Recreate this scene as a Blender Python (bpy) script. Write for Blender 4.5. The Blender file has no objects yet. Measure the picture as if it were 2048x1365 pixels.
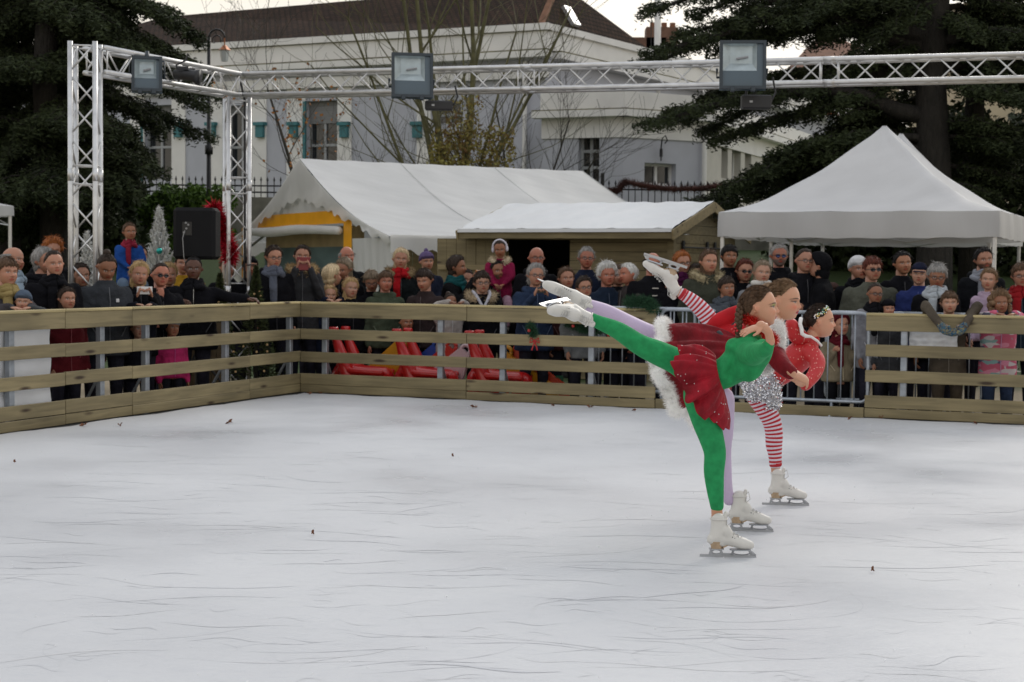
import bpy, bmesh, math, random
import numpy as np
from mathutils import Vector, Matrix
random.seed(7); np.random.seed(7)
PI = math.pi
S = bpy.context.scene
# ---------------------------------------------------------------- camera
F = 3150.0; CAMH = 1.42
PITCH = math.atan(146.5 / F); ROLL = math.radians(0.586)
CM = Matrix.Rotation(PI / 2 - PITCH, 3, 'X') @ Matrix.Rotation(ROLL, 3, 'Z')
cd = bpy.data.cameras.new('camera'); cam = bpy.data.objects.new('camera', cd); S.collection.objects.link(cam)
cam.matrix_world = Matrix.Translation((0, 0, CAMH)) @ CM.to_4x4()
cd.sensor_width = 36; cd.lens = 36 * F / 2048; cd.clip_start = .1; cd.clip_end = 500
cd.dof.use_dof = True; cd.dof.focus_distance = 8.0; cd.dof.aperture_fstop = 6.5
S.camera = cam
# ---------------------------------------------------------------- world and sun (bright overcast, low sun behind thin cloud)
SUN_EL, SUN_AZ = math.radians(34), math.radians(28)      # azimuth from +Y (away from the camera) towards +X
w = bpy.data.worlds.new('World'); S.world = w; w.use_nodes = True
nt = w.node_tree; nt.nodes.clear(); N = nt.nodes.new; Lk = nt.links.new
out = N('ShaderNodeOutputWorld'); bg = N('ShaderNodeBackground'); sky = N('ShaderNodeTexSky'); sky.sky_type = 'NISHITA'
sky.sun_disc = False; sky.sun_elevation = SUN_EL; sky.sun_rotation = SUN_AZ; sky.air_density = 1.2; sky.dust_density = 5
hs = N('ShaderNodeHueSaturation'); hs.inputs['Saturation'].default_value = .16
mixc = N('ShaderNodeMix'); mixc.data_type = 'RGBA'; mixc.inputs[0].default_value = .8
tc = N('ShaderNodeTexCoord'); sep = N('ShaderNodeSeparateXYZ'); rmp = N('ShaderNodeValToRGB')
rmp.color_ramp.elements[0].position = 0.0; rmp.color_ramp.elements[0].color = (7.2, 6.4, 5.1, 1)
rmp.color_ramp.elements[1].position = .5; rmp.color_ramp.elements[1].color = (7.6, 7.9, 8.4, 1)
e = rmp.color_ramp.elements.new(.2); e.color = (8.0, 7.5, 6.6, 1)
Lk(tc.outputs['Generated'], sep.inputs[0]); Lk(sep.outputs['Z'], rmp.inputs[0])
nz = N('ShaderNodeTexNoise'); nz.inputs['Scale'].default_value = 2.2; nz.inputs['Detail'].default_value = 5
mp = N('ShaderNodeMapping'); mp.inputs['Scale'].default_value = (1, 1, 3); Lk(tc.outputs['Generated'], mp.inputs[0]); Lk(mp.outputs[0], nz.inputs['Vector'])
mr = N('ShaderNodeMapRange'); mr.inputs[1].default_value = .3; mr.inputs[2].default_value = .7; mr.inputs[3].default_value = .82; mr.inputs[4].default_value = 1.1
Lk(nz.outputs[0], mr.inputs[0])
vm = N('ShaderNodeVectorMath'); vm.operation = 'SCALE'; Lk(rmp.outputs[0], vm.inputs[0]); Lk(mr.outputs[0], vm.inputs['Scale'])
Lk(sky.outputs[0], hs.inputs['Color']); Lk(hs.outputs[0], mixc.inputs[6]); Lk(vm.outputs[0], mixc.inputs[7])
Lk(mixc.outputs[2], bg.inputs[0]); bg.inputs[1].default_value = .125; Lk(bg.outputs[0], out.inputs[0])
ld = bpy.data.lights.new('sun', 'SUN'); ld.energy = .75; ld.angle = math.radians(14); ld.color = (1, .93, .82)
sun = bpy.data.objects.new('sun', ld); S.collection.objects.link(sun)
sd = Vector((math.sin(SUN_AZ) * math.cos(SUN_EL), math.cos(SUN_AZ) * math.cos(SUN_EL), math.sin(SUN_EL)))
sun.rotation_euler = sd.to_track_quat('Z', 'Y').to_euler()
S.view_settings.view_transform = 'Standard'; S.view_settings.look = 'None'; S.view_settings.exposure = 0.1; S.view_settings.gamma = 1
S.cycles.max_bounces = 6; S.cycles.transparent_max_bounces = 6

# ---------------------------------------------------------------- placing helpers (photo measurements -> metres)
def ray(x, y):
    return CM @ Vector(((x - 1024) / F, -(y - 682.5) / F, -1))
def P(x, y, Y):
    d = ray(x, y); k = Y / d.y; return Vector((d.x * k, Y, CAMH + d.z * k))
def G(x, y, z=0.0):
    d = ray(x, y); k = (z - CAMH) / d.z; return Vector((d.x * k, d.y * k, z))
def onp(x, y, p0, d2):
    """point seen at (x,y) on the vertical plane through p0 along d2; returns (s along d2, z)"""
    d = ray(x, y); nx, ny = -d2[1], d2[0]
    k = (p0[0] * nx + p0[1] * ny) / (d.x * nx + d.y * ny)
    return ((d.x * k - p0[0]) * d2[0] + (d.y * k - p0[1]) * d2[1], CAMH + d.z * k)
def lerp(a, b, t): return a + (b - a) * t
def sst(a, b, x):
    t = np.clip((x - a) / (b - a), 0, 1); return t * t * (3 - 2 * t)
def srgb(r, g, b):
    f = lambda c: ((c / 255 + .055) / 1.055) ** 2.4 if c > 10 else c / 255 / 12.92
    return (f(r), f(g), f(b))

# ---------------------------------------------------------------- materials
MC = {}
def pm(name, col, rough=.6, metal=0, bump=0, bscale=20, var=.15, vscale=3, sheen=0, spec=.5, stretch=(1, 1, 1), sss=0, coat=0, detail=4, trans=0, bdist=.01):
    key = (name, tuple(col), rough, metal, bump, bscale, var, vscale, sheen, spec, stretch)
    if key in MC: return MC[key]
    m = bpy.data.materials.new(name); m.use_nodes = True; t = m.node_tree; b = t.nodes['Principled BSDF']
    b.inputs['Roughness'].default_value = rough; b.inputs['Metallic'].default_value = metal
    b.inputs['Specular IOR Level'].default_value = spec
    if sheen: b.inputs['Sheen Weight'].default_value = sheen; b.inputs['Sheen Roughness'].default_value = .4; b.inputs['Sheen Tint'].default_value = (*[min(1, c * 2 + .1) for c in col], 1)
    if sss: b.inputs['Subsurface Weight'].default_value = sss; b.inputs['Subsurface Scale'].default_value = .02
    if coat: b.inputs['Coat Weight'].default_value = coat
    if trans: b.inputs['Transmission Weight'].default_value = trans
    tcn = t.nodes.new('ShaderNodeTexCoord'); mpn = t.nodes.new('ShaderNodeMapping'); mpn.inputs['Scale'].default_value = stretch
    t.links.new(tcn.outputs['Object'], mpn.inputs[0])
    if var:
        n = t.nodes.new('ShaderNodeTexNoise'); n.inputs['Scale'].default_value = vscale; n.inputs['Detail'].default_value = detail
        t.links.new(mpn.outputs[0], n.inputs['Vector'])
        cr = t.nodes.new('ShaderNodeValToRGB'); cr.color_ramp.elements[0].position = .3; cr.color_ramp.elements[1].position = .7
        cr.color_ramp.elements[0].color = (*[max(0, c * (1 - var)) for c in col], 1); cr.color_ramp.elements[1].color = (*[c * (1 + var) for c in col], 1)
        t.links.new(n.outputs[0], cr.inputs[0]); t.links.new(cr.outputs[0], b.inputs['Base Color'])
    else: b.inputs['Base Color'].default_value = (*col, 1)
    if bump:
        n2 = t.nodes.new('ShaderNodeTexNoise'); n2.inputs['Scale'].default_value = bscale; n2.inputs['Detail'].default_value = 5
        t.links.new(mpn.outputs[0], n2.inputs['Vector'])
        bp = t.nodes.new('ShaderNodeBump'); bp.inputs['Strength'].default_value = bump; bp.inputs['Distance'].default_value = bdist
        t.links.new(n2.outputs[0], bp.inputs['Height']); t.links.new(bp.outputs[0], b.inputs['Normal'])
    MC[key] = m; return m
def cloth(col, name='cloth', sheen=.0): return pm(name, tuple(c * (.72 if max(col) < .03 else 1) for c in col), .95, bump=1, bscale=9, var=.3, vscale=6, sheen=sheen, spec=.08, bdist=.04)
def nodes(m): return m.node_tree, m.node_tree.nodes['Principled BSDF']

# ---------------------------------------------------------------- mesh builder
ORI = {}
class MB:
    def __init__(s): s.v = []; s.f = []; s.m = []; s.n = 0; s.cols = []
    def add(s, v, f, mat=0):
        s.v.append(np.asarray(v, float).reshape(-1, 3)); k = s.n
        s.f.extend([tuple(i + k for i in q) for q in f]); s.m.extend([mat] * len(f)); s.n += len(s.v[-1]); return s
    def box(s, c, size, R=None, mat=0, bev=0):
        x, y, z = [a / 2 for a in size]
        if bev:
            b = bev; v = []; 
            for sz in (-1, 1):
                for (rx, ry) in (((x), (y - b)), ((x - b), (y)), (-(x - b), (y)), (-x, (y - b)), (-x, -(y - b)), (-(x - b), -y), ((x - b), -y), (x, -(y - b))):
                    v.append((rx, ry, sz * (z - b)))
            for sz in (-1, 1):
                for (rx, ry) in ((x - b, y - b), (-(x - b), y - b), (-(x - b), -(y - b)), (x - b, -(y - b))): v.append((rx, ry, sz * z))
            f = [(i, (i + 1) % 8, 8 + (i + 1) % 8, 8 + i) for i in range(8)]
            f += [(20, 21, 22, 23), (19, 18, 17, 16)]
            q = [(0, 1, 0), (2, 3, 1), (4, 5, 2), (6, 7, 3)]
            for a, bb, c_ in q: f += [(8 + a, 8 + bb, 20 + c_), (bb, a, 16 + c_)]
            for a, bb, c1, c2 in ((1, 2, 0, 1), (3, 4, 1, 2), (5, 6, 2, 3), (7, 0, 3, 0)): f += [(8 + a, 8 + bb, 20 + c2, 20 + c1), (bb, a, 16 + c1, 16 + c2)]
        else:
            v = [(sx * x, sy * y, sz * z) for sz in (-1, 1) for sy in (-1, 1) for sx in (-1, 1)]
            f = [(0, 2, 3, 1), (4, 5, 7, 6), (0, 1, 5, 4), (2, 6, 7, 3), (0, 4, 6, 2), (1, 3, 7, 5)]
        v = np.array(v)
        if R is not None: v = v @ np.array(R.to_3x3() if hasattr(R, 'to_3x3') else R).T
        return s.add(v + np.array(c), f, mat)
    def tube(s, pts, r, n=8, mat=0, caps=True, sy=1.0, upv=None):
        pts = [Vector(p) for p in pts]; m = len(pts); r = list(r) if hasattr(r, '__len__') else [r] * m
        v = []; f = []; ref = Vector(upv) if upv is not None else Vector((0, 0, 1))
        d0 = (pts[1] - pts[0]).normalized()
        if abs(d0.dot(ref)) > .95: ref = Vector((0, 1, 0)) if abs(d0.y) < .9 else Vector((1, 0, 0))
        u = d0.cross(ref).normalized()
        for i, p in enumerate(pts):
            a = pts[max(0, i - 1)]; b = pts[min(m - 1, i + 1)]; d = (b - a)
            d = d.normalized() if d.length > 1e-9 else d0
            u = (u - d * u.dot(d)); u = u.normalized() if u.length > 1e-6 else d.orthogonal().normalized()
            wv = d.cross(u)
            for k in range(n):
                an = 2 * PI * k / n; v.append(p + u * (math.cos(an) * r[i]) + wv * (math.sin(an) * r[i] * sy))
        for i in range(m - 1):
            for k in range(n):
                f.append((i * n + k, i * n + (k + 1) % n, (i + 1) * n + (k + 1) % n, (i + 1) * n + k))
        if caps: f.append(tuple(range(n - 1, -1, -1))); f.append(tuple((m - 1) * n + k for k in range(n)))
        return s.add([tuple(q) for q in v], f, mat)
    def limb(s, pts, n=14, mat=0, sub=4, sy=1.0, upv=None):
        """smooth tapered limb with rounded ends; pts = [(Vector, r), ...]"""
        ps = [np.array((*p, r)) for p, r in pts]; q = [ps[0] * 2 - ps[1]] + ps + [ps[-1] * 2 - ps[-2]]
        q[0][3] = ps[0][3]; q[-1][3] = ps[-1][3]; o = []
        for i in range(1, len(q) - 2):
            for k in range(sub):
                t = k / sub; a, b, c, d = q[i - 1], q[i], q[i + 1], q[i + 2]
                o.append(.5 * ((2 * b) + (c - a) * t + (2 * a - 5 * b + 4 * c - d) * t * t + (3 * b - a - 3 * c + d) * t ** 3))
        o.append(ps[-1])
        P0 = [x[:3] for x in o]; R = [max(.001, x[3]) for x in o]
        def cap(p, d, r):
            return [(p + d * (r * math.sin(a)), r * math.cos(a)) for a in (math.radians(25), math.radians(50), math.radians(75), math.radians(88))]
        d0 = P0[0] - P0[1]; d0 /= np.linalg.norm(d0) + 1e-9; d1 = P0[-1] - P0[-2]; d1 /= np.linalg.norm(d1) + 1e-9
        A = cap(P0[0], d0, R[0])[::-1]; B = cap(P0[-1], d1, R[-1])
        return s.tube([Vector(a[0]) for a in A] + [Vector(p) for p in P0] + [Vector(b[0]) for b in B], [a[1] for a in A] + R + [b[1] for b in B], n, mat, True, sy, upv)
    def ball(s, c, r, n=12, mat=0, R=None):
        r = (r, r, r) if not hasattr(r, '__len__') else r; v = []; f = []; h = n // 2
        for i in range(1, h):
            for k in range(n):
                a, b = PI * i / h, 2 * PI * k / n; v.append((r[0] * math.sin(a) * math.cos(b), r[1] * math.sin(a) * math.sin(b), r[2] * math.cos(a)))
        v += [(0, 0, r[2]), (0, 0, -r[2])]
        for i in range(h - 2):
            for k in range(n): f.append((i * n + k, (i + 1) * n + k, (i + 1) * n + (k + 1) % n, i * n + (k + 1) % n))
        t = (h - 1) * n
        for k in range(n): f.append((t, k, (k + 1) % n)); f.append((t + 1, (h - 2) * n + (k + 1) % n, (h - 2) * n + k))
        v = np.array(v)
        if R is not None: v = v @ np.array(R.to_3x3()).T
        return s.add(v + np.array(c), f, mat)
    def rings(s, rings, mat=0, caps=True, closed=True):
        n = len(rings[0]); v = [p for r in rings for p in r]; f = []
        for i in range(len(rings) - 1):
            for k in range(n if closed else n - 1):
                f.append((i * n + k, i * n + (k + 1) % n, (i + 1) * n + (k + 1) % n, (i + 1) * n + k))
        if caps: f.append(tuple(range(n - 1, -1, -1))); f.append(tuple((len(rings) - 1) * n + k for k in range(n)))
        return s.add([tuple(q) for q in v], f, mat)
    def ell(s, secs, n=20, mat=0, p=2.4):
        """stack of ellipses [(cx,cy,z,rx,ry)]"""
        R = []
        for cx, cy, z, rx, ry in secs:
            ring = []
            for k in range(n):
                a = 2 * PI * k / n; c, d = math.cos(a), math.sin(a)
                ring.append((cx + rx * math.copysign(abs(c) ** (2 / p), c), cy + ry * math.copysign(abs(d) ** (2 / p), d), z))
            R.append(ring)
        return s.rings(R, mat)
    def prism(s, poly, d, a, b, mat=0):
        """poly of 3D points extruded by vectors a..b along d"""
        n = len(poly); d = Vector(d); v = [Vector(p) + d * a for p in poly] + [Vector(p) + d * b for p in poly]
        f = [tuple(range(n - 1, -1, -1)), tuple(range(n, 2 * n))] + [(i, (i + 1) % n, n + (i + 1) % n, n + i) for i in range(n)]
        return s.add([tuple(q) for q in v], f, mat)
    def cards(s, c, L, W, D=None, mat=0, tri=False):
        """many little leaf faces: centres c (n,3), long axis dirs D"""
        c = np.asarray(c); n = len(c)
        if D is None: D = np.random.normal(size=(n, 3))
        D = D / (np.linalg.norm(D, axis=1, keepdims=True) + 1e-9)
        U = np.cross(D, np.random.normal(size=(n, 3))); U /= (np.linalg.norm(U, axis=1, keepdims=True) + 1e-9)
        L = np.broadcast_to(L, (n,))[:, None]; W = np.broadcast_to(W, (n,))[:, None]
        if tri:
            v = np.stack([c - U * W / 2, c + U * W / 2, c + D * L], 1).reshape(-1, 3); f = [(3 * i, 3 * i + 1, 3 * i + 2) for i in range(n)]
        else:
            v = np.stack([c - D * L / 2, c + U * W / 2, c + D * L / 2, c - U * W / 2], 1).reshape(-1, 3); f = [(4 * i, 4 * i + 1, 4 * i + 2, 4 * i + 3) for i in range(n)]
        return s.add(v, f, mat)
    def arrays(s): return (np.concatenate(s.v) if s.v else np.zeros((0, 3))), s.f
    def build(s, name, mats, parent=None, smooth=False, M=None):
        v, f = s.arrays(); me = bpy.data.meshes.new(name)
        if M is not None: v = v @ np.array(M.to_3x3()).T + np.array(M.translation)
        if parent is not None and parent.name in ORI: v = v - np.array(ORI[parent.name])
        me.from_pydata(v.tolist(), [], f)
        mats = mats if isinstance(mats, (list, tuple)) else [mats]
        for m in mats: me.materials.append(m)
        if len(mats) > 1: me.polygons.foreach_set('material_index', s.m)
        if smooth: me.polygons.foreach_set('use_smooth', [True] * len(f))
        me.update()
        return link(name, me, parent)
def link(name, me, parent=None):
    o = bpy.data.objects.new(name, me); S.collection.objects.link(o)
    if parent is not None:
        o.parent = parent
        if parent.name in ORI: ORI[o.name] = ORI[parent.name]
    return o
def tag(o, label=None, cat=None, group=None, kind=None):
    if label: o['label'] = label
    if cat: o['category'] = cat
    if group: o['group'] = group
    if kind: o['kind'] = kind
    return o
def thing(name, label, cat, loc=(0, 0, 0), group=None, rz=0, world=True):
    """Empty at the base; parts are given in world metres unless world=False (then in the thing's own axes)"""
    o = bpy.data.objects.new(name, None); S.collection.objects.link(o); o.location = loc; o.rotation_euler = (0, 0, rz)
    o.empty_display_size = .1
    if world: ORI[o.name] = tuple(loc)
    return tag(o, label, cat, group)
def copy_tree(o, parent=None):
    c = o.copy(); S.collection.objects.link(c)
    if parent is not None: c.parent = parent
    for ch in list(o.children): copy_tree(ch, c)
    return c
def fuse(mb, voxel, smooth=4, factor=.5):
    """one continuous surface out of overlapping limbs"""
    v, f = mb.arrays(); me = bpy.data.meshes.new('t'); me.from_pydata(v.tolist(), [], f); o = bpy.data.objects.new('t', me); S.collection.objects.link(o)
    r = o.modifiers.new('r', 'REMESH'); r.mode = 'VOXEL'; r.voxel_size = voxel
    if smooth: q = o.modifiers.new('s', 'SMOOTH'); q.iterations = smooth; q.factor = factor
    dg = bpy.context.evaluated_depsgraph_get(); e = o.evaluated_get(dg); m2 = e.to_mesh()
    vv = np.empty(len(m2.vertices) * 3); m2.vertices.foreach_get('co', vv); ff = [tuple(p.vertices) for p in m2.polygons]
    e.to_mesh_clear(); bpy.data.objects.remove(o); bpy.data.meshes.remove(me)
    r = MB(); r.v = [vv.reshape(-1, 3)]; r.f = ff; r.m = [0] * len(ff); r.n = len(vv) // 3; return r
def fuzz(mb, pts, rad, n, L, W, mat=0, jit=1.0):
    """fur / tinsel strands standing off a poly-line"""
    pts = np.array([tuple(p) for p in pts]); rad = np.broadcast_to(rad, (len(pts),)); t = np.random.rand(n) * (len(pts) - 1)
    i = t.astype(int).clip(0, len(pts) - 2); fr = (t - i)[:, None]; c = pts[i] * (1 - fr) + pts[i + 1] * fr; rr = (rad[i] * (1 - fr[:, 0]) + rad[i + 1] * fr[:, 0])[:, None]
    d = np.random.normal(size=(n, 3)); d /= np.linalg.norm(d, axis=1, keepdims=True)
    mb.cards(c + d * rr * .8, L * (.6 + .8 * np.random.rand(n)), W, d + np.random.normal(size=(n, 3)) * .35 * jit, mat, tri=True)
# ================================================================ PEOPLE
def gs(x, m, s): return np.exp(-((x - m) / s) ** 2)
def head_pts(naz, nel, off=None, child=0, el0=90, el1=-90):
    """unit head (crown to chin = 1), face towards +Y; off(az,z) = outward offset for hair and hats"""
    u = np.linspace(-1, 1, naz, endpoint=False); az = PI * (u * .6 + .4 * u ** 3)
    el = np.radians(np.linspace(el0, el1, nel)); AZ, EL = np.meshgrid(az, el)
    d = np.stack([np.sin(AZ) * np.cos(EL), np.cos(AZ) * np.cos(EL), np.sin(EL)], -1)
    front = sst(-.2, .3, d[..., 1]); a = .335 + 0 * d[..., 0]; b = lerp(.45, .42, front); c = .5; p = 2.25 + 1.1 * front * sst(0, -.7, d[..., 2])
    r = 1 / ((abs(d[..., 0]) / a) ** p + (abs(d[..., 1]) / b) ** p + (abs(d[..., 2]) / c) ** p) ** (1 / p)
    q = d * r[..., None]; x, y, z = q[..., 0].copy(), q[..., 1].copy(), q[..., 2].copy()
    t = np.clip(-z / .5, 0, 1); x *= 1 - (.33 - .1 * child) * t ** 1.6
    y = np.where(y < 0, y * (1 - .5 * t ** 1.2), y * (1 - .04 * t)); x *= 1 + .05 * gs(z, .18, .2)
    y = y + np.where(y < 0, -.03 * gs(z, .15, .2), 0)
    if off is None:
        wf = sst(.1, .5, d[..., 1]); ax = abs(x); zz = z + .0
        y -= wf * .018 * gs(zz, .0, .09)
        prof = np.interp(zz, [-.21, -.18, -.155, -.125, -.05, .03, .1], [0, .012, .085, .118, .07, .03, 0])
        sg = np.interp(zz, [-.17, -.1, .05], [.062, .05, .03]); y += wf * (1 - .25 * child) * prof * gs(x, 0, sg)
        y += wf * .03 * gs(ax, .055, .025) * gs(zz, -.145, .03)
        y -= wf * .05 * gs(ax, .135, .075) * gs(zz, .005, .05); y += wf * .026 * gs(ax, .135, .045) * gs(zz, -.003, .03)
        y += wf * .02 * gs(zz, .08, .035) * gs(x, 0, .22)
        y += wf * (.042 * gs(zz, -.237, .024) * gs(x, 0, .085) + .04 * gs(zz, -.292, .024) * gs(x, 0, .072) - .02 * gs(zz, -.264, .011) * gs(x, 0, .1))
        y -= wf * .022 * gs(zz, -.35, .035) * gs(x, 0, .12); y += wf * .03 * gs(zz, -.42, .06) * gs(x, 0, .11)
        y += wf * .028 * gs(ax, .19, .08) * gs(zz, -.12, .1)
        we = gs(y, -.045, .05) * gs(zz, -.03, .085); x += np.sign(x) * we * .12; y -= we * .035
        wi = gs(y, -.06, .022) * gs(zz, -.02, .04); x -= np.sign(x) * wi * .03
    else:
        o = off(abs(AZ), z); x += d[..., 0] * o; y += d[..., 1] * o; z += d[..., 2] * o
    return np.stack([x, y, z], -1), AZ
def grid_faces(nel, naz, k=0):
    return [(k + i * naz + j, k + (i + 1) * naz + j, k + (i + 1) * naz + (j + 1) % naz, k + i * naz + (j + 1) % naz) for i in range(nel - 1) for j in range(naz)]
def face_cols(v, skin, makeup=0, lip=None, brow=(.03, .02, .015), eye=(.03, .02, .012), blush=.25, beard=None, shadow=None, smile=0):
    """colours of skin, lips, brows and eyes on head-local unit points, darker around the eyes"""
    x, y, z = v[:, 0], v[:, 1], v[:, 2]; ax = abs(x); n = len(v); C = np.tile(np.array(skin), (n, 1)); fr = sst(.12, .26, y)
    def mixin(wt, col): 
        nonlocal C; wt = np.clip(wt * 1.0, 0, 1)[:, None]; C = C * (1 - wt) + np.array(col) * wt
    red = np.array(skin) * np.array([1.15, .62, .58])
    mixin(fr * blush * gs(ax, .19, .09) * gs(z, -.13, .08), red); mixin(fr * .4 * gs(x, 0, .06) * gs(z, -.13, .05), red)
    mixin(.3 * gs(y, -.05, .07) * gs(z, -.03, .1) * sst(.3, .36, ax), red)
    if beard is not None: mixin(sst(-.14, -.2, z + .25 * np.clip(ax - .12, 0, 1) * 0) * sst(-.05, .05, y) * (1 - gs(z, -.262, .03) * gs(x, 0, .08)) * .85 * np.clip(1 - gs(z, -.16, .03) * gs(ax, .12, .08), 0, 1), beard)
    lw = np.interp(abs(z + .264), [0, .03, .055], [.11, .075, 0]); zc = z - smile * ax
    mixin(fr * sst(.02, -.02, ax - lw) * sst(.06, .045, abs(z + .264)), lip if lip is not None else np.array(skin) * np.array([.95, .45, .42]))
    mixin(fr * .8 * gs(z, -.264, .01) * sst(.1, .08, ax), (.06, .02, .02))
    if shadow is not None: mixin(fr * .9 * gs(ax, .145, .07) * gs(z, .045, .03), shadow)
    mixin(fr * sst(1.15, .85, np.sqrt(((ax - .135) / .058) ** 2 + ((z) / .024) ** 2)), (.62, .6, .58))
    mixin(fr * sst(1.2, .8, np.sqrt(((ax - .135) / .024) ** 2 + ((z) / .026) ** 2)), eye)
    mixin(fr * .9 * gs(z - .026 + 2.5 * (ax - .135) ** 2, 0, .011) * sst(.075, .06, abs(ax - .135)), (.025, .018, .015))
    if makeup: mixin(sst(.1, .2, y) * .95 * gs(z - .012 - .10 * (ax - .16), 0, .016) * sst(.285, .24, ax) * sst(.07, .10, ax), (.02, .014, .012)); mixin(sst(.1, .2, y) * .8 * gs(z - .098 + .9 * np.clip(ax - .18, 0, 1) ** 1.0 * .35, 0, .013) * sst(.31, .26, ax) * sst(.07, .1, ax), brow)
    mixin(fr * .35 * gs(ax, .135, .075) * gs(z, .0, .045), np.array(skin) * .55)  # skin tone darkened around each eye
    mixin(fr * .8 * gs(z - .095 + 1.3 * (ax - .12) ** 2, 0, .016) * sst(.1, .075, abs(ax - .145)), brow)
    mixin(fr * .5 * gs(ax, .03, .012) * gs(z, -.178, .012), (.08, .03, .02))
    return C
def skin_mat():
    if 'skinm' in MC: return MC['skinm']
    m = bpy.data.materials.new('skin'); m.use_nodes = True; t, b = nodes(m); a = t.nodes.new('ShaderNodeVertexColor'); a.layer_name = 'Col'
    t.links.new(a.outputs[0], b.inputs['Base Color']); b.inputs['Roughness'].default_value = .48; b.inputs['Specular IOR Level'].default_value = .4
    b.inputs['Subsurface Weight'].default_value = .12; b.inputs['Subsurface Scale'].default_value = .015; b.inputs['Subsurface Radius'].default_value = (1, .35, .2)
    MC['skinm'] = m; return m
def set_cols(o, C):
    me = o.data; ca = me.color_attributes.new('Col', 'FLOAT_COLOR', 'POINT'); ca.data.foreach_set('color', np.concatenate([C, np.ones((len(C), 1))], 1).astype(np.float32).ravel())
SKIN = {'fair': srgb(178, 128, 104), 'pale': srgb(192, 146, 122), 'tan': srgb(150, 102, 76), 'brown': srgb(92, 58, 42), 'red': srgb(174, 112, 90), 'asia': srgb(160, 112, 84), 'skater': srgb(196, 146, 118)}
HAIR = {'black': (.014, .012, .012), 'dark': (.036, .024, .018), 'brown': (.095, .056, .034), 'light': (.17, .105, .06), 'blond': (.40, .27, .13), 'pale': (.55, .43, .27), 'grey': (.26, .25, .24), 'white': (.55, .54, .52), 'ginger': (.30, .10, .03), 'auburn': (.10, .028, .018), 'ash': (.22, .17, .12)}
def hair_mat(c):
    m = pm('hair', HAIR[c], .5, bump=1, bscale=40, var=.4, vscale=60, spec=.15, stretch=(1, 1, .15), bdist=.004); return m
ZL = ([0, 25, 45, 62, 78, 95, 112, 135, 180], [.33, .32, .27, .14, -.04, -.03, -.2, -.3, -.33])
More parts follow.
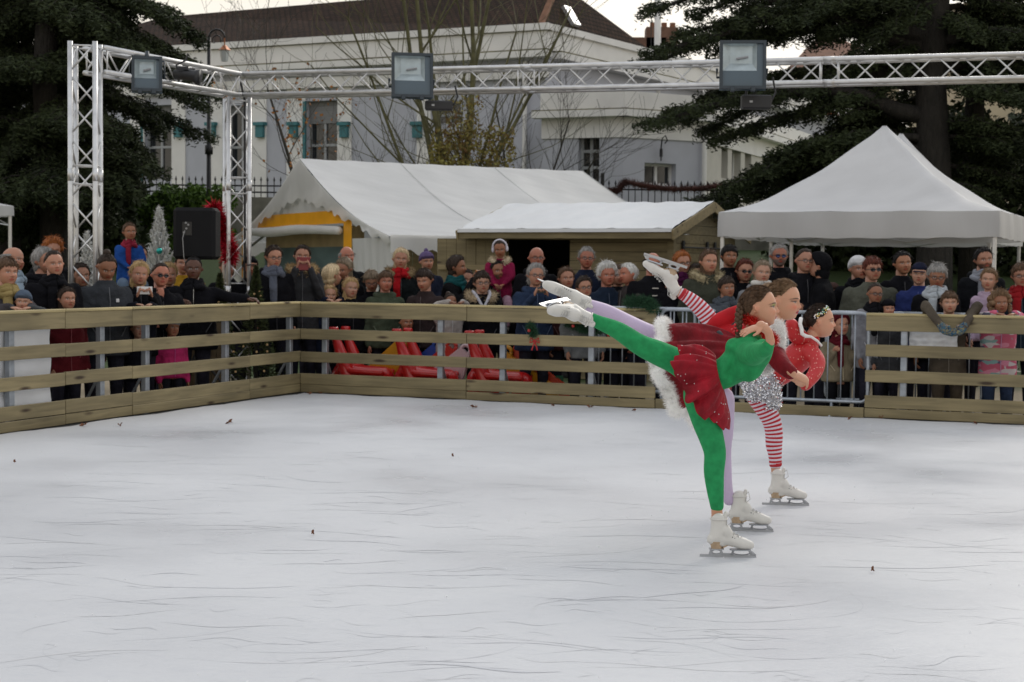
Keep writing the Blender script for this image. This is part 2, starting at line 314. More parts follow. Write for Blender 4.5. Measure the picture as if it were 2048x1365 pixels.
def hair_shell(mb, style, thick=.06, M=None, k=1.0, n=(72, 40), length=.5, open_=62, wave=.0, hat=False, mat=0, strands=420):
    """style: short, bald, long, bob, beanie, hood, curly, back"""
    rs = np.random.RandomState(random.randint(0, 9999)); ph = rs.rand(6) * 6.28
    def off(az, z):
        A = np.degrees(az); zl = np.interp(A, *ZL)
        if style == 'beanie': zl = np.interp(A, [0, 60, 100, 180], [.17, .14, .0, -.16])
        if style == 'cap': zl = np.interp(A, [0, 60, 100, 180], [.2, .18, .1, .0])
        if style == 'fringe': zl = np.interp(A, *[ZL[0], [.20, .19, .17, .08, -.06, -.05, -.22, -.32, -.36]])
        if style == 'back': zl = np.interp(A, [0, 30, 50, 65, 80, 95, 112, 135, 180], [.36, .35, .30, .20, .12, .09, -.06, -.2, -.25])
        zl = zl + .012 * np.sin(A * .9 + ph[4]) + .010 * np.sin(A * 2.1 + ph[5]) + rs.normal(size=A.shape) * (0 if hat else .006)
        if style in ('fringe', 'curly'): zl = zl + .035 * np.sin(A * .55 + ph[0]) * np.sin(A * .23 + ph[1]) + rs.normal(size=A.shape) * .012
        m = sst(0, .09, z - zl)
        if style == 'bald': m = m * sst(.24, .14, z) * sst(60, 75, A)
        noise = np.sin(az * 19 + ph[0] + 3 * z) * .008 + np.sin(az * 33 + ph[1] + 6 * z) * .006 + rs.normal(size=az.shape) * .006 + (.016 * np.sin(az * 7 + ph[2]) * np.sin(z * 13 + ph[3]) if style in ('short', 'fringe') else 0)
        if style == 'back': noise = noise * .35
        if style == 'curly': noise = noise + rs.normal(size=az.shape) * .02 + .03 * np.sin(az * 9 + ph[2]) * np.sin(z * 25 + ph[3])
        if hat: noise = .004 * np.sin(az * 40)
        th = thick * (1 + .25 * sst(0, .4, z)) + noise
        off.m = m
        return m * th - (.02 + .09 * sst(0, -.05, z - zl)) * (1 - m)
    longish = style in ('long', 'bob', 'hood')
    el1 = -25 if longish else -88
    v, AZ = head_pts(n[0], n[1], off, el1=el1); mk = off.m.copy()
    if longish:
        nr = 16; last = v[-1].copy(); A = np.degrees(abs(AZ[-1])); o = sst(open_, open_ + 14, A); rows = [v]
        base = last.copy(); rad = np.linalg.norm(base[:, :2], axis=1, keepdims=True); dirs = base[:, :2] / rad
        for j in range(1, nr + 1):
            t = j / nr; L = length * t; R = np.maximum(rad[:, 0], .30) + .03 * math.sin(t * PI) - (.06 * t if style != 'bob' else .10 * t * t)
            R = R + .012 * np.sin(AZ[-1] * 23 + ph[0] + 2 * t) + wave * .03 * np.sin(t * 11 + AZ[-1] * 7 + ph[1])
            inner = np.minimum(rad[:, 0] * .8, .2); RR = inner * (1 - o) + R * o
            p = np.stack([dirs[:, 0] * RR, dirs[:, 1] * RR, base[:, 2] * (1 - 0 * t) - L * np.where(o > .5, 1, .8)], -1); rows.append(p[None])
        v = np.concatenate(rows); mk = np.concatenate([mk, np.tile(o[None, :], (nr, 1))])
    V = v.reshape(-1, 3) * k
    if M is not None: V = V @ np.array(M.to_3x3()).T + np.array(M.translation)
    mb.add(V, grid_faces(v.shape[0], v.shape[1]), mat)
    if not hat and strands:
        G_ = V.reshape(v.shape); ii, jj = np.nonzero(mk[:-2] > .45); sel = rs.randint(0, len(ii), strands); a, b_ = ii[sel], jj[sel]; p = G_[a, b_]; d = G_[a + 1, b_] - p; d /= np.linalg.norm(d, axis=1, keepdims=True) + 1e-9; sc = np.linalg.norm(G_[0, 0] - G_[v.shape[0] // 2, 0]) 
        c_ = G_[:n[1]].reshape(-1, 3).mean(0); nrm = p - c_; nrm /= np.linalg.norm(nrm, axis=1, keepdims=True); d = d + nrm * rs.uniform(-.05, .16, (strands, 1)) + rs.normal(size=d.shape) * .2; L_ = sc * rs.uniform(.12, .42, strands)
        if style == 'back':   # combed back
            bd = np.array(tuple((M.to_3x3() @ Vector((0, -1, -.22))).normalized())); d = bd - nrm * (nrm @ bd)[:, None] + rs.normal(size=d.shape) * .06 + nrm * .02; d /= np.linalg.norm(d, axis=1, keepdims=True)
        mb.cards(p + nrm * sc * .008 + d * L_[:, None] * .3, L_, sc * .022, d, mat)
    return mb
def make_hand(curl=.5, k=1.0, spread=.1, thumb=.6):
    """right hand, wrist at origin, fingers +Y, palm down (-Z), thumb at -X; metres for an adult (k=1)"""
    mb = MB(); mb.limb([(Vector((0, -.02, 0)), .024), (Vector((0, .02, 0)), .033), (Vector((0, .06, 0)), .038), (Vector((0, .085, 0)), .034)], 12, sub=3, sy=.42, upv=(0, 0, 1))
    for i, (x, L, r) in enumerate(((-.027, .068, .0085), (-.009, .076, .009), (.009, .071, .0085), (.026, .055, .0075))):
        p = Vector((x, .085, 0)); a = 0; pts = [(p - Vector((0, .02, 0)), r)]; sp = (i - 1.5) * spread
        for s_ in (.45, .32, .23):
            pts.append((p.copy(), r)); a += curl * .9; d = Vector((math.sin(sp) * math.cos(a), math.cos(a) * math.cos(sp), -math.sin(a))); p = p + d * L * s_; r *= .93
        pts.append((p, r)); mb.limb(pts, 8, sub=2)
    mb.limb([(Vector((-.02, .015, -.002)), .012), (Vector((-.042, .038, -.008)), .0115), (Vector((-.055 + .02 * curl, .062, -.014)), .010), (Vector((-.058 + .045 * curl, .085, -.02)), .0085)], 8, sub=2)
    for i in range(len(mb.v)): mb.v[i] = mb.v[i] * k
    return mb
_HAND = {}
def hand_into(mb, wrist, fwd, palm, k, curl=.6, left=False, mat=0):
    key = (round(curl, 2),)
    if key not in _HAND: _HAND[key] = make_hand(curl).arrays()
    v, f = _HAND[key]; v = v * k; 
    if left: v = v * np.array([-1, 1, 1])
    Y = Vector(fwd).normalized(); Z = -Vector(palm); Z = (Z - Y * Z.dot(Y)).normalized(); X = Y.cross(Z)
    R = np.array([list(X), list(Y), list(Z)]).T
    ff = [tuple(reversed(q)) for q in f] if left else f
    mb.add(v @ R.T + np.array(wrist), ff, mat)
GL = lambda: pm('glasses_frame', (.02, .02, .025), .3, var=0)
def person(label, px, py, hp, Y, yaw=0, pitch=0, skin='fair', hair='brown', style='short', hl=.5, coat=(.02, .02, .024), pose='down', legs=(.02, .02, .03),
           acc=(), scarf=None, fur=None, hat=None, beard=None, lip=None, gz=-.1, group='spectators behind the barrier', lean=0, detail=1, collar=None, lipc=None, seat=None, aim=None, hscale=1.0, wide=1.0, curlw=0):
    """one spectator: Empty at the feet with body, hair and clothes as parts"""
    h = min(.235, hp * Y / F * .91); yaw += random.uniform(-7, 7); roll = random.uniform(-7, 7); wide *= random.uniform(.94, 1.1); c = P(px, py, Y); rz = PI + math.radians(yaw)
    H = c.z + h * .5 - gz; ga = min(1.0, max(.55, h / .225)); t = thing('person', label, 'person', (c.x, c.y, gz), group, rz, world=False)
    adult = H / max(h, .01); k = h / .225 * (1.0 if adult > 6.2 else .86); bw = k * wide
    if seat is not None: H = seat
    zc = H - h * .5; sh = H - h * 1.42; hip = H * .5 if seat is None else H - h * 3.6
    Rh = Matrix.Rotation(math.radians(-pitch), 4, 'X') @ Matrix.Rotation(math.radians(roll), 4, 'Y') @ Matrix.Scale(h, 4); HM = Matrix.Translation((0, .035 * k, zc)) @ Rh
    # ---- body: head, neck, trunk in one mesh, hands at the arm ends
    body = MB(); v, _ = head_pts(64, 54, None, child=1 if h < .205 else 0); hv = v.reshape(-1, 3); nh = len(hv)
    body.add(hv @ np.array(HM.to_3x3()).T + np.array(HM.translation), grid_faces(54, 64))
    body.ell([(0, .0, sh - .5 * k, .10 * k, .08 * k), (0, 0, sh - .1 * k, .15 * k, .08 * k), (0, 0, sh + .02 * k, .10 * k, .065 * k), (0, .005, sh + .06 * k, .055 * k, .055 * k), (0, .015, zc - .2 * h, .055 * k, .058 * k)], 16)
    # ---- arm poses (shoulder, elbow, wrist, hand direction, palm)
    arms = []
    rail = (1.0 - gz + .035)
    for sx in (-1, 1):
        s0 = Vector((sx * .165 * bw, 0, sh - .035 * k)); V = Vector
        if pose == 'down': e_, w_, hd, pl, cu = V((sx * .215 * bw, -.02, sh - .31 * k)), V((sx * .20 * bw, .09 * k, sh - .54 * k)), V((0, .25, -1)), V((-sx, 0, 0)), .4
        elif pose == 'rail': e_, w_, hd, pl, cu = V((sx * .23 * bw, .08 * k, max(sh - .29 * k, rail - .05))), V((sx * .10 * k, .27 * k, rail)), V((-sx * .7, .7, -.15)), V((0, 0, -1)), .5
        elif pose in ('phone', 'camera'): e_, w_, hd, pl, cu = V((sx * .21 * bw, .12 * k, sh - .25 * k)), V((sx * .075 * k, .27 * k, zc - (.62 if pose == 'phone' else 1.0) * h)), V((-sx * .35, .25, 1)), V((-sx, .2, 0)), .9
        elif pose == 'texting': e_, w_, hd, pl, cu = V((sx * .2 * bw, .03, sh - .28 * k)), V((sx * .05 * k, .24 * k, sh - .3 * k)), V((-sx * .3, .8, .3)), V((0, -.3, 1)), .8
        elif pose == 'cross': e_, w_, hd, pl, cu = V((sx * .22 * bw, .06 * k, sh - .28 * k)), V((-sx * .06 * k, .2 * k, sh - .27 * k)), V((-sx, .15, .05)), V((0, -1, 0)), .5
        elif pose == 'chin': 
            if sx > 0: e_, w_, hd, pl, cu = V((.16 * bw, .16 * k, sh - .24 * k)), V((.05 * k, .2 * k, sh - .02 * k)), V((-.1, -.1, 1)), V((0, -1, 0)), .9
            else: e_, w_, hd, pl, cu = V((-.22 * bw, .06 * k, sh - .28 * k)), V((.04 * k, .2 * k, sh - .27 * k)), V((1, .15, .05)), V((0, -1, 0)), .5
        elif pose == 'reach':   # one arm stretched sideways along the rail
            if sx < 0: e_, w_, hd, pl, cu = V((-.34 * k, .12 * k, max(sh - .17 * k, rail + .05))), V((-.52 * k, .19 * k, rail + .04)), V((-1, .3, -.1)), V((0, 0, -1)), .4
            else: e_, w_, hd, pl, cu = V((.22 * bw, .03, sh - .3 * k)), V((.12 * k, .22 * k, rail + .02)), V((-.6, .7, -.1)), V((0, 0, -1)), .5
        elif pose == 'over':    # hanging over the top board
            e_, w_, hd, pl, cu = V((sx * .27 * k, .24, rail + .07)), V((sx * .11 * k, .40, rail - .13)), V((-sx * .8, .1, -.5)), V((0, -1, -.2)), .6
        elif pose == 'ride': e_, w_, hd, pl, cu = V((sx * .2 * k, .1 * k, sh - .2 * k)), V((sx * .07 * k, .2 * k, sh - .32 * k)), V((-sx * .5, .8, -.3)), V((0, 0, -1)), .6
        elif pose == 'bars': e_, w_, hd, pl, cu = V((sx * .2 * k, .02, sh - .25 * k)), V((sx * .16 * k, .2 * k, sh - .08 * k)), V((0, .7, .6)), V((0, 1, 0)), 1.1
        arms.append((s0, e_, w_, sx)); hand_into(body, w_, hd, pl, .92 * k, cu, left=(sx < 0))
    bo = body.build('body', skin_mat(), t, smooth=True); sk = tuple(c * random.uniform(.72, .95) for c in SKIN[skin][:1]) + SKIN[skin][1:]; q_ = sk[0] / SKIN[skin][0]; sk = tuple(c * q_ for c in SKIN[skin])
    C = np.tile(np.array(sk), (body.n, 1)); C[:nh] = face_cols(hv, sk, lip=lipc, brow=np.array(HAIR[hair]) * .8 if hair not in ('white', 'pale') else np.array(sk) * .5, beard=beard, blush=.35 if h < .2 else .2); set_cols(bo, C)
    # ---- coat
    cm = MB(); hem = max(.02, hip - .16 * k) if seat is None else hip - .02
    zz = lambda f: lerp(hem, sh, f)
    cm.ell([(0, 0, hem, .205 * bw, .14 * k), (0, 0, zz(.25), .20 * bw, .145 * k), (0, 0, zz(.5), .18 * bw, .13 * k), (0, 0, zz(.75), .195 * bw, .14 * k), (0, .0, zz(.93), .185 * bw, .12 * k), (0, 0, sh + .01 * k, .15 * bw, .095 * k), (0, .0, sh + .045 * k, .095 * k, .08 * k), (0, .015, sh + .085 * k, .078 * k, .072 * k)], 24)
    for s0, e_, w_, sx in arms:
        cm.limb([(s0, .07 * k), (lerp(s0, e_, .5), .062 * k), (e_, .056 * k), (lerp(e_, w_, .5), .05 * k), (w_ - (w_ - e_).normalized() * .005, .044 * k)], 12, sub=3)
    if collar: cm.tube([(.075 * k * math.sin(a), .02 + .075 * k * math.cos(a), sh + .08 * k) for a in np.linspace(.5, 2 * PI - .5, 14)], .028 * k, 8)
    cf = fuse(cm, .020 * max(.75, k), 3)
    if seat is None: 
        V_ = cf.v[0]; wr = .006 * np.sin(V_[:, 2] * 60 + 5 * np.sin(V_[:, 0] * 17)) * np.sin(V_[:, 0] * 23 + V_[:, 1] * 31); cf.v[0] = V_ * (1 + wr[:, None] * np.array([1, 1, 0]) * 3)
    co = cf.build('coat', cloth(coat, 'coat'), t, smooth=True)
    if seat is None:   # closing, pockets, seams and hood of the coat
        g = MB(); 
        if random.random() < .75 and 'zip' not in acc: g.tube([(.004, .128 * k, sh + .02 * k), (0, .146 * k, sh - .1 * k), (.003, .141 * k, lerp(sh, hem, .6)), (0, .15 * k, hem + .02)], .0045 * k, 5)
        for s2 in (-1, 1): g.tube([(s2 * .10 * bw, .135 * k, lerp(hem, sh, .30)), (s2 * .15 * bw, .115 * k, lerp(hem, sh, .46))], .005 * k, 5)
        g.build('coat_trim', pm('coat_trim', tuple(min(.5, c * 2.2 + .012) for c in coat), .6, var=0), co)
        if fur is None and hat is None and random.random() < .6:
            g = MB(); g.tube([(.105 * k * math.sin(a), -.015 * k + .095 * k * math.cos(a), sh + .05 * k - .04 * k * max(0, math.cos(a))) for a in np.linspace(.55, 2 * PI - .55, 16)], [.026 * k + .02 * k * math.sin(PI * i / 15) for i in range(16)], 8); g.build('coat_hood', cloth(coat, 'coat'), co, smooth=True)
    # ---- legs and shoes
    lm = MB(); sm = MB()
    for sx in (-1, 1):
        if seat is None:
            lm.limb([(Vector((sx * .085 * k, 0, hip + .03)), .095 * k), (Vector((sx * .095 * k, .01, hip * .55)), .066 * k), (Vector((sx * .1 * k, 0, .08)), .05 * k)], 12)
            sm.limb([(Vector((sx * .1 * k, -.04 * k, .055)), .042 * k), (Vector((sx * .11 * k, .06 * k, .045)), .042 * k), (Vector((sx * .12 * k, .14 * k, .035)), .034 * k)], 10)
        else:
            z0 = hip - .02; lm.limb([(Vector((sx * .06, -.02, z0)), .065), (Vector((sx * .10, .14, z0 + .01)), .06), (Vector((sx * .105, .21, z0 - .07)), .052), (Vector((sx * .09, .2, z0 - .26)), .042)], 12)
            sm.limb([(Vector((sx * .09, .19, z0 - .3)), .035), (Vector((sx * .09, .27, z0 - .33)), .032)], 10)
    lm.build('trousers', cloth(legs, 'trousers'), t, smooth=True); sm.build('shoes', pm('leather', (.03, .025, .02), .5), t, smooth=True)
    # ---- hair and hats
    if style != 'none':
        hb = MB(); st = {'pony': 'back', 'bun': 'back', 'short': 'short', 'bald': 'bald'}.get(style, style)
        hair_shell(hb, st, {'short': .042, 'fringe': .058, 'bald': .035, 'curly': .13, 'back': .035, 'long': .06, 'bob': .075}.get(st, .05), HM, length=hl, wave=curlw, n=(72, 40))
        if style == 'bun': hb.ball(HM @ Vector((0, -.25, .5)), .17 * h, 14)
        if style == 'curly' and hl > .5:
            for i in range(60):
                a = random.uniform(.9, 2 * PI - .9); hb.ball(HM @ Vector((math.sin(a) * .46, math.cos(a) * .42 - .05, random.uniform(-.42, .3))), h * random.uniform(.09, .15), 8)
        hb.build('hair', hair_mat(hair), t, smooth=True)
    if hat:
        kind, colr = hat; hm_ = MB()
        if kind == 'beanie': hair_shell(hm_, 'beanie', .095, HM, hat=True)
        if kind == 'pom': hair_shell(hm_, 'beanie', .10, HM, hat=True); hm_.ball(HM @ Vector((0, -.05, .66)), .13 * h, 12)
        if kind == 'hood': hair_shell(hm_, 'hood', .12, HM, length=.35, open_=48, hat=True)
        if kind == 'cap':
            hair_shell(hm_, 'cap', .07, HM, hat=True)
            hm_.rings([[tuple(HM @ Vector((.30 * math.sin(a) * s_, .40 + (.26 * max(0, math.cos(a))) * s_ - .02, .19 - .07 * s_ + dz))) for a in np.linspace(-PI / 2, PI / 2, 12)] for s_, dz in ((.7, .015), (1, 0), (1, -.02), (.7, -.01))], caps=False, closed=False)
        hm_.build('hat' if kind != 'hood' else 'hood', cloth(colr, 'knit'), t, smooth=True)
    if scarf is not None:
        sc = MB(); a = np.linspace(0, 2 * PI, 26)
        for r_, z_, th_ in ((.082, .055, .032), (.098, .02, .036), (.080, .085, .022)): sc.tube([(r_ * k * math.sin(q), .022 * k + r_ * k * math.cos(q), sh + z_ * k + .012 * math.sin(3 * q + r_ * 90)) for q in a], [th_ * k * (1 + .12 * math.sin(5 * q)) for q in a], 9)
        sc.limb([(Vector((.03 * k, .1 * k, sh + .05 * k)), .04 * k), (Vector((.05 * k, .155 * k, sh - .08 * k)), .042 * k), (Vector((.045 * k, .16 * k, sh - .25 * k)), .038 * k)], 10, sy=.5)
        sc.build('scarf', cloth(scarf, 'scarf'), t, smooth=True)
    if fur is not None:
        fb = MB(); q = np.linspace(.45, 2 * PI - .45, 22)
        pts = [(.135 * k * math.sin(a), -.01 * k + .115 * k * math.cos(a), sh + .075 * k - .06 * k * max(0, math.cos(a))) for a in q]
        fb.tube(pts, .04 * k, 8); fuzz(fb, pts, .042 * k, 1500, .04 * k, .008 * k)
        fb.build('fur_collar', pm('fur', fur, .95, var=.3, vscale=25), t)
    for ac in acc:
        g = MB()
        if ac in ('glasses', 'sunglasses', 'blueglasses'):
            for sx in (-1, 1):
                cpt = [Vector((sx * .135 + .095 * math.cos(a), .455 - .05 * abs(math.cos(a)) * (1 if math.cos(a) * sx > 0 else 0), -.015 + .062 * math.sin(a))) for a in np.linspace(0, 2 * PI, 15)]
                g.tube([HM @ p for p in cpt], .0026 if ac == 'glasses' else .004, 5)
                g.tube([HM @ Vector((sx * .23, .41, 0)), HM @ Vector((sx * .36, .2, .0)), HM @ Vector((sx * .375, -.03, 0))], .0025, 5)
                if ac != 'glasses': g.add([tuple(HM @ Vector((sx * .135 + rr * .095 * math.cos(a), yy, -.015 + rr * .062 * math.sin(a)))) for rr, yy in ((1, .452), (.99, .468)) for a in np.linspace(0, 2 * PI, 14, endpoint=False)], [tuple(range(14)), tuple(range(27, 13, -1))] + [(i, (i + 1) % 14, 14 + (i + 1) % 14, 14 + i) for i in range(14)], 1)
            g.tube([HM @ Vector((-.05, .47, 0)), HM @ Vector((.05, .47, 0))], .0025, 5)
            lens = pm('lens', (.015, .03, .12) if ac == 'blueglasses' else (.008, .007, .007), .08, var=0)
            g.build('glasses', [GL(), lens], t, smooth=True)
        if ac == 'earmuffs':
            g.tube([HM @ Vector((.42 * math.sin(a), -.02, .05 + .5 * math.cos(a))) for a in np.linspace(-1.6, 1.6, 20)], .075 * h, 8)
            for sx in (-1, 1): g.ball(HM @ Vector((sx * .42, 0, -.03)), (.1 * h, .16 * h, .18 * h), 12)
            g.build('earmuffs', pm('plush', (.62, .60, .68), .95, bump=1, bscale=60), t, smooth=True)
        if ac == 'logo':
            g.box((-.07 * k, .142 * k, sh - .1 * k), (.03, .012, .035), bev=.004); g.build('chest_emblem', pm('print', (.6, .6, .62), .7, var=0), t)
        if ac == 'zip':
            g.tube([(0, .141 * k, sh + .02), (0, .155 * k, sh - .1 * k), (0, .15 * k, sh - .3 * k)], .003, 5); g.build('zip', pm('steel', (.5, .5, .5), .35, metal=1, var=0), t)
        if ac == 'toggles':
            for zt in (.05, .13, .21): g.limb([(Vector((-.03, .15 * k, sh - zt)), .006), (Vector((.03, .15 * k, sh - zt)), .006)], 8)
            g.build('toggles', pm('toggle', (.5, .47, .42), .5, var=0), t)
        if ac == 'muffler_collar':
            g.tube([(.08 * k * math.sin(a), .02 + .08 * k * math.cos(a), sh + .10 * k) for a in np.linspace(0, 2 * PI, 20)], .032 * k, 8); g.build('roll_collar', cloth((.55, .53, .5), 'wool'), t, smooth=True)
        if ac == 'inner_hood':
            for sx in (-1, 1): g.limb([(Vector((sx * .09 * k, -.03, sh + .11 * k)), .02 * k), (Vector((sx * .075 * k, .09 * k, sh + .07 * k)), .02 * k), (Vector((sx * .02 * k, .135 * k, sh - .03 * k)), .015 * k)], 8)
            g.build('sweat_hood', cloth((.5, .5, .56), 'jersey'), t, smooth=True)
        if ac == 'mittens':
            for s0, e_, w_, sx in arms:
                dd = (w_ - e_).normalized(); g.limb([(w_ - dd * .02, .042 * k), (w_ + Vector((-sx * .03, .01, -.03)), .05 * k), (w_ + Vector((-sx * .09, .02, -.055)), .04 * k)], 10); g.limb([(w_ + Vector((-sx * .02, .03, -.02)), .02 * k), (w_ + Vector((-sx * .06, .05, .0)), .018 * k)], 8)
            m_ = bpy.data.materials.new('glove_knit'); m_.use_nodes = True; t_, b_ = nodes(m_); vo = t_.nodes.new('ShaderNodeTexVoronoi'); vo.inputs['Scale'].default_value = 38; cr = t_.nodes.new('ShaderNodeValToRGB'); sp_ = t_.nodes.new('ShaderNodeSeparateColor')
            cr.color_ramp.interpolation = 'CONSTANT'; cr.color_ramp.elements[0].color = (.01, .02, .06, 1); cr.color_ramp.elements[1].position = .45; cr.color_ramp.elements[1].color = (.01, .12, .2, 1); e2 = cr.color_ramp.elements.new(.8); e2.color = (.35, .25, .05, 1)
            t_.links.new(vo.outputs['Color'], sp_.inputs[0]); t_.links.new(sp_.outputs[0], cr.inputs[0]); t_.links.new(cr.outputs[0], b_.inputs['Base Color']); b_.inputs['Roughness'].default_value = .9
            g.build('gloves', m_, t, smooth=True)
    t['_k'] = k
    return t, arms, dict(h=h, sh=sh, zc=zc, k=k, HM=HM, rz=rz, loc=Vector((c.x, c.y, gz)))
def patterned(o):
    m = bpy.data.materials.new('patterned_jersey'); m.use_nodes = True; t, b = nodes(m); n = t.nodes.new; tc = n('ShaderNodeTexCoord'); br = n('ShaderNodeTexVoronoi'); br.inputs['Scale'].default_value = 13; mp = n('ShaderNodeMapping'); mp.inputs['Scale'].default_value = (1, 1, 2.2); t.links.new(tc.outputs['Object'], mp.inputs[0]); t.links.new(mp.outputs[0], br.inputs['Vector']); s_ = n('ShaderNodeSeparateColor'); t.links.new(br.outputs['Color'], s_.inputs[0]); cr = n('ShaderNodeValToRGB'); cr.color_ramp.interpolation = 'CONSTANT'; E = cr.color_ramp.elements; E[0].color = (.50, .10, .17, 1); E[1].position = .4; E[1].color = (.55, .50, .52, 1)
    for p_, c_ in ((.55, (.60, .22, .32)), (.75, (.22, .36, .36)), (.88, (.10, .10, .16))): e = E.new(p_); e.color = (*c_, 1)
    t.links.new(s_.outputs[0], cr.inputs[0]); t.links.new(cr.outputs[0], b.inputs['Base Color']); b.inputs['Roughness'].default_value = .9; o.data.materials[0] = m
def to_world(info, p):
    return info['loc'] + Matrix.Rotation(info['rz'], 3, 'Z') @ Vector(p)
# ================================================================ SETTING
PB, QB = G(600, 785), G(2048, 850)                     # back edge of the rink
PL0, PL1 = G(0, 868), G(600, 785)                      # left edge of the rink
DB = Vector((QB.x - PB.x, QB.y - PB.y)).normalized(); DL = Vector((PL0.x - PB.x, PL0.y - PB.y)).normalized()
NB = Vector((-DB.y, DB.x)); NL = Vector((DL.y, -DL.x))
if NB.y < 0: NB = -NB
if NL.x > 0: NL = -NL
def sB(px): return onp(px, 620, PB, DB)[0]
def sL(px): return onp(px, 620, PB, DL)[0]
def fenceY(px):
    return (PB + (DB * sB(px)).to_3d()).y if px >= 600 else (PB + (DL * sL(px)).to_3d()).y
# ---- materials
wood_m = {}
def wood(col=(.225, .182, .096), name='treated_pine'):
    if (col, name) in wood_m: return wood_m[(col, name)]
    m = bpy.data.materials.new(name); m.use_nodes = True; t, b = nodes(m); n = t.nodes.new; l = t.links.new
    tc = n('ShaderNodeTexCoord'); oi = n('ShaderNodeObjectInfo'); ad = n('ShaderNodeVectorMath'); ad.operation = 'ADD'
    sc = n('ShaderNodeVectorMath'); sc.operation = 'SCALE'; sc.inputs[0].default_value = (37, 11, 5); l(oi.outputs['Random'], sc.inputs['Scale'])
    l(tc.outputs['Object'], ad.inputs[0]); l(sc.outputs[0], ad.inputs[1])
    mp = n('ShaderNodeMapping'); mp.inputs['Scale'].default_value = (1.1, 12, 16); l(ad.outputs[0], mp.inputs[0])
    n1 = n('ShaderNodeTexNoise'); n1.inputs['Scale'].default_value = 1.6; n1.inputs['Detail'].default_value = 6; n1.inputs['Distortion'].default_value = .6; l(mp.outputs[0], n1.inputs['Vector'])
    cr = n('ShaderNodeValToRGB'); E = cr.color_ramp.elements; E[0].position = .3; E[1].position = .72
    E[0].color = (*[c * .74 for c in col], 1); E[1].color = (*[c * 1.22 for c in col], 1); l(n1.outputs[0], cr.inputs[0])
    mp2 = n('ShaderNodeMapping'); mp2.inputs['Scale'].default_value = (1.5, 5, 6.5); l(ad.outputs[0], mp2.inputs[0])
    vo = n('ShaderNodeTexVoronoi'); vo.inputs['Scale'].default_value = 1.15; l(mp2.outputs[0], vo.inputs['Vector'])
    kr = n('ShaderNodeMapRange'); kr.inputs[1].default_value = .07; kr.inputs[2].default_value = .17; kr.inputs[3].default_value = 1; kr.inputs[4].default_value = 0; l(vo.outputs['Distance'], kr.inputs[0])
    mx = n('ShaderNodeMix'); mx.data_type = 'RGBA'; l(kr.outputs[0], mx.inputs[0]); l(cr.outputs[0], mx.inputs[6]); mx.inputs[7].default_value = (.045, .025, .012, 1)
    n3 = n('ShaderNodeTexNoise'); n3.inputs['Scale'].default_value = 1.3; n3.inputs['Detail'].default_value = 3; l(ad.outputs[0], n3.inputs['Vector'])
    hv = n('ShaderNodeHueSaturation'); mr = n('ShaderNodeMapRange'); mr.inputs[1].default_value = .25; mr.inputs[2].default_value = .75; mr.inputs[3].default_value = .7; mr.inputs[4].default_value = 1.3; l(n3.outputs[0], mr.inputs[0])
    l(mr.outputs[0], hv.inputs['Value']); l(mx.outputs[2], hv.inputs['Color']); l(hv.outputs[0], b.inputs['Base Color'])
    b.inputs['Roughness'].default_value = .72; bp = n('ShaderNodeBump'); bp.inputs['Strength'].default_value = .35; bp.inputs['Distance'].default_value = .004; l(n1.outputs[0], bp.inputs['Height']); l(bp.outputs[0], b.inputs['Normal'])
    wood_m[(col, name)] = m; return m
galv = pm('galvanised_steel', (.33, .36, .40), .42, metal=.55, var=.18, vscale=14, bump=.15, bscale=60)
alu = pm('aluminium', (.60, .60, .60), .38, metal=.75, var=.12, vscale=9, bump=.1, bscale=50)
black = pm('black_plastic', (.014, .014, .016), .5, var=.1)
# ---- ground beyond the rink: level park ground rising to the street
def terr(x, y): return -.1 + 2.0 * float(sst(25, 37, y)) 
xs = np.concatenate([np.linspace(-140, -16, 16), np.linspace(-14, 16, 31), np.linspace(18, 140, 16)]); ys = np.concatenate([np.linspace(-10, 24, 30), np.linspace(24.5, 40, 32), np.linspace(44, 320, 24)])
mb = MB(); mb.add([(x, y, terr(x, y) + (random.uniform(-.01, .01) if y > 18 else 0)) for y in ys for x in xs], [(j * len(xs) + i, j * len(xs) + i + 1, (j + 1) * len(xs) + i + 1, (j + 1) * len(xs) + i) for j in range(len(ys) - 1) for i in range(len(xs) - 1)])
gm = bpy.data.materials.new('park_ground'); gm.use_nodes = True; t, b = nodes(gm); n = t.nodes.new; l = t.links.new
tcg = n('ShaderNodeTexCoord'); ng = n('ShaderNodeTexNoise'); ng.inputs['Scale'].default_value = .35; ng.inputs['Detail'].default_value = 6; l(tcg.outputs['Object'], ng.inputs['Vector'])
sp = n('ShaderNodeSeparateXYZ'); l(tcg.outputs['Object'], sp.inputs[0]); ma = n('ShaderNodeMath'); ma.operation = 'MULTIPLY_ADD'; l(ng.outputs[0], ma.inputs[0]); ma.inputs[1].default_value = 3; l(sp.outputs['Y'], ma.inputs[2])
mr = n('ShaderNodeMapRange'); mr.inputs[1].default_value = 21.5; mr.inputs[2].default_value = 23; l(ma.outputs[0], mr.inputs[0])
n5 = n('ShaderNodeTexNoise'); n5.inputs['Scale'].default_value = 22; n5.inputs['Detail'].default_value = 6; l(tcg.outputs['Object'], n5.inputs['Vector'])
c1 = n('ShaderNodeValToRGB'); c1.color_ramp.elements[0].color = (.16, .125, .08, 1); c1.color_ramp.elements[1].color = (.34, .28, .19, 1); c2 = n('ShaderNodeValToRGB'); c2.color_ramp.elements[0].color = (.012, .022, .006, 1); c2.color_ramp.elements[1].color = (.06, .10, .02, 1)
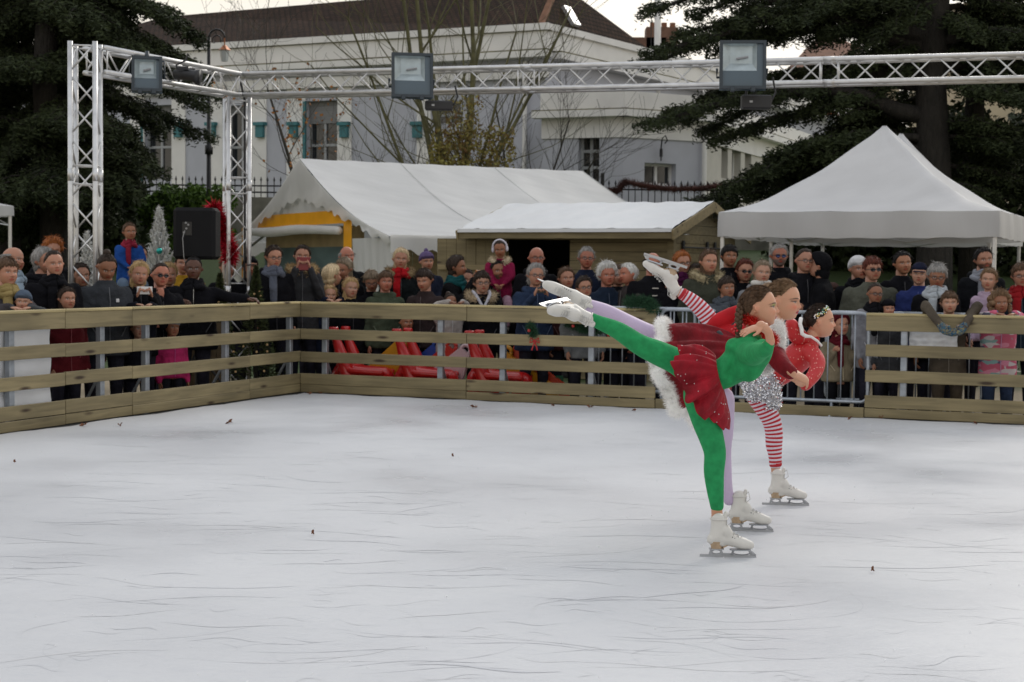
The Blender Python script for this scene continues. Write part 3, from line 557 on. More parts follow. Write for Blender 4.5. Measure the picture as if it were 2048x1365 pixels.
l(n5.outputs[0], c1.inputs[0]); l(n5.outputs[0], c2.inputs[0]); mx = n('ShaderNodeMix'); mx.data_type = 'RGBA'; l(mr.outputs[0], mx.inputs[0]); l(c1.outputs[0], mx.inputs[6]); l(c2.outputs[0], mx.inputs[7]); l(mx.outputs[2], b.inputs['Base Color']); b.inputs['Roughness'].default_value = .95
bp = n('ShaderNodeBump'); bp.inputs['Strength'].default_value = .6; l(n5.outputs[0], bp.inputs['Height']); l(bp.outputs[0], b.inputs['Normal'])
tag(mb.build('ground', gm, smooth=True), kind='structure')
# ---- ice sheet, uneven along the boards
ice = bpy.data.materials.new('rink_ice'); ice.use_nodes = True; t, b = nodes(ice); n = t.nodes.new; l = t.links.new
tcg = n('ShaderNodeTexCoord'); na = n('ShaderNodeTexNoise'); na.inputs['Scale'].default_value = .55; na.inputs['Detail'].default_value = 5; l(tcg.outputs['Object'], na.inputs['Vector'])
mpi = n('ShaderNodeMapping'); mpi.inputs['Scale'].default_value = (1, 1.8, 1); mpi.inputs['Rotation'].default_value = (0, 0, .3); l(tcg.outputs['Object'], mpi.inputs[0])
nb = n('ShaderNodeTexNoise'); nb.inputs['Scale'].default_value = 9; nb.inputs['Detail'].default_value = 9; nb.inputs['Roughness'].default_value = .7; nb.inputs['Distortion'].default_value = 1.2; l(mpi.outputs[0], nb.inputs['Vector'])
cr = n('ShaderNodeValToRGB'); cr.color_ramp.elements[0].position = .3; cr.color_ramp.elements[0].color = (.555, .565, .59, 1); cr.color_ramp.elements[1].position = .7; cr.color_ramp.elements[1].color = (.605, .61, .622, 1); l(na.outputs[0], cr.inputs[0])
cr2 = n('ShaderNodeValToRGB'); cr2.color_ramp.elements[0].position = .34; cr2.color_ramp.elements[0].color = (.95, .955, .965, 1); cr2.color_ramp.elements[1].position = .5; cr2.color_ramp.elements[1].color = (1, 1, 1, 1); l(nb.outputs[0], cr2.inputs[0])
mu = n('ShaderNodeMix'); mu.data_type = 'RGBA'; mu.blend_type = 'MULTIPLY'; mu.inputs[0].default_value = 1; l(cr.outputs[0], mu.inputs[6]); l(cr2.outputs[0], mu.inputs[7]); l(mu.outputs[2], b.inputs['Base Color'])
mr = n('ShaderNodeMapRange'); mr.inputs[1].default_value = .3; mr.inputs[2].default_value = .7; mr.inputs[3].default_value = .24; mr.inputs[4].default_value = .6; l(na.outputs[0], mr.inputs[0]); l(mr.outputs[0], b.inputs['Roughness'])
bp = n('ShaderNodeBump'); bp.inputs['Strength'].default_value = .25; bp.inputs['Distance'].default_value = .01; l(nb.outputs[0], bp.inputs['Height']); l(bp.outputs[0], b.inputs['Normal']); b.inputs['IOR'].default_value = 1.31
mb = MB(); A = 90
edge = []
for i in range(A + 1): q = PB + (DB * (i / A * 9.5)).to_3d() - (NB * (.07 + .03 * math.sin(i * .9) + random.uniform(-.02, .02))).to_3d(); edge.append((q.x, q.y))
left = []
for i in range(A + 1): q = PB + (DL * (i / A * 13)).to_3d() - (NL * (.07 + .03 * math.sin(i * .7) + random.uniform(-.02, .02))).to_3d(); left.append((q.x, q.y))
c0 = PB - (NB * .08).to_3d() - (NL * .08).to_3d(); FLOOR = 3.5
poly = left[::-1] + [(c0.x, c0.y)] + edge[1:]
v = []; 
for q in poly: v.append((q[0], q[1], -.02))
inner = [(lerp(x, 0.5, .004), lerp(y, 9, .005), .004) for x, y in poly]
v += inner; k = len(poly); f = [(i, i + 1, k + i + 1, k + i) for i in range(k - 1)]
v += [(12, 3.0, .004), (12, -3.0, .004), (-12, -3.0, .004)]; f.append(tuple(range(k, 2 * k)) + (2 * k, 2 * k + 1, 2 * k + 2))
mb.add(v, f); tag(mb.build('ice', ice), kind='structure')
# dark rubber edge strip under the boards
mb = MB(); rub = pm('rubber_edge', (.022, .022, .022), .8, bump=.5, bscale=30)
mb.prism([tuple((PB - NB.to_3d() * .16 - DB.to_3d() * .1)[:2]) + (-.05,), tuple((PB - NB.to_3d() * .16 + DB.to_3d() * 10)[:2]) + (-.05,), tuple((PB + NB.to_3d() * .1 + DB.to_3d() * 10)[:2]) + (-.05,), tuple((PB + NB.to_3d() * .1 - DB.to_3d() * .1)[:2]) + (-.05,)], (0, 0, 1), 0, .046)
mb.prism([tuple((PB - NL.to_3d() * .16 + DL.to_3d() * .1)[:2]) + (-.054,), tuple((PB - NL.to_3d() * .16 + DL.to_3d() * 14)[:2]) + (-.054,), tuple((PB + NL.to_3d() * .1 + DL.to_3d() * 14)[:2]) + (-.054,), tuple((PB + NL.to_3d() * .1 + DL.to_3d() * .1)[:2]) + (-.054,)], (0, 0, 1), 0, .046)
tag(mb.build('rink_edge_strip', rub), kind='structure')
# ---- skate marks: thin cut grooves lying on the ice
mb = MB(); R = np.random.RandomState(3)
def inrink(x, y): return ((Vector((x, y)) - PB.xy).dot(NB) < -.35) and ((Vector((x, y)) - PB.xy).dot(NL) < -.35)
for i in range(800):
    Y = 4.2 + 12 * R.rand() ** 1.5; x = R.uniform(-.36, .36) * Y
    rad = 10 ** R.uniform(-.5, .6) if i % 3 == 0 else 10 ** R.uniform(.6, 1.8); a0 = R.uniform(0, 6.28) if rad < 1.2 else R.choice([PI / 2, -PI / 2]) + R.normal() * .22; L = min(rad * 1.8, .1 + .9 * R.rand() ** 1.8); ns = 22; cx, cy = x - rad * math.cos(a0), Y - rad * math.sin(a0); wd = R.choice([.0007, .0012, .002, .0035], p=[.5, .38, .11, .01]); sp_ = R.choice([-1, 1])
    pts = []
    for j in range(ns + 1):
        a = a0 + sp_ * L / rad * j / ns; r2 = rad + min(.05 * rad, .03) * math.sin(j * .3 + i); pts.append((cx + r2 * math.cos(a), cy + r2 * math.sin(a)))
    if not all(inrink(*p) for p in pts): continue
    V_ = []
    for j, p in enumerate(pts):
        q = pts[min(ns, j + 1)]; o = pts[max(0, j - 1)]; d = Vector((q[0] - o[0], q[1] - o[1])).normalized(); ww = wd * (.6 + 2.6 * abs(d.x) ** 2) * math.sin(PI * (j + .3) / (ns + .6)) * (.4 + 1.0 * R.rand()); V_ += [(p[0] - d.y * ww, p[1] + d.x * ww, .0048 + .00001 * (i % 60)), (p[0] + d.y * ww, p[1] - d.x * ww, .0048 + .00001 * (i % 60))]
    mb.add(V_, [(2 * j, 2 * j + 1, 2 * j + 3, 2 * j + 2) for j in range(ns)], int(R.choice([0, 0, 1, 1, 2])))
tag(mb.build('skate_marks', [pm('groove_a', (.50, .51, .54), .45, var=.04), pm('groove_b', (.545, .555, .575), .45, var=.04), pm('groove_c', (.615, .62, .63), .45, var=.05)]), kind='stuff', label='curved skate cuts and scratches all over the ice')
# ice crumbs
mb = MB(); c = []
for i in range(300):
    Y = 4.2 + 11 * R.rand(); x = R.uniform(-.36, .36) * Y
    if inrink(x, Y): c.append((x, Y, .009))
for q in c: s_ = R.uniform(.002, .0045); mb.box(q, (s_ * 1.6, s_, s_), Matrix.Rotation(R.rand() * 6, 3, 'Z'))
tag(mb.build('ice_crumbs', pm('crumb', (.85, .86, .88), .3, var=.05)), kind='stuff', label='loose white ice crumbs scattered over the rink')
# dead leaves
for i, (lx, ly) in enumerate(((240, 851), (168, 851), (459, 846), (1180, 815), (1268, 822), (948, 815), (1762, 836), (640, 787), (1745, 1052 + 90), (625, 1068), (618, 788), (1105, 812), (30, 925), (905, 913), (1700, 838), (1950, 848))):
    q = G(lx, ly, .012); mb = MB(); s_ = R.uniform(.016, .035) if i not in (8, 9, 12, 13) else .007; pts = []
    for j in range(15): a = 2 * PI * j / 15; r_ = s_ * (1 + .45 * math.cos(5 * a)); pts.append((r_ * math.cos(a), r_ * math.sin(a), .012 * math.sin(2 * a + i) + .012))
    mb.add([(0, 0, .004)] + pts, [(0, 1 + j, 1 + (j + 1) % 15) for j in range(15)]); mb.add([(0, 0, .002)] + [(p[0], p[1], p[2] - .002) for p in pts], [(0, 1 + (j + 1) % 15, 1 + j) for j in range(15)])
    o = mb.build('fallen_leaf', pm('dead_leaf', (.16, .06, .025), .8, var=.4, vscale=30)); o.location = q; o.rotation_euler = (R.uniform(-.3, .3), R.uniform(-.3, .3), R.rand() * 6)
    tag(o, 'small dry brown leaf lying on the ice of the rink', 'leaf', 'dry leaves on the ice')

# ================================================================ RINK BARRIER
WM = wood(); CAPM = wood((.42, .34, .17), 'pale_pine')
def axes(p, d):   # local x along the barrier, y away from the rink
    return Matrix.Translation(p) @ Matrix.Rotation(math.atan2(d.y, d.x), 4, 'Z')
BO = ((.845, .99), (.60, .715), (.345, .46), (.095, .215), (.0, .088))
def panel(label, base, d, s0, s1, flip, seams, posts, boards=BO, cap=True):
    t = thing('rink_barrier', label, 'barrier', base + d.to_3d() * s0, 'wooden rink barrier panels', math.atan2(d.y, d.x), world=False); L = s1 - s0; yb = flip
    for z0, z1 in boards:
        cuts = [0] + [s - s0 for s in seams if s0 < s < s1] + [L]
        for a, bb in zip(cuts[:-1], cuts[1:]):
            mb = MB(); dz = random.uniform(-.004, .004); mb.box((0, 0, 0), (bb - a - .006, .032, z1 - z0), bev=.004); o = mb.build('board', WM, t); o.location = ((a + bb) / 2, yb * .02 + random.uniform(-.002, .002), (z0 + z1) / 2 + dz)
    if cap:
        cuts = [0] + [s - s0 for s in seams if s0 < s < s1] + [L]
        for a, bb in zip(cuts[:-1], cuts[1:]):
            mb = MB(); mb.box((0, 0, 0), (bb - a - .004, .09, .026), bev=.006); o = mb.build('cap_rail', CAPM, t); o.location = ((a + bb) / 2, yb * .045, 1.005)
    for p in posts:
        mb = MB(); mb.box((0, 0, 0), (.062, .06, 1.03), bev=.006); mb.box((0, yb * .12, -.49), (.12, .30, .012)); mb.tube([(0, yb * .03, -.1), (0, yb * .26, -.48)], .014, 6); o = mb.build('post', galv, t); o.location = (p - s0, yb * .07, .47)
    return t
panel('left wooden barrier panel beside the white sheet, nearest the camera', PB, DL, sL(132), sL(-420), -1, (), (sL(32), sL(-200), sL(-330)))
panel('left wooden barrier panel running in front of the left truss tower', PB, DL, sL(501), sL(132), -1, (sL(266),), (sL(213), sL(303), sL(462)))
panel('short wooden barrier panel meeting the corner behind the speaker side', PB, DL, -.035, sL(501), -1, (), (sL(590) + .0,))
panel('wooden barrier panel from the corner in front of the red sledges', PB, DB, .0, sB(933), 1, (), (sB(645), sB(877)))
panel('wooden barrier panel with pine garland ending at the steel fence', PB, DB, sB(933), sB(1312), 1, (), (sB(1002), sB(1180)))
panel('wooden barrier panel on the right with the boy leaning over', PB, DB, sB(1732), sB(2300), 1, (), (sB(1808), sB(2110)))
t = thing('kick_board', 'low wooden kick board under the steel crowd barrier', 'board', PB + DB.to_3d() * sB(1312), None, math.atan2(DB.y, DB.x), world=False); mb = MB(); L = sB(1732) - sB(1312); mb.box((L / 2, .02, .045), (L - .01, .032, .1), bev=.004); mb.build('plank', WM, t)
# crowd barriers (galvanised)
def crowd_barrier(label, s0, s1, off, gz=-.08):
    base = PB + DB.to_3d() * s0 + NB.to_3d() * off; base.z = gz; t = thing('crowd_barrier', label, 'barrier', base, 'galvanised crowd barriers', math.atan2(DB.y, DB.x), world=False); L = s1 - s0; H = 1.09
    mb = MB(); r = .07; arc = lambda cx, cz, a0: [(cx + r * math.cos(a), 0, cz + r * math.sin(a)) for a in np.linspace(a0, a0 + PI / 2, 5)]
    pts = [(L / 2, 0, H)] + arc(r, H - r, PI / 2) + arc(r, .22 + r, PI) + arc(L - r, .22 + r, 1.5 * PI) + arc(L - r, H - r, 0) + [(L / 2, 0, H)]
    mb.tube(pts, .018, 8); mb.build('frame', galv, t, smooth=True)
    nb = int(L / .125)
    for i in range(1, nb): mb = MB(); mb.tube([(0, 0, .23), (0, 0, H - .01)], .0075, 6); o = mb.build('bar', galv, t, smooth=True); o.location = (L * i / nb, 0, 0)
    for x in (.35, L - .35):
        mb = MB(); mb.tube([(x, -.28, .0), (x, -.03, .1), (x, 0, .21)], .014, 6); mb.tube([(x, .28, .0), (x, .03, .1), (x, 0, .205)], .014, 6); mb.build('foot', galv, t, smooth=True)
crowd_barrier('grey steel crowd barrier filling the gap behind the three skaters', sB(1318), sB(1735), .10)
crowd_barrier('grey steel crowd barrier behind the garlanded wooden panel', sB(1130), sB(1372), .34)
crowd_barrier('grey steel crowd barrier behind the wooden panel on the right', sB(1640), sB(1960), .36)
# sheets hung behind the boards
def sheet(label, base, d, nrm, a, b_, z0, z1, off):
    o0 = base + d.to_3d() * min(a, b_) + nrm.to_3d() * off; L = abs(b_ - a); mb = MB(); nx, nz_ = 26, 14
    for side in (0, .004):
        mb.add([(L * i / nx, side + .012 * math.sin(i * .9) * math.sin(j * .5 + i * .2) + .01 * math.sin(j), z0 + (z1 - z0) * j / nz_) for j in range(nz_ + 1) for i in range(nx + 1)], [(j * (nx + 1) + i, j * (nx + 1) + i + 1, (j + 1) * (nx + 1) + i + 1, (j + 1) * (nx + 1) + i) for j in range(nz_) for i in range(nx)])
    o = mb.build('banner_sheet', pm('white_vinyl', (.74, .76, .80), .5, bump=.2, bscale=5, var=.05), smooth=True); o.location = o0; o.rotation_euler = (0, 0, math.atan2(d.y, d.x)); tag(o, label, 'banner')
sheet('large plain white sheet hung inside the left barrier', PB, DL, NL, sL(122), sL(-160), .10, .93, .12)
sheet('small plain white sheet behind the right wooden barrier', PB, DB, NB, sB(1816), sB(1913), .70, .9, .13)
# ================================================================ TRUSS
def box_truss(name, label, A, B, side=.235, up=(0, 0, 1), bay=.27, yawdir=None, plates=True, joints=(), group='aluminium lighting truss'):
    t = thing(name, label, 'truss', A if A.z < B.z + .01 else B, group); A, B = Vector(A), Vector(B); d = (B - A).normalized(); L = (B - A).length
    u = Vector(yawdir).normalized() if yawdir is not None else d.cross(Vector(up)).normalized(); w_ = u.cross(d).normalized(); h = side / 2
    cn = [(1, 1), (-1, 1), (-1, -1), (1, -1)]; cor = [u * (a * h) + w_ * (b * h) for a, b in cn]
    for c in cor:
        mb = MB(); mb.tube([A + c, B + c], .0255, 12)
        for j in joints: mb.tube([A + c + d * (j - .06), A + c + d * (j + .06)], .0275, 12)
        mb.build('chord', alu, t, smooth=True)
    n = max(2, round(L / bay)); 
    for k in range(4):
        c0, c1 = cor[k], cor[(k + 1) % 4]; mb = MB(); fl = k % 2
        for i in range(n):
            a, b = (c0, c1) if (i + fl) % 2 == 0 else (c1, c0); mb.tube([A + a + d * (L * (i + .06) / n), A + b + d * (L * (i + .94) / n)], .0095, 6)
        for s_ in [.04, L - .04] + [j + q for j in joints for q in (-.09, .09)]: mb.tube([A + c0 + d * s_, A + c1 + d * s_], .0095, 6)
        mb.build('bracing', alu, t, smooth=True)
    return t
TX = (G(600, 785) - G(0, 868)).xy.normalized()
def vrot(v, a): return Vector((v[0] * math.cos(a) - v[1] * math.sin(a), v[0] * math.sin(a) + v[1] * math.cos(a), 0))
T1 = P(171, 300, 15.3); T2 = P(474, 400, 18.0)
top1 = P(171, 100, 15.3).z; b1 = P(171, 80, 15.3).z - .03
z2 = P(474, 172, 18.0).z
box_truss('truss_tower', 'silver truss tower on the left in front of the dark cedar', Vector((T1.x, T1.y, -.08)), Vector((T1.x, T1.y, b1)), yawdir=(1, .05, 0), joints=(.95, 2.35), bay=.30)
box_truss('truss_tower', 'silver truss tower with a black cable beside the speaker', Vector((T2.x, T2.y, -.08)), Vector((T2.x, T2.y, z2 - .14)), yawdir=(1, .38, 0), joints=(1.2, 2.4), bay=.30)
zb = (b1 - .15)
A1 = Vector((T1.x, T1.y, zb)); A2 = Vector((T2.x, T2.y, z2)); dd = (A2 - A1).normalized()
box_truss('truss_beam', 'short silver truss beam joining the two towers with a floodlight', A1 + dd * .15, A2 - dd * .12)
E2 = P(2048, 135, 15.95); d2 = (E2 - A2).normalized()
box_truss('truss_beam', 'long silver truss beam crossing above the rink carrying two floodlights', A2, A2 + d2 * ((E2 - A2).length + 1.6), joints=(3.4, 6.6))
mb = MB(); mb.tube([Vector((T2.x + .09, T2.y - .05, -.08)), Vector((T2.x + .1, T2.y - .05, 1.5)), Vector((T2.x + .09, T2.y - .04, 3.3)), Vector((T2.x + .05, T2.y - .1, z2 + .05))], .014, 6); tag(mb.build('power_cable', black, smooth=True), 'thick black cable running down inside the corner truss tower', 'cable')
mb = MB()
for q in ((283, 'a'), (365, 'b'), (418, 'c')):
    s_ = (q[0] - 171) / (474 - 171); p = A1.lerp(A2, s_); mb.tube([p + Vector((.0, -.14, .10)), p + Vector((.0, -.14, .15))], .034, 8)
tag(mb.build('cable_tie', black), 'black clamps and ties strapped on the short truss beam', 'clamps')
mb = MB(); p0 = A1.lerp(A2, .3); pts = [A1.lerp(A2, .28 + .5 * i / 14) + Vector((0, -.1, .08 - .16 * math.sin(PI * ((i % 5) / 5)))) for i in range(15)]; mb.tube(pts, .007, 5); tag(mb.build('power_cable', black), 'thin black cable drooping along the short truss beam', 'cable')
# ---------------------------------------------------------------- floodlights
def floodlight(label, c, w_, h_, yaw, tilt, hang):
    t = thing('floodlight', label, 'floodlight', c, 'floodlights on the truss', math.radians(yaw), world=False); R = Matrix.Rotation(math.radians(tilt), 3, 'X')
    body = pm('blue_grey_enamel', (.055, .085, .11), .4, var=.1, coat=.3); rim = pm('dark_enamel', (.02, .03, .04), .4, var=.05)
    mb = MB(); f0 = [(-w_ / 2, -.05, -h_ / 2), (w_ / 2, -.05, -h_ / 2), (w_ / 2, -.05, h_ / 2), (-w_ / 2, -.05, h_ / 2)]; f1 = [(x * .72, .16, z * .72) for x, y, z in f0]; f2 = [(x, .01, z) for x, y, z in f0]
    mb.rings([[(x, -.004, z) for x, y, z in f0], f2, f1]); x0, x1, z0, z1 = -w_ / 2 + .03, w_ / 2 - .10 * w_ / .5, -h_ * .12, h_ / 2 - .03
    mb.box((0, -.045, (z0 - h_ / 2) / 2), (w_ - .02, .02, z0 + h_ / 2)); mb.box(((x1 + w_ / 2) / 2, -.045, (z0 + h_ / 2) / 2), (w_ / 2 - x1, .018, h_ / 2 - z0)); mb.box((-w_ / 2 + .015, -.03, (z0 + h_ / 2) / 2), (.03, .045, h_ / 2 - z0)); mb.box((0, -.03, h_ / 2 - .015), (w_, .045, .028)); v, f = mb.arrays(); mb.v = [v @ np.array(R).T]; mb.build('housing', body, t)
    g = MB(); fw = .03
    for (cx, cz, sx, sz) in ((0, h_ / 2 - fw / 2, w_, fw), (0, -h_ / 2 + fw / 2, w_, fw), (-w_ / 2 + fw / 2, 0, fw, h_ - 2 * fw), (w_ / 2 - fw / 2, 0, fw, h_ - 2 * fw)): g.box((cx, -.065, cz), (sx, .03, sz))
    g.v = [q @ np.array(R).T for q in g.v]; g.build('bezel', rim, t)
    # reflector trough behind the pane: bright folded aluminium in the upper part
    x0, x1, z0, z1 = -w_ / 2 + .03, w_ / 2 - .10 * w_ / .5, -h_ * .12, h_ / 2 - .03; m = MB()
    m.add([(x0, -.052, z0), (x1, -.052, z0), (x1, -.052, z1), (x0, -.052, z1)], [(0, 1, 2, 3)])
    xi0, xi1, zi0, zi1 = lerp(x0, x1, .22), lerp(x0, x1, .88), lerp(z0, z1, .3), lerp(z0, z1, .95)
    m = MB(); m.add([(x0, -.0515, z0), (x1, -.0515, z0), (x1, -.0515, z1), (x0, -.0515, z1), (xi0, -.004, zi0), (xi1, -.004, zi0), (xi1, -.004, zi1), (xi0, -.004, zi1)], [(0, 1, 5, 4), (1, 2, 6, 5), (2, 3, 7, 6), (3, 0, 4, 7), (4, 5, 6, 7)])
    m.v = [(q + np.array([0, -.006, 0])) @ np.array(R).T for q in m.v]; m.build('reflector', pm('reflector', (.38, .44, .46), .3, metal=.35, bump=.8, bscale=12, var=.15, vscale=8), t)
    m = MB(); m.tube([Vector((lerp(x0, x1, .4), -.03, (z0 + z1) / 2 - .01)), Vector((lerp(x0, x1, .75), -.03, (z0 + z1) / 2 + .01))], .010, 8); m.v = [q @ np.array(R).T for q in m.v]; m.build('lamp_tube', pm('quartz_tube', (.25, .25, .26), .3, var=0), t)
    for sx in (-.2, .2): m = MB(); m.box((sx * w_ * 1.1, -.075, -h_ / 2 - .005), (.045, .05, .05), bev=.006); m.v = [q @ np.array(R).T for q in m.v]; m.build('clip', rim, t)
    m = MB(); hx = w_ / 2 + .02; hz = hang; m.tube([(-hx, .04, -.02), (-hx, .10, hz), (hx, .10, hz), (hx, .04, -.02)], .013, 6); m.tube([(0, .10, hz - .01), (0, .13, hz + .1)], .02, 8); m.build('bracket', rim, t, smooth=True)
    return t
floodlight('floodlight with pale glass on the short beam left of the corner', P(294, 152, 15.9), .30, .36, 12, -10, .16)
floodlight('floodlight hanging at the middle of the long truss beam above the marquee', P(824, 154, 16.9), .44, .48, 8, -8, -.1)
floodlight('floodlight on the right half of the long truss beam before the cedar', P(1485, 133, 15.9), .46, .49, -4, -6, -.1)
def ballast(label, c, w_, h_):
    t = thing('ballast_box', label, 'ballast box', c, 'control boxes under the truss', world=False); mb = MB(); mb.box((0, 0, 0), (w_, .14, h_), bev=.012); mb.build('case', black, t); mb = MB(); mb.tube([(w_ / 2, 0, 0), (w_ / 2 + .05, .02, .1), (w_ / 2 + .02, .03, h_ + .12)], .01, 6); mb.build('lead', black, t); mb = MB(); mb.tube([(-w_ / 3, 0, h_ / 2), (-w_ / 3, .05, h_ + .1)], .012, 6); mb.build('hanger', black, t)
    mb = MB(); mb.box((-w_ * .2, -.072, 0), (.03, .006, .02)); mb.build('sticker', pm('sticker', (.4, .4, .4), .6, var=0), t)
ballast('black control box under the middle floodlight', P(878, 212, 17.1), .30, .10)
ballast('black control box under the right floodlight', P(1512, 205, 16.1), .30, .14)
t = thing('stage_spotlight', 'small black spotlight clamped under the short truss beam', 'spotlight', P(372, 150, 16.5), world=False); mb = MB(); mb.tube([(-.12, .0, -.0), (.0, -.02, .0), (.10, -.04, -.02), (.15, -.05, -.03)], [.05, .06, .065, .085], 14); mb.build('body', black, t, smooth=True)
mb = MB(); mb.tube([(-.08, 0, -.06), (-.1, 0, .1), (0, 0, .15), (.02, 0, .22)], .01, 6); mb.build('yoke', black, t); mb = MB(); mb.box((-.02, -.07, .06), (.12, .02, .03)); mb.box((.02, .07, .06), (.12, .02, .03)); mb.build('fins', black, t)
# ---------------------------------------------------------------- speaker
c = P(394, 468, 16.7); k = 16.7 / F; t = thing('loudspeaker', 'large black loudspeaker on a pole seen from behind', 'loudspeaker', Vector((c.x, c.y, -.08)))
mb = MB(); mb.box(c, (84 * k, .34, 103 * k), bev=.035); mb.build('cabinet', pm('speaker_paint', (.009, .009, .010), .75, spec=.15, bump=.4, bscale=120, var=.1), t)
mb = MB(); mb.box(c + Vector((-.07, -.172, .05)), (.1, .006, .14)); mb.build('connector_plate', pm('plate', (.006, .006, .007), .3, var=0), t)
mb = MB(); 
for dx, dz in ((-.08, .08), (-.055, .06), (-.075, .02), (-.1, -.02)): mb.tube([c + Vector((dx, -.174, .05 + dz - .02)), c + Vector((dx, -.19, .05 + dz - .02))], .011, 8)
mb.tube([c + Vector((-.09, -.185, .03)), c + Vector((-.11, -.2, -.05)), c + Vector((-.1, -.19, -.25)), c + Vector((-.02, -.05, -.6))], .005, 5); mb.build('plugs', pm('grey_plug', (.25, .25, .25), .4, var=0), t)
mb = MB(); mb.tube([Vector((c.x, c.y, -.0)), Vector((c.x, c.y, c.z - .2))], .02, 8)
for a in (0, 2.1, 4.2): mb.tube([Vector((c.x, c.y, .5)), Vector((c.x + .45 * math.cos(a), c.y + .45 * math.sin(a), -.07))], .013, 6)
mb.build('tripod', black, t)

# ================================================================ MARQUEE (gable-ended, with scalloped valance)
def vinyl(name, col, bump=.3, tr=.0):
    m = pm(name, col, .45, bump=bump, bscale=1.6, var=.07, vscale=1.3, stretch=(1, 2.5, .5), spec=.35, bdist=.05)
    if tr and not m.get('tr'):   # thin fabric lets daylight through
        m['tr'] = 1; t, b = nodes(m); tb = t.nodes.new('ShaderNodeBsdfTranslucent'); tb.inputs[0].default_value = (*col, 1); mx = t.nodes.new('ShaderNodeMixShader'); mx.inputs[0].default_value = tr; o = t.nodes['Material Output']; t.links.new(b.outputs[0], mx.inputs[1]); t.links.new(tb.outputs[0], mx.inputs[2]); t.links.new(mx.outputs[0], o.inputs[0])
    return m
WV = vinyl('white_vinyl_roof', (.68, .68, .675), .3, .25); WV2 = vinyl('white_vinyl_wall', (.80, .79, .77), .3, .4)
Dm = 27.5; pk = P(600, 318, Dm); pe = P(1165, 343, Dm * 1.098); rd = (pe - pk); rd.z = 0; Lm = rd.length; rd.normalize(); gp = Vector((rd.y, -rd.x, 0)); hw = 3.9; zr = pk.z; ze = P(785, 480, Dm * .87).z + .06
def mq(s, w_, z): return Vector((pk.x, pk.y, 0)) + rd * s + gp * w_ + Vector((0, 0, z))
def roofz(w_): a = abs(w_) / hw; return lerp(zr, ze, a) - .18 * math.sin(PI * a)
t = thing('marquee', 'big white marquee with scalloped edge and orange-framed end wall', 'marquee', mq(Lm / 2, 0, .0))
for sg in (1, -1):
    mb = MB(); ns, nw = 36, 14; ext = lambda w_: 0
    g = []
    for j in range(nw + 1):
        a = j / nw; w_ = sg * hw * a
        for i in range(ns + 1):
            s_ = Lm * i / ns; hip = 0
            if s_ > Lm - .6 * a * 2: pass
            sag = .05 * math.sin(PI * ((i % 12) / 12)) * math.sin(PI * a) ; g.append(mq(s_ + .5 * a * (i / ns), w_, roofz(w_) - sag + .006 * math.sin(i * 1.3 + a * 6)))
    mb.add([tuple(q) for q in g], [(j * (ns + 1) + i, j * (ns + 1) + i + 1, (j + 1) * (ns + 1) + i + 1, (j + 1) * (ns + 1) + i) for j in range(nw) for i in range(ns)]); mb.build('roof', WV, t, smooth=True)
    mb = MB(); [mb.tube([mq(s_ + .5 * a * (s_ / Lm), sg * hw * a, roofz(hw * a) - .05 * math.sin(PI * (((s_ / Lm * 36) % 12) / 12)) * math.sin(PI * a) + .006) for a in np.linspace(0, 1, 14)], .005, 5) for s_ in (Lm / 3, Lm * 2 / 3, Lm)]; mb.build('roof_seams', WV, t)
    mb = MB(); n_ = 96; V_ = []
    for i in range(n_ + 1): s_ = (Lm + .5) * i / n_; V_ += [mq(s_, sg * (hw + .015), ze + .02), mq(s_, sg * (hw + .03 + .02 * math.sin(i * .5)), ze - .20 - .05 * (1 + math.sin(2 * PI * s_ / .40)))]
    mb.add([tuple(q) for q in V_], [(2 * i, 2 * i + 1, 2 * i + 3, 2 * i + 2) for i in range(n_)]); mb.build('valance', WV2, t, smooth=True)
# gable cloth with scallops, overhanging the end wall
mb = MB(); n_ = 80; V_ = []
for i in range(n_ + 1):
    w_ = lerp(-hw, hw, i / n_); zt = roofz(w_) + .0; zlow = lerp(zr - .66, ze - .10, (abs(w_) / hw) ** 1.2) - .04 * (1 + math.sin(2 * PI * w_ / .40)); zlow = min(zlow, zt - .02)
    for j in range(5): V_.append(mq(-.02 - .03 * math.sin(j * .8 + i * .5) * (j / 4), w_, lerp(zt, zlow, j / 4)))
mb.add([tuple(q) for q in V_], [(5 * i + j, 5 * i + j + 1, 5 * i + j + 6, 5 * i + j + 5) for i in range(n_) for j in range(4)]); mb.build('gable', WV2, t, smooth=True)
OR = pm('orange_vinyl', (.80, .36, .012), .45, bump=.3, bscale=5, var=.08)
mb = MB(); oy = -.0
for a in np.arange(-3.3, 2.2, .185): zt_a, zt_b = min(2.34, roofz(a) - .05), min(2.34, roofz(a + .185) - .05); mb.add([tuple(mq(.05, a, 2.12)), tuple(mq(.05, a + .185, 2.12)), tuple(mq(.05, a + .185, max(2.13, zt_b))), tuple(mq(.05, a, max(2.13, zt_a)))], [(0, 1, 2, 3)])
for (a, b_, z0, z1) in ((-3.3, -2.95, -.1, 2.12), (1.9, 2.25, -.1, 2.12)): mb.add([tuple(mq(.05, a, z0)), tuple(mq(.05, b_, z0)), tuple(mq(.05, b_, z1)), tuple(mq(.05, a, z1))], [(0, 1, 2, 3)])
mb.build('orange_door_frame', OR, t)
mb = MB(); mb.limb([(mq(-.0, -2.9, 2.06), .07), (mq(-.03, -1.5, 2.02), .09), (mq(0, 0, 2.05), .085), (mq(-.02, 1.85, 2.0), .07)], 10); mb.build('rolled_blind', WV2, t, smooth=True)
mb = MB(); n_ = 40; V_ = []
for i in range(n_ + 1):
    w_ = lerp(2.25, hw, i / n_); 
    for j in range(9): V_.append(mq(.06 + .05 * math.sin(i * .9) * (j / 8) + .1 * (j / 8), w_ - .25 * (1 - j / 8) * 0, lerp(ze - .02, -.1, j / 8)))
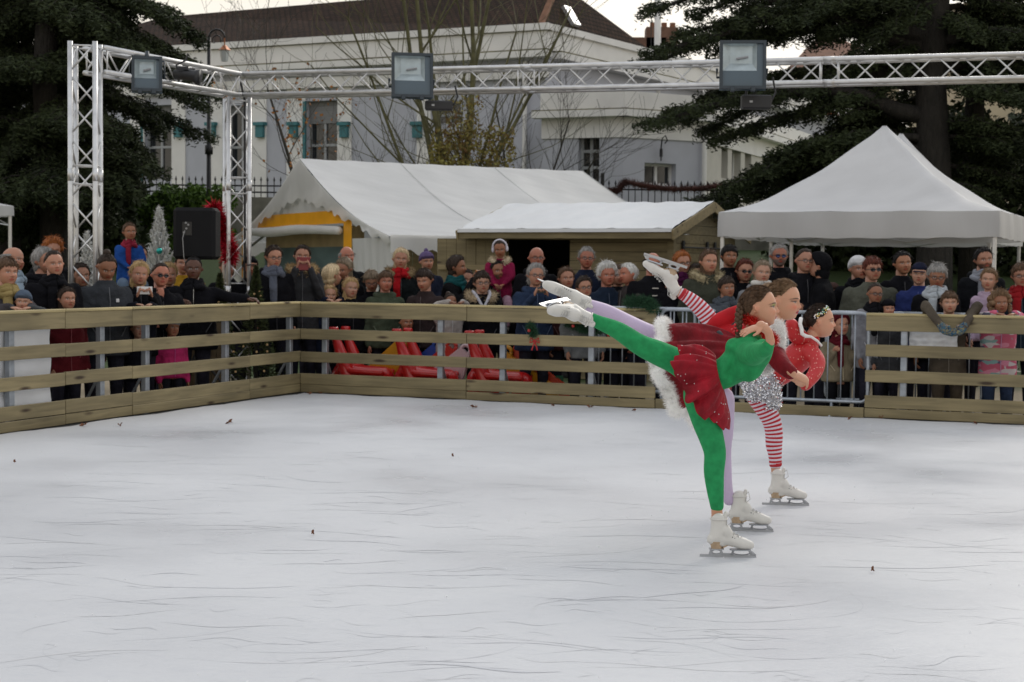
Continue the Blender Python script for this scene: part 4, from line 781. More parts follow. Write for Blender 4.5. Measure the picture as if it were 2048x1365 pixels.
mb.add([tuple(q) for q in V_], [(9 * i + j, 9 * i + j + 1, 9 * i + j + 10, 9 * i + j + 9) for i in range(n_) for j in range(8)])
mb.build('end_wall', vinyl('white_vinyl_curtain', (.72, .72, .71), .4, .3), t, smooth=True); mb = MB()
mb.add([tuple(mq(.06, -hw, -.1)), tuple(mq(.06, -3.3, -.1)), tuple(mq(.06, -3.3, ze)), tuple(mq(.06, -hw, ze))], [(0, 1, 2, 3)])
mb.build('side_curtain', WV2, t); mb = MB()
mb.add([tuple(mq(.07, -1.7, 2.3)), tuple(mq(.07, 1.7, 2.3)), tuple(mq(.07, 1.0, 2.62)), tuple(mq(.07, -1.0, 2.62))], [(0, 1, 2, 3)])
mb.build('gable_infill', WV2, t)
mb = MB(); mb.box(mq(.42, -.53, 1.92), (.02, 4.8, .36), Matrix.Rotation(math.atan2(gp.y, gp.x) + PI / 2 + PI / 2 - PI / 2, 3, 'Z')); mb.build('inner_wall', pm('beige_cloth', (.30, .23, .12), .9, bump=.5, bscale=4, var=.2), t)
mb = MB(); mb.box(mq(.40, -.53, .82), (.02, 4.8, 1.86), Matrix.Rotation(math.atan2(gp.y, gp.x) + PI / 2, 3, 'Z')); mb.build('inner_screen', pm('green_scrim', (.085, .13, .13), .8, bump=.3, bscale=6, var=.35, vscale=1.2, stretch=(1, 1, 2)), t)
mb = MB()
for s_ in np.linspace(.25, Lm - .1, 4):
    for sg in (1, -1): mb.tube([mq(s_, sg * (hw - .08), -.1), mq(s_, sg * (hw - .08), ze - .05)], .03, 8)
    mb.tube([mq(min(s_, Lm - .1), w__, roofz(w__) - .22) for w__ in np.linspace(-hw + .1, hw - .1, 15)], .025, 8)
mb.tube([mq(0.1, 0, zr - .2), mq(Lm - .1, 0, zr - .2)], .03, 8); mb.build('frame_poles', galv, t)
# ================================================================ POP-UP TENTS
def popup(label, corner, ang, side, zv0, zv1, zp, group='white pop-up tents'):
    d = Vector((math.cos(ang), math.sin(ang), 0)); q = Vector((-d.y, d.x, 0)); c0 = Vector((corner.x, corner.y, 0)); ctr = c0 + d * side / 2 + q * side / 2
    t = thing('pop_up_tent', label, 'tent', ctr, group); cs = [c0, c0 + d * side, c0 + d * side + q * side, c0 + q * side]
    mb = MB(); n_ = 24; rings_ = []; lv = 18
    for j in range(lv + 1):
        a = 1 - j / lv; z = zv1 + (zp - zv1) * (((1 - a) ** 1.5 * .93 + .07 * (1 - a)) if j < lv else .985); sc = max(a, .012); ring = []
        for e in range(4):
            for i in range(n_ // 4 * 2):
                f_ = i / (n_ // 4 * 2); p = cs[e].lerp(cs[(e + 1) % 4], f_); sag = .05 * math.sin(PI * f_) * a * (1 if 0 < j < lv else 0) * 1.6; zz = z - sag * math.sin(PI * min(1, (1 - a) * 1.3)) + .008 * math.sin(20 * f_ + j)
                pp = ctr.lerp(p, sc); ring.append((pp.x, pp.y, zz))
        rings_.append(ring)
    mb.rings(rings_, caps=False);  mb.build('canopy', vinyl('polyester', (.66, .66, .67), .22, .25), t, smooth=True)
    mb = MB(); N_ = 30; R1 = []; R2 = []; R3 = []
    for e in range(4):
        for i in range(N_): f_ = i / N_; p = cs[e].lerp(cs[(e + 1) % 4], f_); o = (p - ctr).normalized() * (.01 + .012 * math.sin(f_ * 25)); R1.append((p.x, p.y, zv1)); p = p + o; R2.append((p.x, p.y, (zv0 + zv1) / 2)); R3.append((p.x, p.y, zv0 - .015 * math.sin(PI * f_) + .006 * math.sin(f_ * 40)))
    mb.rings([R1, R2, R3], caps=False); mb.build('valance', vinyl('polyester_valance', (.62, .62, .63), .4, .3), t, smooth=True)
    for c_ in cs:
        ii = (ctr - c_).normalized() * .06; mb = MB(); mb.box((c_.x + ii.x, c_.y + ii.y, zv1 / 2 - .05), (.045, .045, zv1 + .02), Matrix.Rotation(ang, 3, 'Z'), bev=.006); mb.box((c_.x + ii.x, c_.y + ii.y, -.09), (.12, .12, .01)); mb.build('leg', alu, t)
    mb = MB()
    for e in range(4):
        a, b_ = cs[e].lerp(ctr, .03), cs[(e + 1) % 4].lerp(ctr, .03)
        for m_ in (0, .5):
            p0, p1 = a.lerp(b_, m_), a.lerp(b_, m_ + .5); z0, z1 = zv1 - .04, zv1 - .3
            mb.tube([Vector((p0.x, p0.y, z0)), Vector((p1.x, p1.y, z1))], .012, 6); mb.tube([Vector((p0.x, p0.y, z1)), Vector((p1.x, p1.y, z0))], .012, 6)
    mb.tube([Vector((ctr.x, ctr.y, zv1 - .2)), Vector((ctr.x, ctr.y, zp - .1))], .02, 8); mb.build('scissor_frame', alu, t)
    return t
ca = P(1437, 425, 19.4); zv1 = ca.z; zv0 = P(1437, 474, 19.4).z; side = 3.32
popup('white pop-up tent with tall peak standing behind the skaters', ca, math.radians(-25), side, zv0, zv1, P(1762, 250, 20.2).z)
d25 = Vector((math.cos(math.radians(-25)), math.sin(math.radians(-25)), 0)); q25 = Vector((-d25.y, d25.x, 0))
cb = Vector((ca.x, ca.y, 0)) + q25 * (side + .1) - d25 * .35
popup('second white pop-up tent half hidden behind the first peak', cb, math.radians(-25), side * .94, zv0, zv1, P(1812, 268, 23.6).z)
cl = P(27, 400, 24.0); popup('white pop-up tent cut by the left edge of the lawn', Vector((cl.x - 3 * math.cos(.6), cl.y - 3 * math.sin(.6), 0)), .6, 3.0, P(0, 432, 24).z, P(0, 412, 24).z, P(0, 405, 24).z + .7)

# ================================================================ CABIN
Yc = 21.0; TH = math.radians(28);  cz0 = P(1140, 465, Yc).z; p1 = P(1345, 465, Yc); cdir = Vector((-math.cos(TH), math.sin(TH))); al = lambda px: p1.x - onp(px, 480, (p1.x, Yc), cdir)[0]; p0 = Vector((al(952), Yc, 0)); Wc = p1.x - p0.x; dep = 2.4; zrg = P(1430, 410, Yc + 1.3).z
CW = wood((.165, .132, .068), 'cabin_pine'); t = thing('wooden_cabin', 'wooden market cabin with white tarpaulin roof and dark doorway', 'cabin', Vector(((p0.x + p1.x) / 2, Yc + dep / 2, -.1)))
door0, door1 = al(1017), al(1141); zt = cz0 - .06; dz = P(1080, 478, Yc).z
mb = MB()
def planks(mb, a, b_, z0, z1, y, hgt=.125, horizontal=True):
    if horizontal:
        z = z0
        while z < z1 - .02: mb.box(((a + b_) / 2, y + random.uniform(-.003, .003), (z + min(z + hgt, z1)) / 2), (b_ - a, .03, min(hgt, z1 - z) - .006)); z += hgt
    else:
        x = a
        while x < b_ - .02: mb.box(((x + min(x + hgt, b_)) / 2, y + random.uniform(-.003, .003), (z0 + z1) / 2), (min(hgt, b_ - x) - .006, .03, z1 - z0)); x += hgt
planks(mb, p0.x, door0, -.1, zt, Yc); planks(mb, door1, p1.x, -.1, zt, Yc); planks(mb, door0, door1, dz, zt, Yc); mb.build('front_wall', CW, t)
mb = MB()
z = -.1
while z < zt + .6:
    zc_ = z + .06; w_ = dep if zc_ < zt else max(0, dep * (1 - (zc_ - zt) / (zrg - zt)))
    if w_ > .1: mb.box((p1.x - .02, Yc + dep / 2 + .02, zc_), (.03, w_ - .04, .119)); mb.box((p0.x + .02, Yc + dep / 2 + .02, zc_), (.03, w_ - .04, .119))
    z += .125
mb.box((p1.x, Yc - .02, zt / 2 - .05), (.09, .09, zt + .1)); mb.box((p0.x, Yc - .02, zt / 2 - .05), (.09, .09, zt + .1)); mb.box(((p0.x + p1.x) / 2, Yc + dep, zt / 2), (Wc, .03, zt + .2)); mb.build('side_walls', CW, t)
mb = MB(); mb.box(((p0.x + p1.x) / 2, Yc + dep / 2, -.07), (Wc - .1, dep - .1, .04)); mb.box(((p0.x + p1.x) / 2, Yc + dep - .1, .9), (Wc - .1, .04, 1.9)); mb.box((p0.x + .08, Yc + dep / 2, .9), (.03, dep - .1, 1.9)); mb.box((p1.x - .08, Yc + dep / 2, .9), (.03, dep - .1, 1.9)); mb.build('dark_lining', pm('dark_lining', (.01, .01, .009), .95), t)  # near-black floor and linings paint the doorway's shade and block plank-gap light
mb = MB(); ns, nw = 50, 12; x0, x1 = p0.x - .12, p1.x + .12
for sg in (-1, 1):
    V_ = []
    for j in range(nw + 1):
        a = j / nw; y = Yc + dep / 2 + sg * (dep / 2 + .32) * a; zb_ = lerp(zrg, cz0 + .02, a)
        for i in range(ns + 1): V_.append((lerp(x0, x1, i / ns) + (0), y, zb_ + .035 + .012 * math.sin(i * .9 + j * 2.1) * math.sin(j * 1.3 + i * .3)))
    mb.add(V_, [(j * (ns + 1) + i, j * (ns + 1) + i + 1, (j + 1) * (ns + 1) + i + 1, (j + 1) * (ns + 1) + i) for j in range(nw) for i in range(ns)])
    if sg < 0: mb.add([(x0, Yc - .32, cz0 + .06), (x1, Yc - .32, cz0 + .06), (x1, Yc - .33, cz0 + .01), (x0, Yc - .33, cz0 + .01)], [(0, 1, 2, 3)])
mb.build('tarpaulin_roof', pm('tarpaulin', (.58, .59, .60), .35, bump=.5, bscale=4, var=.05, stretch=(1, .5, 1), bdist=.03), t, smooth=True)
LW = wood((.25, .195, .10), 'fresh_pine')
for xx in (x1 + .012, x0 - .012):
    for sg in (-1, 1):
        mb = MB(); a, b_ = Vector((xx, Yc + dep / 2, zrg - .04)), Vector((xx, Yc + dep / 2 + sg * (dep / 2 + .32), cz0 - .03)); m_ = (a + b_) / 2; dv = (b_ - a); mb.box(m_, (.025, dv.length, .13), Matrix.Rotation(math.atan2(dv.z, dv.y), 3, 'X')); mb.build('barge_board', LW, t)
mb = MB(); mb.box(((x0 + x1) / 2, Yc - .28, cz0 - .03), (x1 - x0, .04, .09)); mb.build('eave_beam', CW, t)
mb = MB()
mb.tube([(p1.x + .03, Yc + .3, 1.72), (p1.x + .03, Yc + 1.9, 1.72)], .012, 6)
for yy in (.35, 1.25, 1.55): mb.box((p1.x + .02, Yc + yy, 1.68), (.02, .06, .26))
mb.build('iron_latch', black, t)
# open door leaf folded back against the front wall
dl1 = door0; dl0 = door0 - 1.12; zl_ = dz + .02; mb = MB(); planks(mb, dl0, dl1, -.05, zl_, Yc - .06, .16, False); mb.build('door_leaf', CW, t)
mb = MB(); yy = Yc - .09; mb.box(((dl0 + dl1) / 2, yy, 1.42), (dl1 - dl0 - .06, .03, .07)); mb.box(((dl0 + dl1) / 2, yy, .3), (dl1 - dl0 - .06, .03, .09)); a, b_ = Vector((dl0 + .15, yy, .4)), Vector((dl1 - .1, yy, 1.38)); dv = b_ - a; mb.box((a + b_) / 2, (dv.length, .028, .07), Matrix.Rotation(-math.atan2(dv.z, dv.x), 3, 'Y')); mb.build('door_brace', LW, t)
# turn the finished cabin about its front right corner
Rc = Matrix.Rotation(-TH, 3, 'Z'); pv = Vector((p1.x, Yc, 0)); l0 = Vector(t.location); t.location = pv + Rc @ (l0 - pv); t.rotation_euler = (0, 0, -TH)
t = thing('wooden_screen', 'vertical plank screen under the marquee edge left of the cabin door', 'screen', P(825, 560, 24.9)); mb = MB(); planks(mb, P(776, 480, 24.9).x, P(890, 480, 24.9).x, -.1, 1.72, 24.9, .13, False); mb.build('planks', wood((.25, .19, .09), 'screen_pine'), t)
# ================================================================ TOWN BUILDING
Yb = 42.6; BC = P(1090, 200, Yb); BLp = P(430, 200, 47.1); fd = (BLp - BC); fd.z = 0; fd.normalize(); rdv = P(1330, 200, 48.4) - BC; rdv.z = 0; rdv.normalize()
B0 = Vector((BC.x, BC.y, 0)); fn = Vector((fd.y, -fd.x, 0)); fn = fn if fn.y < 0 else -fn; rn = Vector((rdv.y, -rdv.x, 0)); rn = rn if rn.x > 0 else -rn
def fz(x, y): return onp(x, y, B0, fd)
def rz_(x, y): return onp(x, y, B0, rdv)
stucco = pm('lilac_render', (.47, .48, .53), .9, bump=.2, bscale=30, var=.06, vscale=1.5); white = pm('white_render', (.76, .745, .72), .9, bump=.2, bscale=20, var=.08, vscale=1.2); mossy = pm('mossy_ledge', (.16, .15, .09), .95, var=.4, vscale=2.5)
glass = pm('window_glass', (.02, .022, .025), .08, var=0, spec=.8); teal = pm('teal_paint', (.04, .17, .19), .6, var=.1); greyf = pm('grey_frame', (.36, .37, .38), .6, var=.05); tile = None
tile = bpy.data.materials.new('roof_tiles'); tile.use_nodes = True; tt, bb = nodes(tile); n = tt.nodes.new; l = tt.links.new
tcx = n('ShaderNodeTexCoord'); br = n('ShaderNodeTexBrick'); br.inputs['Scale'].default_value = 1; br.inputs['Brick Width'].default_value = .2; br.inputs['Row Height'].default_value = .16; br.inputs['Mortar Size'].default_value = .02
br.inputs['Color1'].default_value = (.034, .022, .017, 1); br.inputs['Color2'].default_value = (.058, .034, .024, 1); br.inputs['Mortar'].default_value = (.012, .010, .008, 1); l(tcx.outputs['UV'], br.inputs['Vector'])
nn_ = n('ShaderNodeTexNoise'); nn_.inputs['Scale'].default_value = .5; nn_.inputs['Detail'].default_value = 5; l(tcx.outputs['Object'], nn_.inputs['Vector']); mm = n('ShaderNodeMapRange'); mm.inputs[3].default_value = .5; mm.inputs[4].default_value = 1.4; l(nn_.outputs[0], mm.inputs[0]); hh = n('ShaderNodeHueSaturation'); l(mm.outputs[0], hh.inputs['Value']); l(br.outputs[0], hh.inputs['Color']); l(hh.outputs[0], bb.inputs['Base Color']); bb.inputs['Roughness'].default_value = .95; bb.inputs['Specular IOR Level'].default_value = .1
bpn = n('ShaderNodeBump'); bpn.inputs['Strength'].default_value = .8; bpn.inputs['Distance'].default_value = .03; l(br.outputs['Fac'], bpn.inputs['Height']); bpn.invert = True; l(bpn.outputs[0], bb.inputs['Normal'])
town = thing('town_hall', 'long pale lilac building with brown tiled hipped roof behind the park', 'building', B0 + Vector((0, 0, 1.9)))
def wall(mb, p0, d, nrm, s0, s1, z0, z1, ops, th=.3, mat=0):
    """wall slab with real openings; outer face through p0"""
    S_ = sorted({s0, s1, *[o[0] for o in ops], *[o[1] for o in ops]}); Z_ = sorted({z0, z1, *[o[2] for o in ops], *[o[3] for o in ops]})
    for a, b_ in zip(S_[:-1], S_[1:]):
        for c, e in zip(Z_[:-1], Z_[1:]):
            if any(o[0] <= a + 1e-6 and b_ <= o[1] + 1e-6 and o[2] <= c + 1e-6 and e <= o[3] + 1e-6 for o in ops): continue
            q = [p0 + d * x + Vector((0, 0, z)) for x, z in ((a, c), (b_, c), (b_, e), (a, e))]; V_ = [tuple(x) for x in q]; mb.add(V_, [(0, 1, 2, 3)], mat)
    for o in ops:
        a, b_, c, e = o[:4]; q = [p0 + d * x + Vector((0, 0, z)) for x, z in ((a, c), (b_, c), (b_, e), (a, e))]; r = [x - nrm * th for x in q]; mb.add([tuple(x) for x in q + r], [(i, (i + 1) % 4, 4 + (i + 1) % 4, 4 + i) for i in range(4)], mat)
def slab(mb, p0, d, nrm, s0, s1, z0, z1, out, back=.0, mat=0):
    c = p0 + d * ((s0 + s1) / 2) + nrm * ((out - back) / 2) + Vector((0, 0, (z0 + z1) / 2)); mb.box(c, (abs(s1 - s0), out + back, z1 - z0), Matrix.Rotation(math.atan2(d.y, d.x), 3, 'Z'), mat)
def window(par, p0, d, nrm, o, cols=2, rows=(.5,), shade=0, th=.22, mat=greyf):
    a, b_, c, e = o[:4]; a, b_ = min(a, b_), max(a, b_); R = Matrix.Rotation(math.atan2(d.y, d.x), 3, 'Z'); at = lambda s_, z: p0 + d * s_ - nrm * th + Vector((0, 0, z)); mb = MB(); w_ = .07
    for s_ in [a + w_ / 2, b_ - w_ / 2] + [lerp(a, b_, i / cols) for i in range(1, cols)]: mb.box(at(s_, (c + e) / 2), (w_, .06, e - c), R)
    for z in [c + w_ / 2, e - w_ / 2] + [lerp(c, e, r_) for r_ in rows]: mb.box(at((a + b_) / 2, z), (b_ - a, .055, w_), R)
    f_ = mb.build('window', mat, par); g = MB(); g.box(at((a + b_) / 2, (c + e) / 2) - nrm * .03, (b_ - a, .01, e - c), R); g.build('pane', glass, f_)
    if shade: g = MB(); g.box(at((a + b_) / 2, lerp(c, e, 1 - shade / 2)) + nrm * .04, (b_ - a - .04, .02, (e - c) * shade), R); g.build('roller_shutter', pm('shutter', (.20, .20, .20), .7, bump=.4, bscale=3, stretch=(1, 1, 8), var=.1), f_)
    return f_
zt_, zp_ = fz(1090, 48)[1], fz(1090, 100)[1]; zg = 1.5; Lf = 19.0
ops = []; wins = ((287, 345, 212, 362, .35), (452, 505, 212, 362, .1), (612, 676, 203, 362, .28), (866, 922, 205, 250, 0))
for x0, x1, y0, y1, sh in wins: a, zt1 = fz(x0, y0); b_, _ = fz(x1, y0); z1 = fz((x0 + x1) / 2, y1)[1]; ops.append((min(a, b_), max(a, b_), z1, (zt1), sh))
mb = MB(); wall(mb, B0, fd, fn, 0, Lf, zg - .5, zp_, ops); mb.build('front_wall', stucco, town)
for o in ops: window(town, B0, fd, fn, o, 2 if o[0] > 2 else 3, (.45,), o[4])
mb = MB(); slab(mb, B0, fd, fn, -.1, Lf, zp_, zt_ - .18, .12, .6); slab(mb, B0, fd, fn, -.15, Lf, zt_ - .18, zt_, .20, .6); slab(mb, B0, fd, fn, -.2, Lf, zp_ - .22, zp_ - .05, .38); slab(mb, B0, fd, fn, -.12, Lf, zp_ - .75, zp_ - .45, .14); mb.build('parapet', white, town)
mb = MB(); slab(mb, B0, fd, fn, -.2, Lf, zp_ - .05, zp_ - .01, .36); slab(mb, B0, fd, fn, -.2, Lf, zt_ - .2, zt_ - .182, .14); mb.build('mossy_ledge', mossy, town)
# pale pilasters between lilac fields
mb = MB()
for x0, x1 in ((262, 290), (345, 372), (420, 452), (506, 534), (575, 612), (676, 704), (835, 862)):
    a, b_ = fz(x0, 300)[0], fz(x1, 300)[0]; slab(mb, B0, fd, fn, min(a, b_), max(a, b_), zg - .4, zp_ - .75, .05)
mb.build('pilasters', white, town)
for x in (250, 361, 427, 524, 591, 692, 838):
    a, z = fz(x, 262 if x > 300 else 265); mb = MB(); slab(mb, B0, fd, fn, a - .13, a + .13, z - .2, z + .14, .17); slab(mb, B0, fd, fn, a - .18, a + .18, z + .14, z + .24, .22); mb.build('teal_bracket', teal, town)
for o in ops[:3]:
    mb = MB(); slab(mb, B0, fd, fn, o[1] - .02, o[1] + .07, o[2], o[3], .07); mb.build('teal_shutter', teal, town)
# right flank
rt, rp = rz_(1330, 111)[1], rz_(1330, 150)[1]; mb = MB(); wall(mb, B0, rdv, rn, 0, 24, zg - .5, zp_, []); mb.build('side_wall', stucco, town)
mb = MB(); slab(mb, B0, rdv, rn, .15, 24, zp_, zt_ - .18, .10, .3); slab(mb, B0, rdv, rn, .2, 24, zt_ - .18, zt_, .18, .3); slab(mb, B0, rdv, rn, .3, 24, zp_ - .22, zp_ - .05, .34); mb.build('side_parapet', white, town)
mb = MB(); slab(mb, B0, rdv, rn, .3, 24, zp_ - .05, zp_ - .01, .32); mb.build('side_mossy_ledge', mossy, town)
# roof
def tilef(mb_, pts): pass
def roofmesh(name, quads, mats, par):
    me = bpy.data.meshes.new(name); v = []; f = []; uv = []; o_ = Vector(ORI[par.name])
    for q in quads:
        k = len(v); v += [tuple(Vector(p) - o_) for p in q]; f.append(tuple(range(k, k + len(q)))); e = (Vector(q[1]) - Vector(q[0])).normalized(); nn = e.cross(Vector(q[-1]) - Vector(q[0])).normalized(); w_ = nn.cross(e); uv += [((Vector(p) - Vector(q[0])).dot(e), (Vector(p) - Vector(q[0])).dot(w_)) for p in q]
    me.from_pydata(v, [], f); ul = me.uv_layers.new(name='UV'); ul.data.foreach_set('uv', [c for u in uv for c in u]); me.materials.append(mats); return link(name, me, par)
slope = 4.6; inw = 6.5; ex = Vector((0, 0, 1))
r0 = B0 - fn * .35 - rn * .35 + ex * (zt_ - .02); rL = B0 + fd * Lf - fn * .35 + ex * (zt_ - .02); hipp = P(1118, -34, 46.0); slope = hipp.z - zt_; hipL = P(330, -40, 53); hipL.z = hipp.z; rB = B0 + rdv * rz_(1338, 108)[0] - rn * .35 + ex * (zt_ - .02); rLB = rL + rdv * 7
far = B0 + rdv * 24 + fd * Lf + ex * zt_
roofmesh('roof', [[r0, rL, hipL, hipp], [rB, r0, hipp], [rLB, rB, hipp, hipL], [rL, rLB, hipL]], tile, town)
mb = MB(); 
for i in range(26): a = r0.lerp(hipp, i / 26); b_ = r0.lerp(hipp, (i + .92) / 26); mb.tube([a + ex * .02, b_ + ex * .06], .10, 8)
mb.build('hip_ridge_tiles', pm('ridge_tile', (.17, .085, .05), .9, var=.25), town)
q = onp(1143, 40, r0.xy, rdv.xy); sk = r0 + rdv * (q[0]) * .9 - rn * 1.0 + ex * 1.0; mb = MB(); nr = (rB - r0).cross(hipp - r0).normalized(); nr = nr if nr.z > 0 else -nr; 
base = P(1143, 40, 44.0); ud = rdv; vd = nr.cross(ud); 
d_ = ray(1143, 40); k_ = (r0 - Vector((0, 0, CAMH))).dot(nr) / d_.dot(nr); sp_ = Vector((0, 0, CAMH)) + d_ * k_ + nr * .05; mb.add([tuple(sp_ + ud * a + vd * b_ + nr * c) for c in (-.06, .06) for a, b_ in ((-.22, -.25), (.16, -.25), (.16, .4), (-.22, .4))], [(3, 2, 1, 0), (4, 5, 6, 7), (0, 1, 5, 4), (1, 2, 6, 5), (2, 3, 7, 6), (3, 0, 4, 7)]); mb.build('skylight', pm('skylight', (.6, .6, .6), .25, metal=.5, var=0), town)
# downpipe
mb = MB(); a, _ = fz(1053, 200); mb.tube([B0 + fd * a + fn * .1 + ex * zg, B0 + fd * a + fn * .1 + ex * (zp_ - .3)], .06, 8); mb.build('downpipe', white, town)
# chimneys beyond the roof
t = thing('chimney_stack', 'tall white mast-like chimney rising beside the tiled roof', 'chimney', P(1316, 110, 48)); mb = MB(); a, b_ = P(1316, 112, 48), P(1316, -60, 48); mb.tube([a - ex * 2, b_], .10, 12); mb.build('shaft', white, t, smooth=True); mb = MB(); mb.tube([P(1302, 112, 48), P(1303, -30, 48)], .012, 5); mb.build('aerial_rod', black, t)
t = thing('chimney_block', 'brick chimney block with pots past the end of the tiled roof', 'chimney', P(1300, 90, 56)); mb = MB(); c = P(1322, 92, 56); mb.box(c - ex * .9, (1.1, .8, 3)); c2 = P(1285, 84, 56); mb.box(c2 - ex * 1.0, (1.6, .8, 2.2)); mb.build('stack', pm('brick', (.14, .075, .05), .9, bump=.4, bscale=12, var=.3), t); mb = MB()
for dx in (-.3, .1, .4): mb = MB(); mb.tube([c + Vector((dx, 0, .5)), c + Vector((dx, 0, .8))], .1, 8); mb.build('chimney_pot', pm('terracotta', (.2, .09, .05), .9), t)

# ---- lower annex, chamfered corner, with windows
Ya = 39.0; AC = P(1246, 300, Ya); AL = P(1085, 300, 39.8); AR = P(1408, 300, 40.2); AF = P(1640, 300, 52.5)
annex = thing('annex', 'low white annex with parapet and barred windows beside the tiled building', 'building', Vector((AC.x, AC.y, 1.9)))
segs = [(AL, AC), (AC, AR), (AR, AF)]; pzt, pzb, pzc = P(1246, 182, Ya).z, P(1246, 222, Ya).z, P(1246, 234, Ya).z
for i, (a, b_) in enumerate(segs):
    a0, b0 = Vector((a.x, a.y, 0)), Vector((b_.x, b_.y, 0)); d = (b0 - a0).normalized(); nr = Vector((d.y, -d.x, 0)); L = (b0 - a0).length; op = []
    if i == 0: s0, s1 = onp(1157, 300, a0, d)[0], onp(1199, 300, a0, d)[0]; op = [(s0, s1, onp(1178, 368, a0, d)[1], onp(1178, 268, a0, d)[1])]
    if i == 1: s0, s1 = onp(1289, 330, a0, d)[0], onp(1352, 330, a0, d)[0]; op = [(s0, s1, onp(1320, 372, a0, d)[1], onp(1320, 327, a0, d)[1])]
    if i == 2:
        for x0, x1 in ((1443, 1456), (1464, 1482), (1490, 1503), (1525, 1534), (1545, 1553)): op.append((onp(x0, 300, a0, d)[0], onp(x1, 300, a0, d)[0], onp(1470, 362, a0, d)[1], onp(1443, 276, a0, d)[1]))
    mb = MB(); wall(mb, a0, d, nr, 0, L, zg - .5, pzb, op, mat=0); mb.build('wall', stucco if i < 2 else pm('warm_lit_render', (.52, .50, .45), .9, var=.06), annex)  # right side's warm light is put into its cream wall colour
    for o in op: window(annex, a0, d, nr, o, 1 if i == 2 and o[1] - o[0] < 1.3 else 2, (.33, .66) if i == 0 else (), mat=white if i else greyf)
    mb = MB(); slab(mb, a0, d, nr, -.05, L + .05, pzb, pzt, .06, .3); slab(mb, a0, d, nr, -.2, L + .2, pzc, pzb + .02, .3); slab(mb, a0, d, nr, -.02, L, pzc - .5, pzc, .04); mb.build('parapet', white, annex)
    mb = MB(); slab(mb, a0, d, nr, -.2, L + .2, pzb + .02, pzb + .05, .28); mb.build('mossy_ledge', mossy, annex)
mb = MB(); mb.tube([AR + Vector((0, -.12, 6 - AR.z)), AR + Vector((0, -.12, zg - AR.z))], .06, 8); mb.build('downpipe', white, annex)
lb = P(1322, 322, 39.4); mb = MB(); mb.tube([lb, lb + ex * .35, lb + ex * .55 + Vector((.02, -.05, 0)), lb + ex * .62 + Vector((.09, -.1, 0)), lb + ex * .5 + Vector((.14, -.1, 0)), lb + ex * .42 + Vector((.08, -.1, 0))], .018, 6); mb.tube([lb + ex * .1, lb + ex * .3], .04, 6); mb.build('wall_lantern', black, annex)
# roof of the annex
mb = MB(); mb.add([tuple(Vector((p.x, p.y, pzt - .3))) for p in (AL, AC, AR, AF)] + [(AF.x - 14, AF.y + 4, pzt - .3), (AL.x, AL.y + 10, pzt - .3)], [(0, 1, 2, 3, 4, 5)]); mb.build('flat_roof', pm('bitumen', (.06, .06, .06), .9), annex)
# ---- beige houses far behind
def house(label, x0, x1, ytop, Y, col, wx, roofc=(.16, .08, .05)):
    a, b_ = P(x0, ytop, Y), P(x1, ytop, Y); t = thing('house', label, 'house', Vector(((a.x + b_.x) / 2, Y, 1.9)), 'houses beyond the trees'); zt1 = a.z; p = Vector((a.x, Y, 0)); d = Vector((1, 0, 0)); nr = Vector((0, -1, 0)); op = []
    for cx, cy, w_, h_ in wx: c = P(cx, cy, Y); op.append((c.x - p.x - w_ / 2, c.x - p.x + w_ / 2, c.z - h_ / 2, c.z + h_ / 2))
    mb = MB(); wall(mb, p, d, nr, 0, b_.x - a.x, 1, zt1, op); mb.add([(b_.x, Y, 1), (b_.x, Y + 9, 1), (b_.x, Y + 9, zt1), (b_.x, Y, zt1)], [(0, 1, 2, 3)]); mb.add([(a.x, Y + 9, 1), (a.x, Y, 1), (a.x, Y, zt1), (a.x, Y + 9, zt1)], [(0, 1, 2, 3)]); mb.build('wall', pm('beige_render', col, .9, var=.12, vscale=.7), t)
    for o in op: window(t, p, d, nr, o, 2, (.5,), mat=white)
    mb = MB(); m_ = (a.x + b_.x) / 2; mb.prism([(a.x - .3, Y - .3, zt1), (b_.x + .3, Y - .3, zt1), (b_.x - 2, Y + 4.5, zt1 + 2.2), (a.x + 2, Y + 4.5, zt1 + 2.2)], (0, 0, 1), 0, .15); mb.build('roof', pm('far_tiles', roofc, .9, var=.2), t)
house('beige rendered house far behind with small window between cedar boughs', 1585, 1800, 150, 62, (.42, .34, .23), [(1735, 235, 1.1, 1.7), (1650, 245, 1.0, 1.5)])
house('pale beige apartment block far right behind the cedar trunk', 1930, 2180, 5, 66, (.45, .38, .27), [(2010, 300, 1.2, 1.8), (1985, 120, 1.2, 1.8), (2100, 120, 1.2, 1.8)])
house('grey house glimpsed at the far left behind the cedar', -160, 60, 330, 60, (.30, .28, .26), [(20, 350, 1.2, 1.6)])
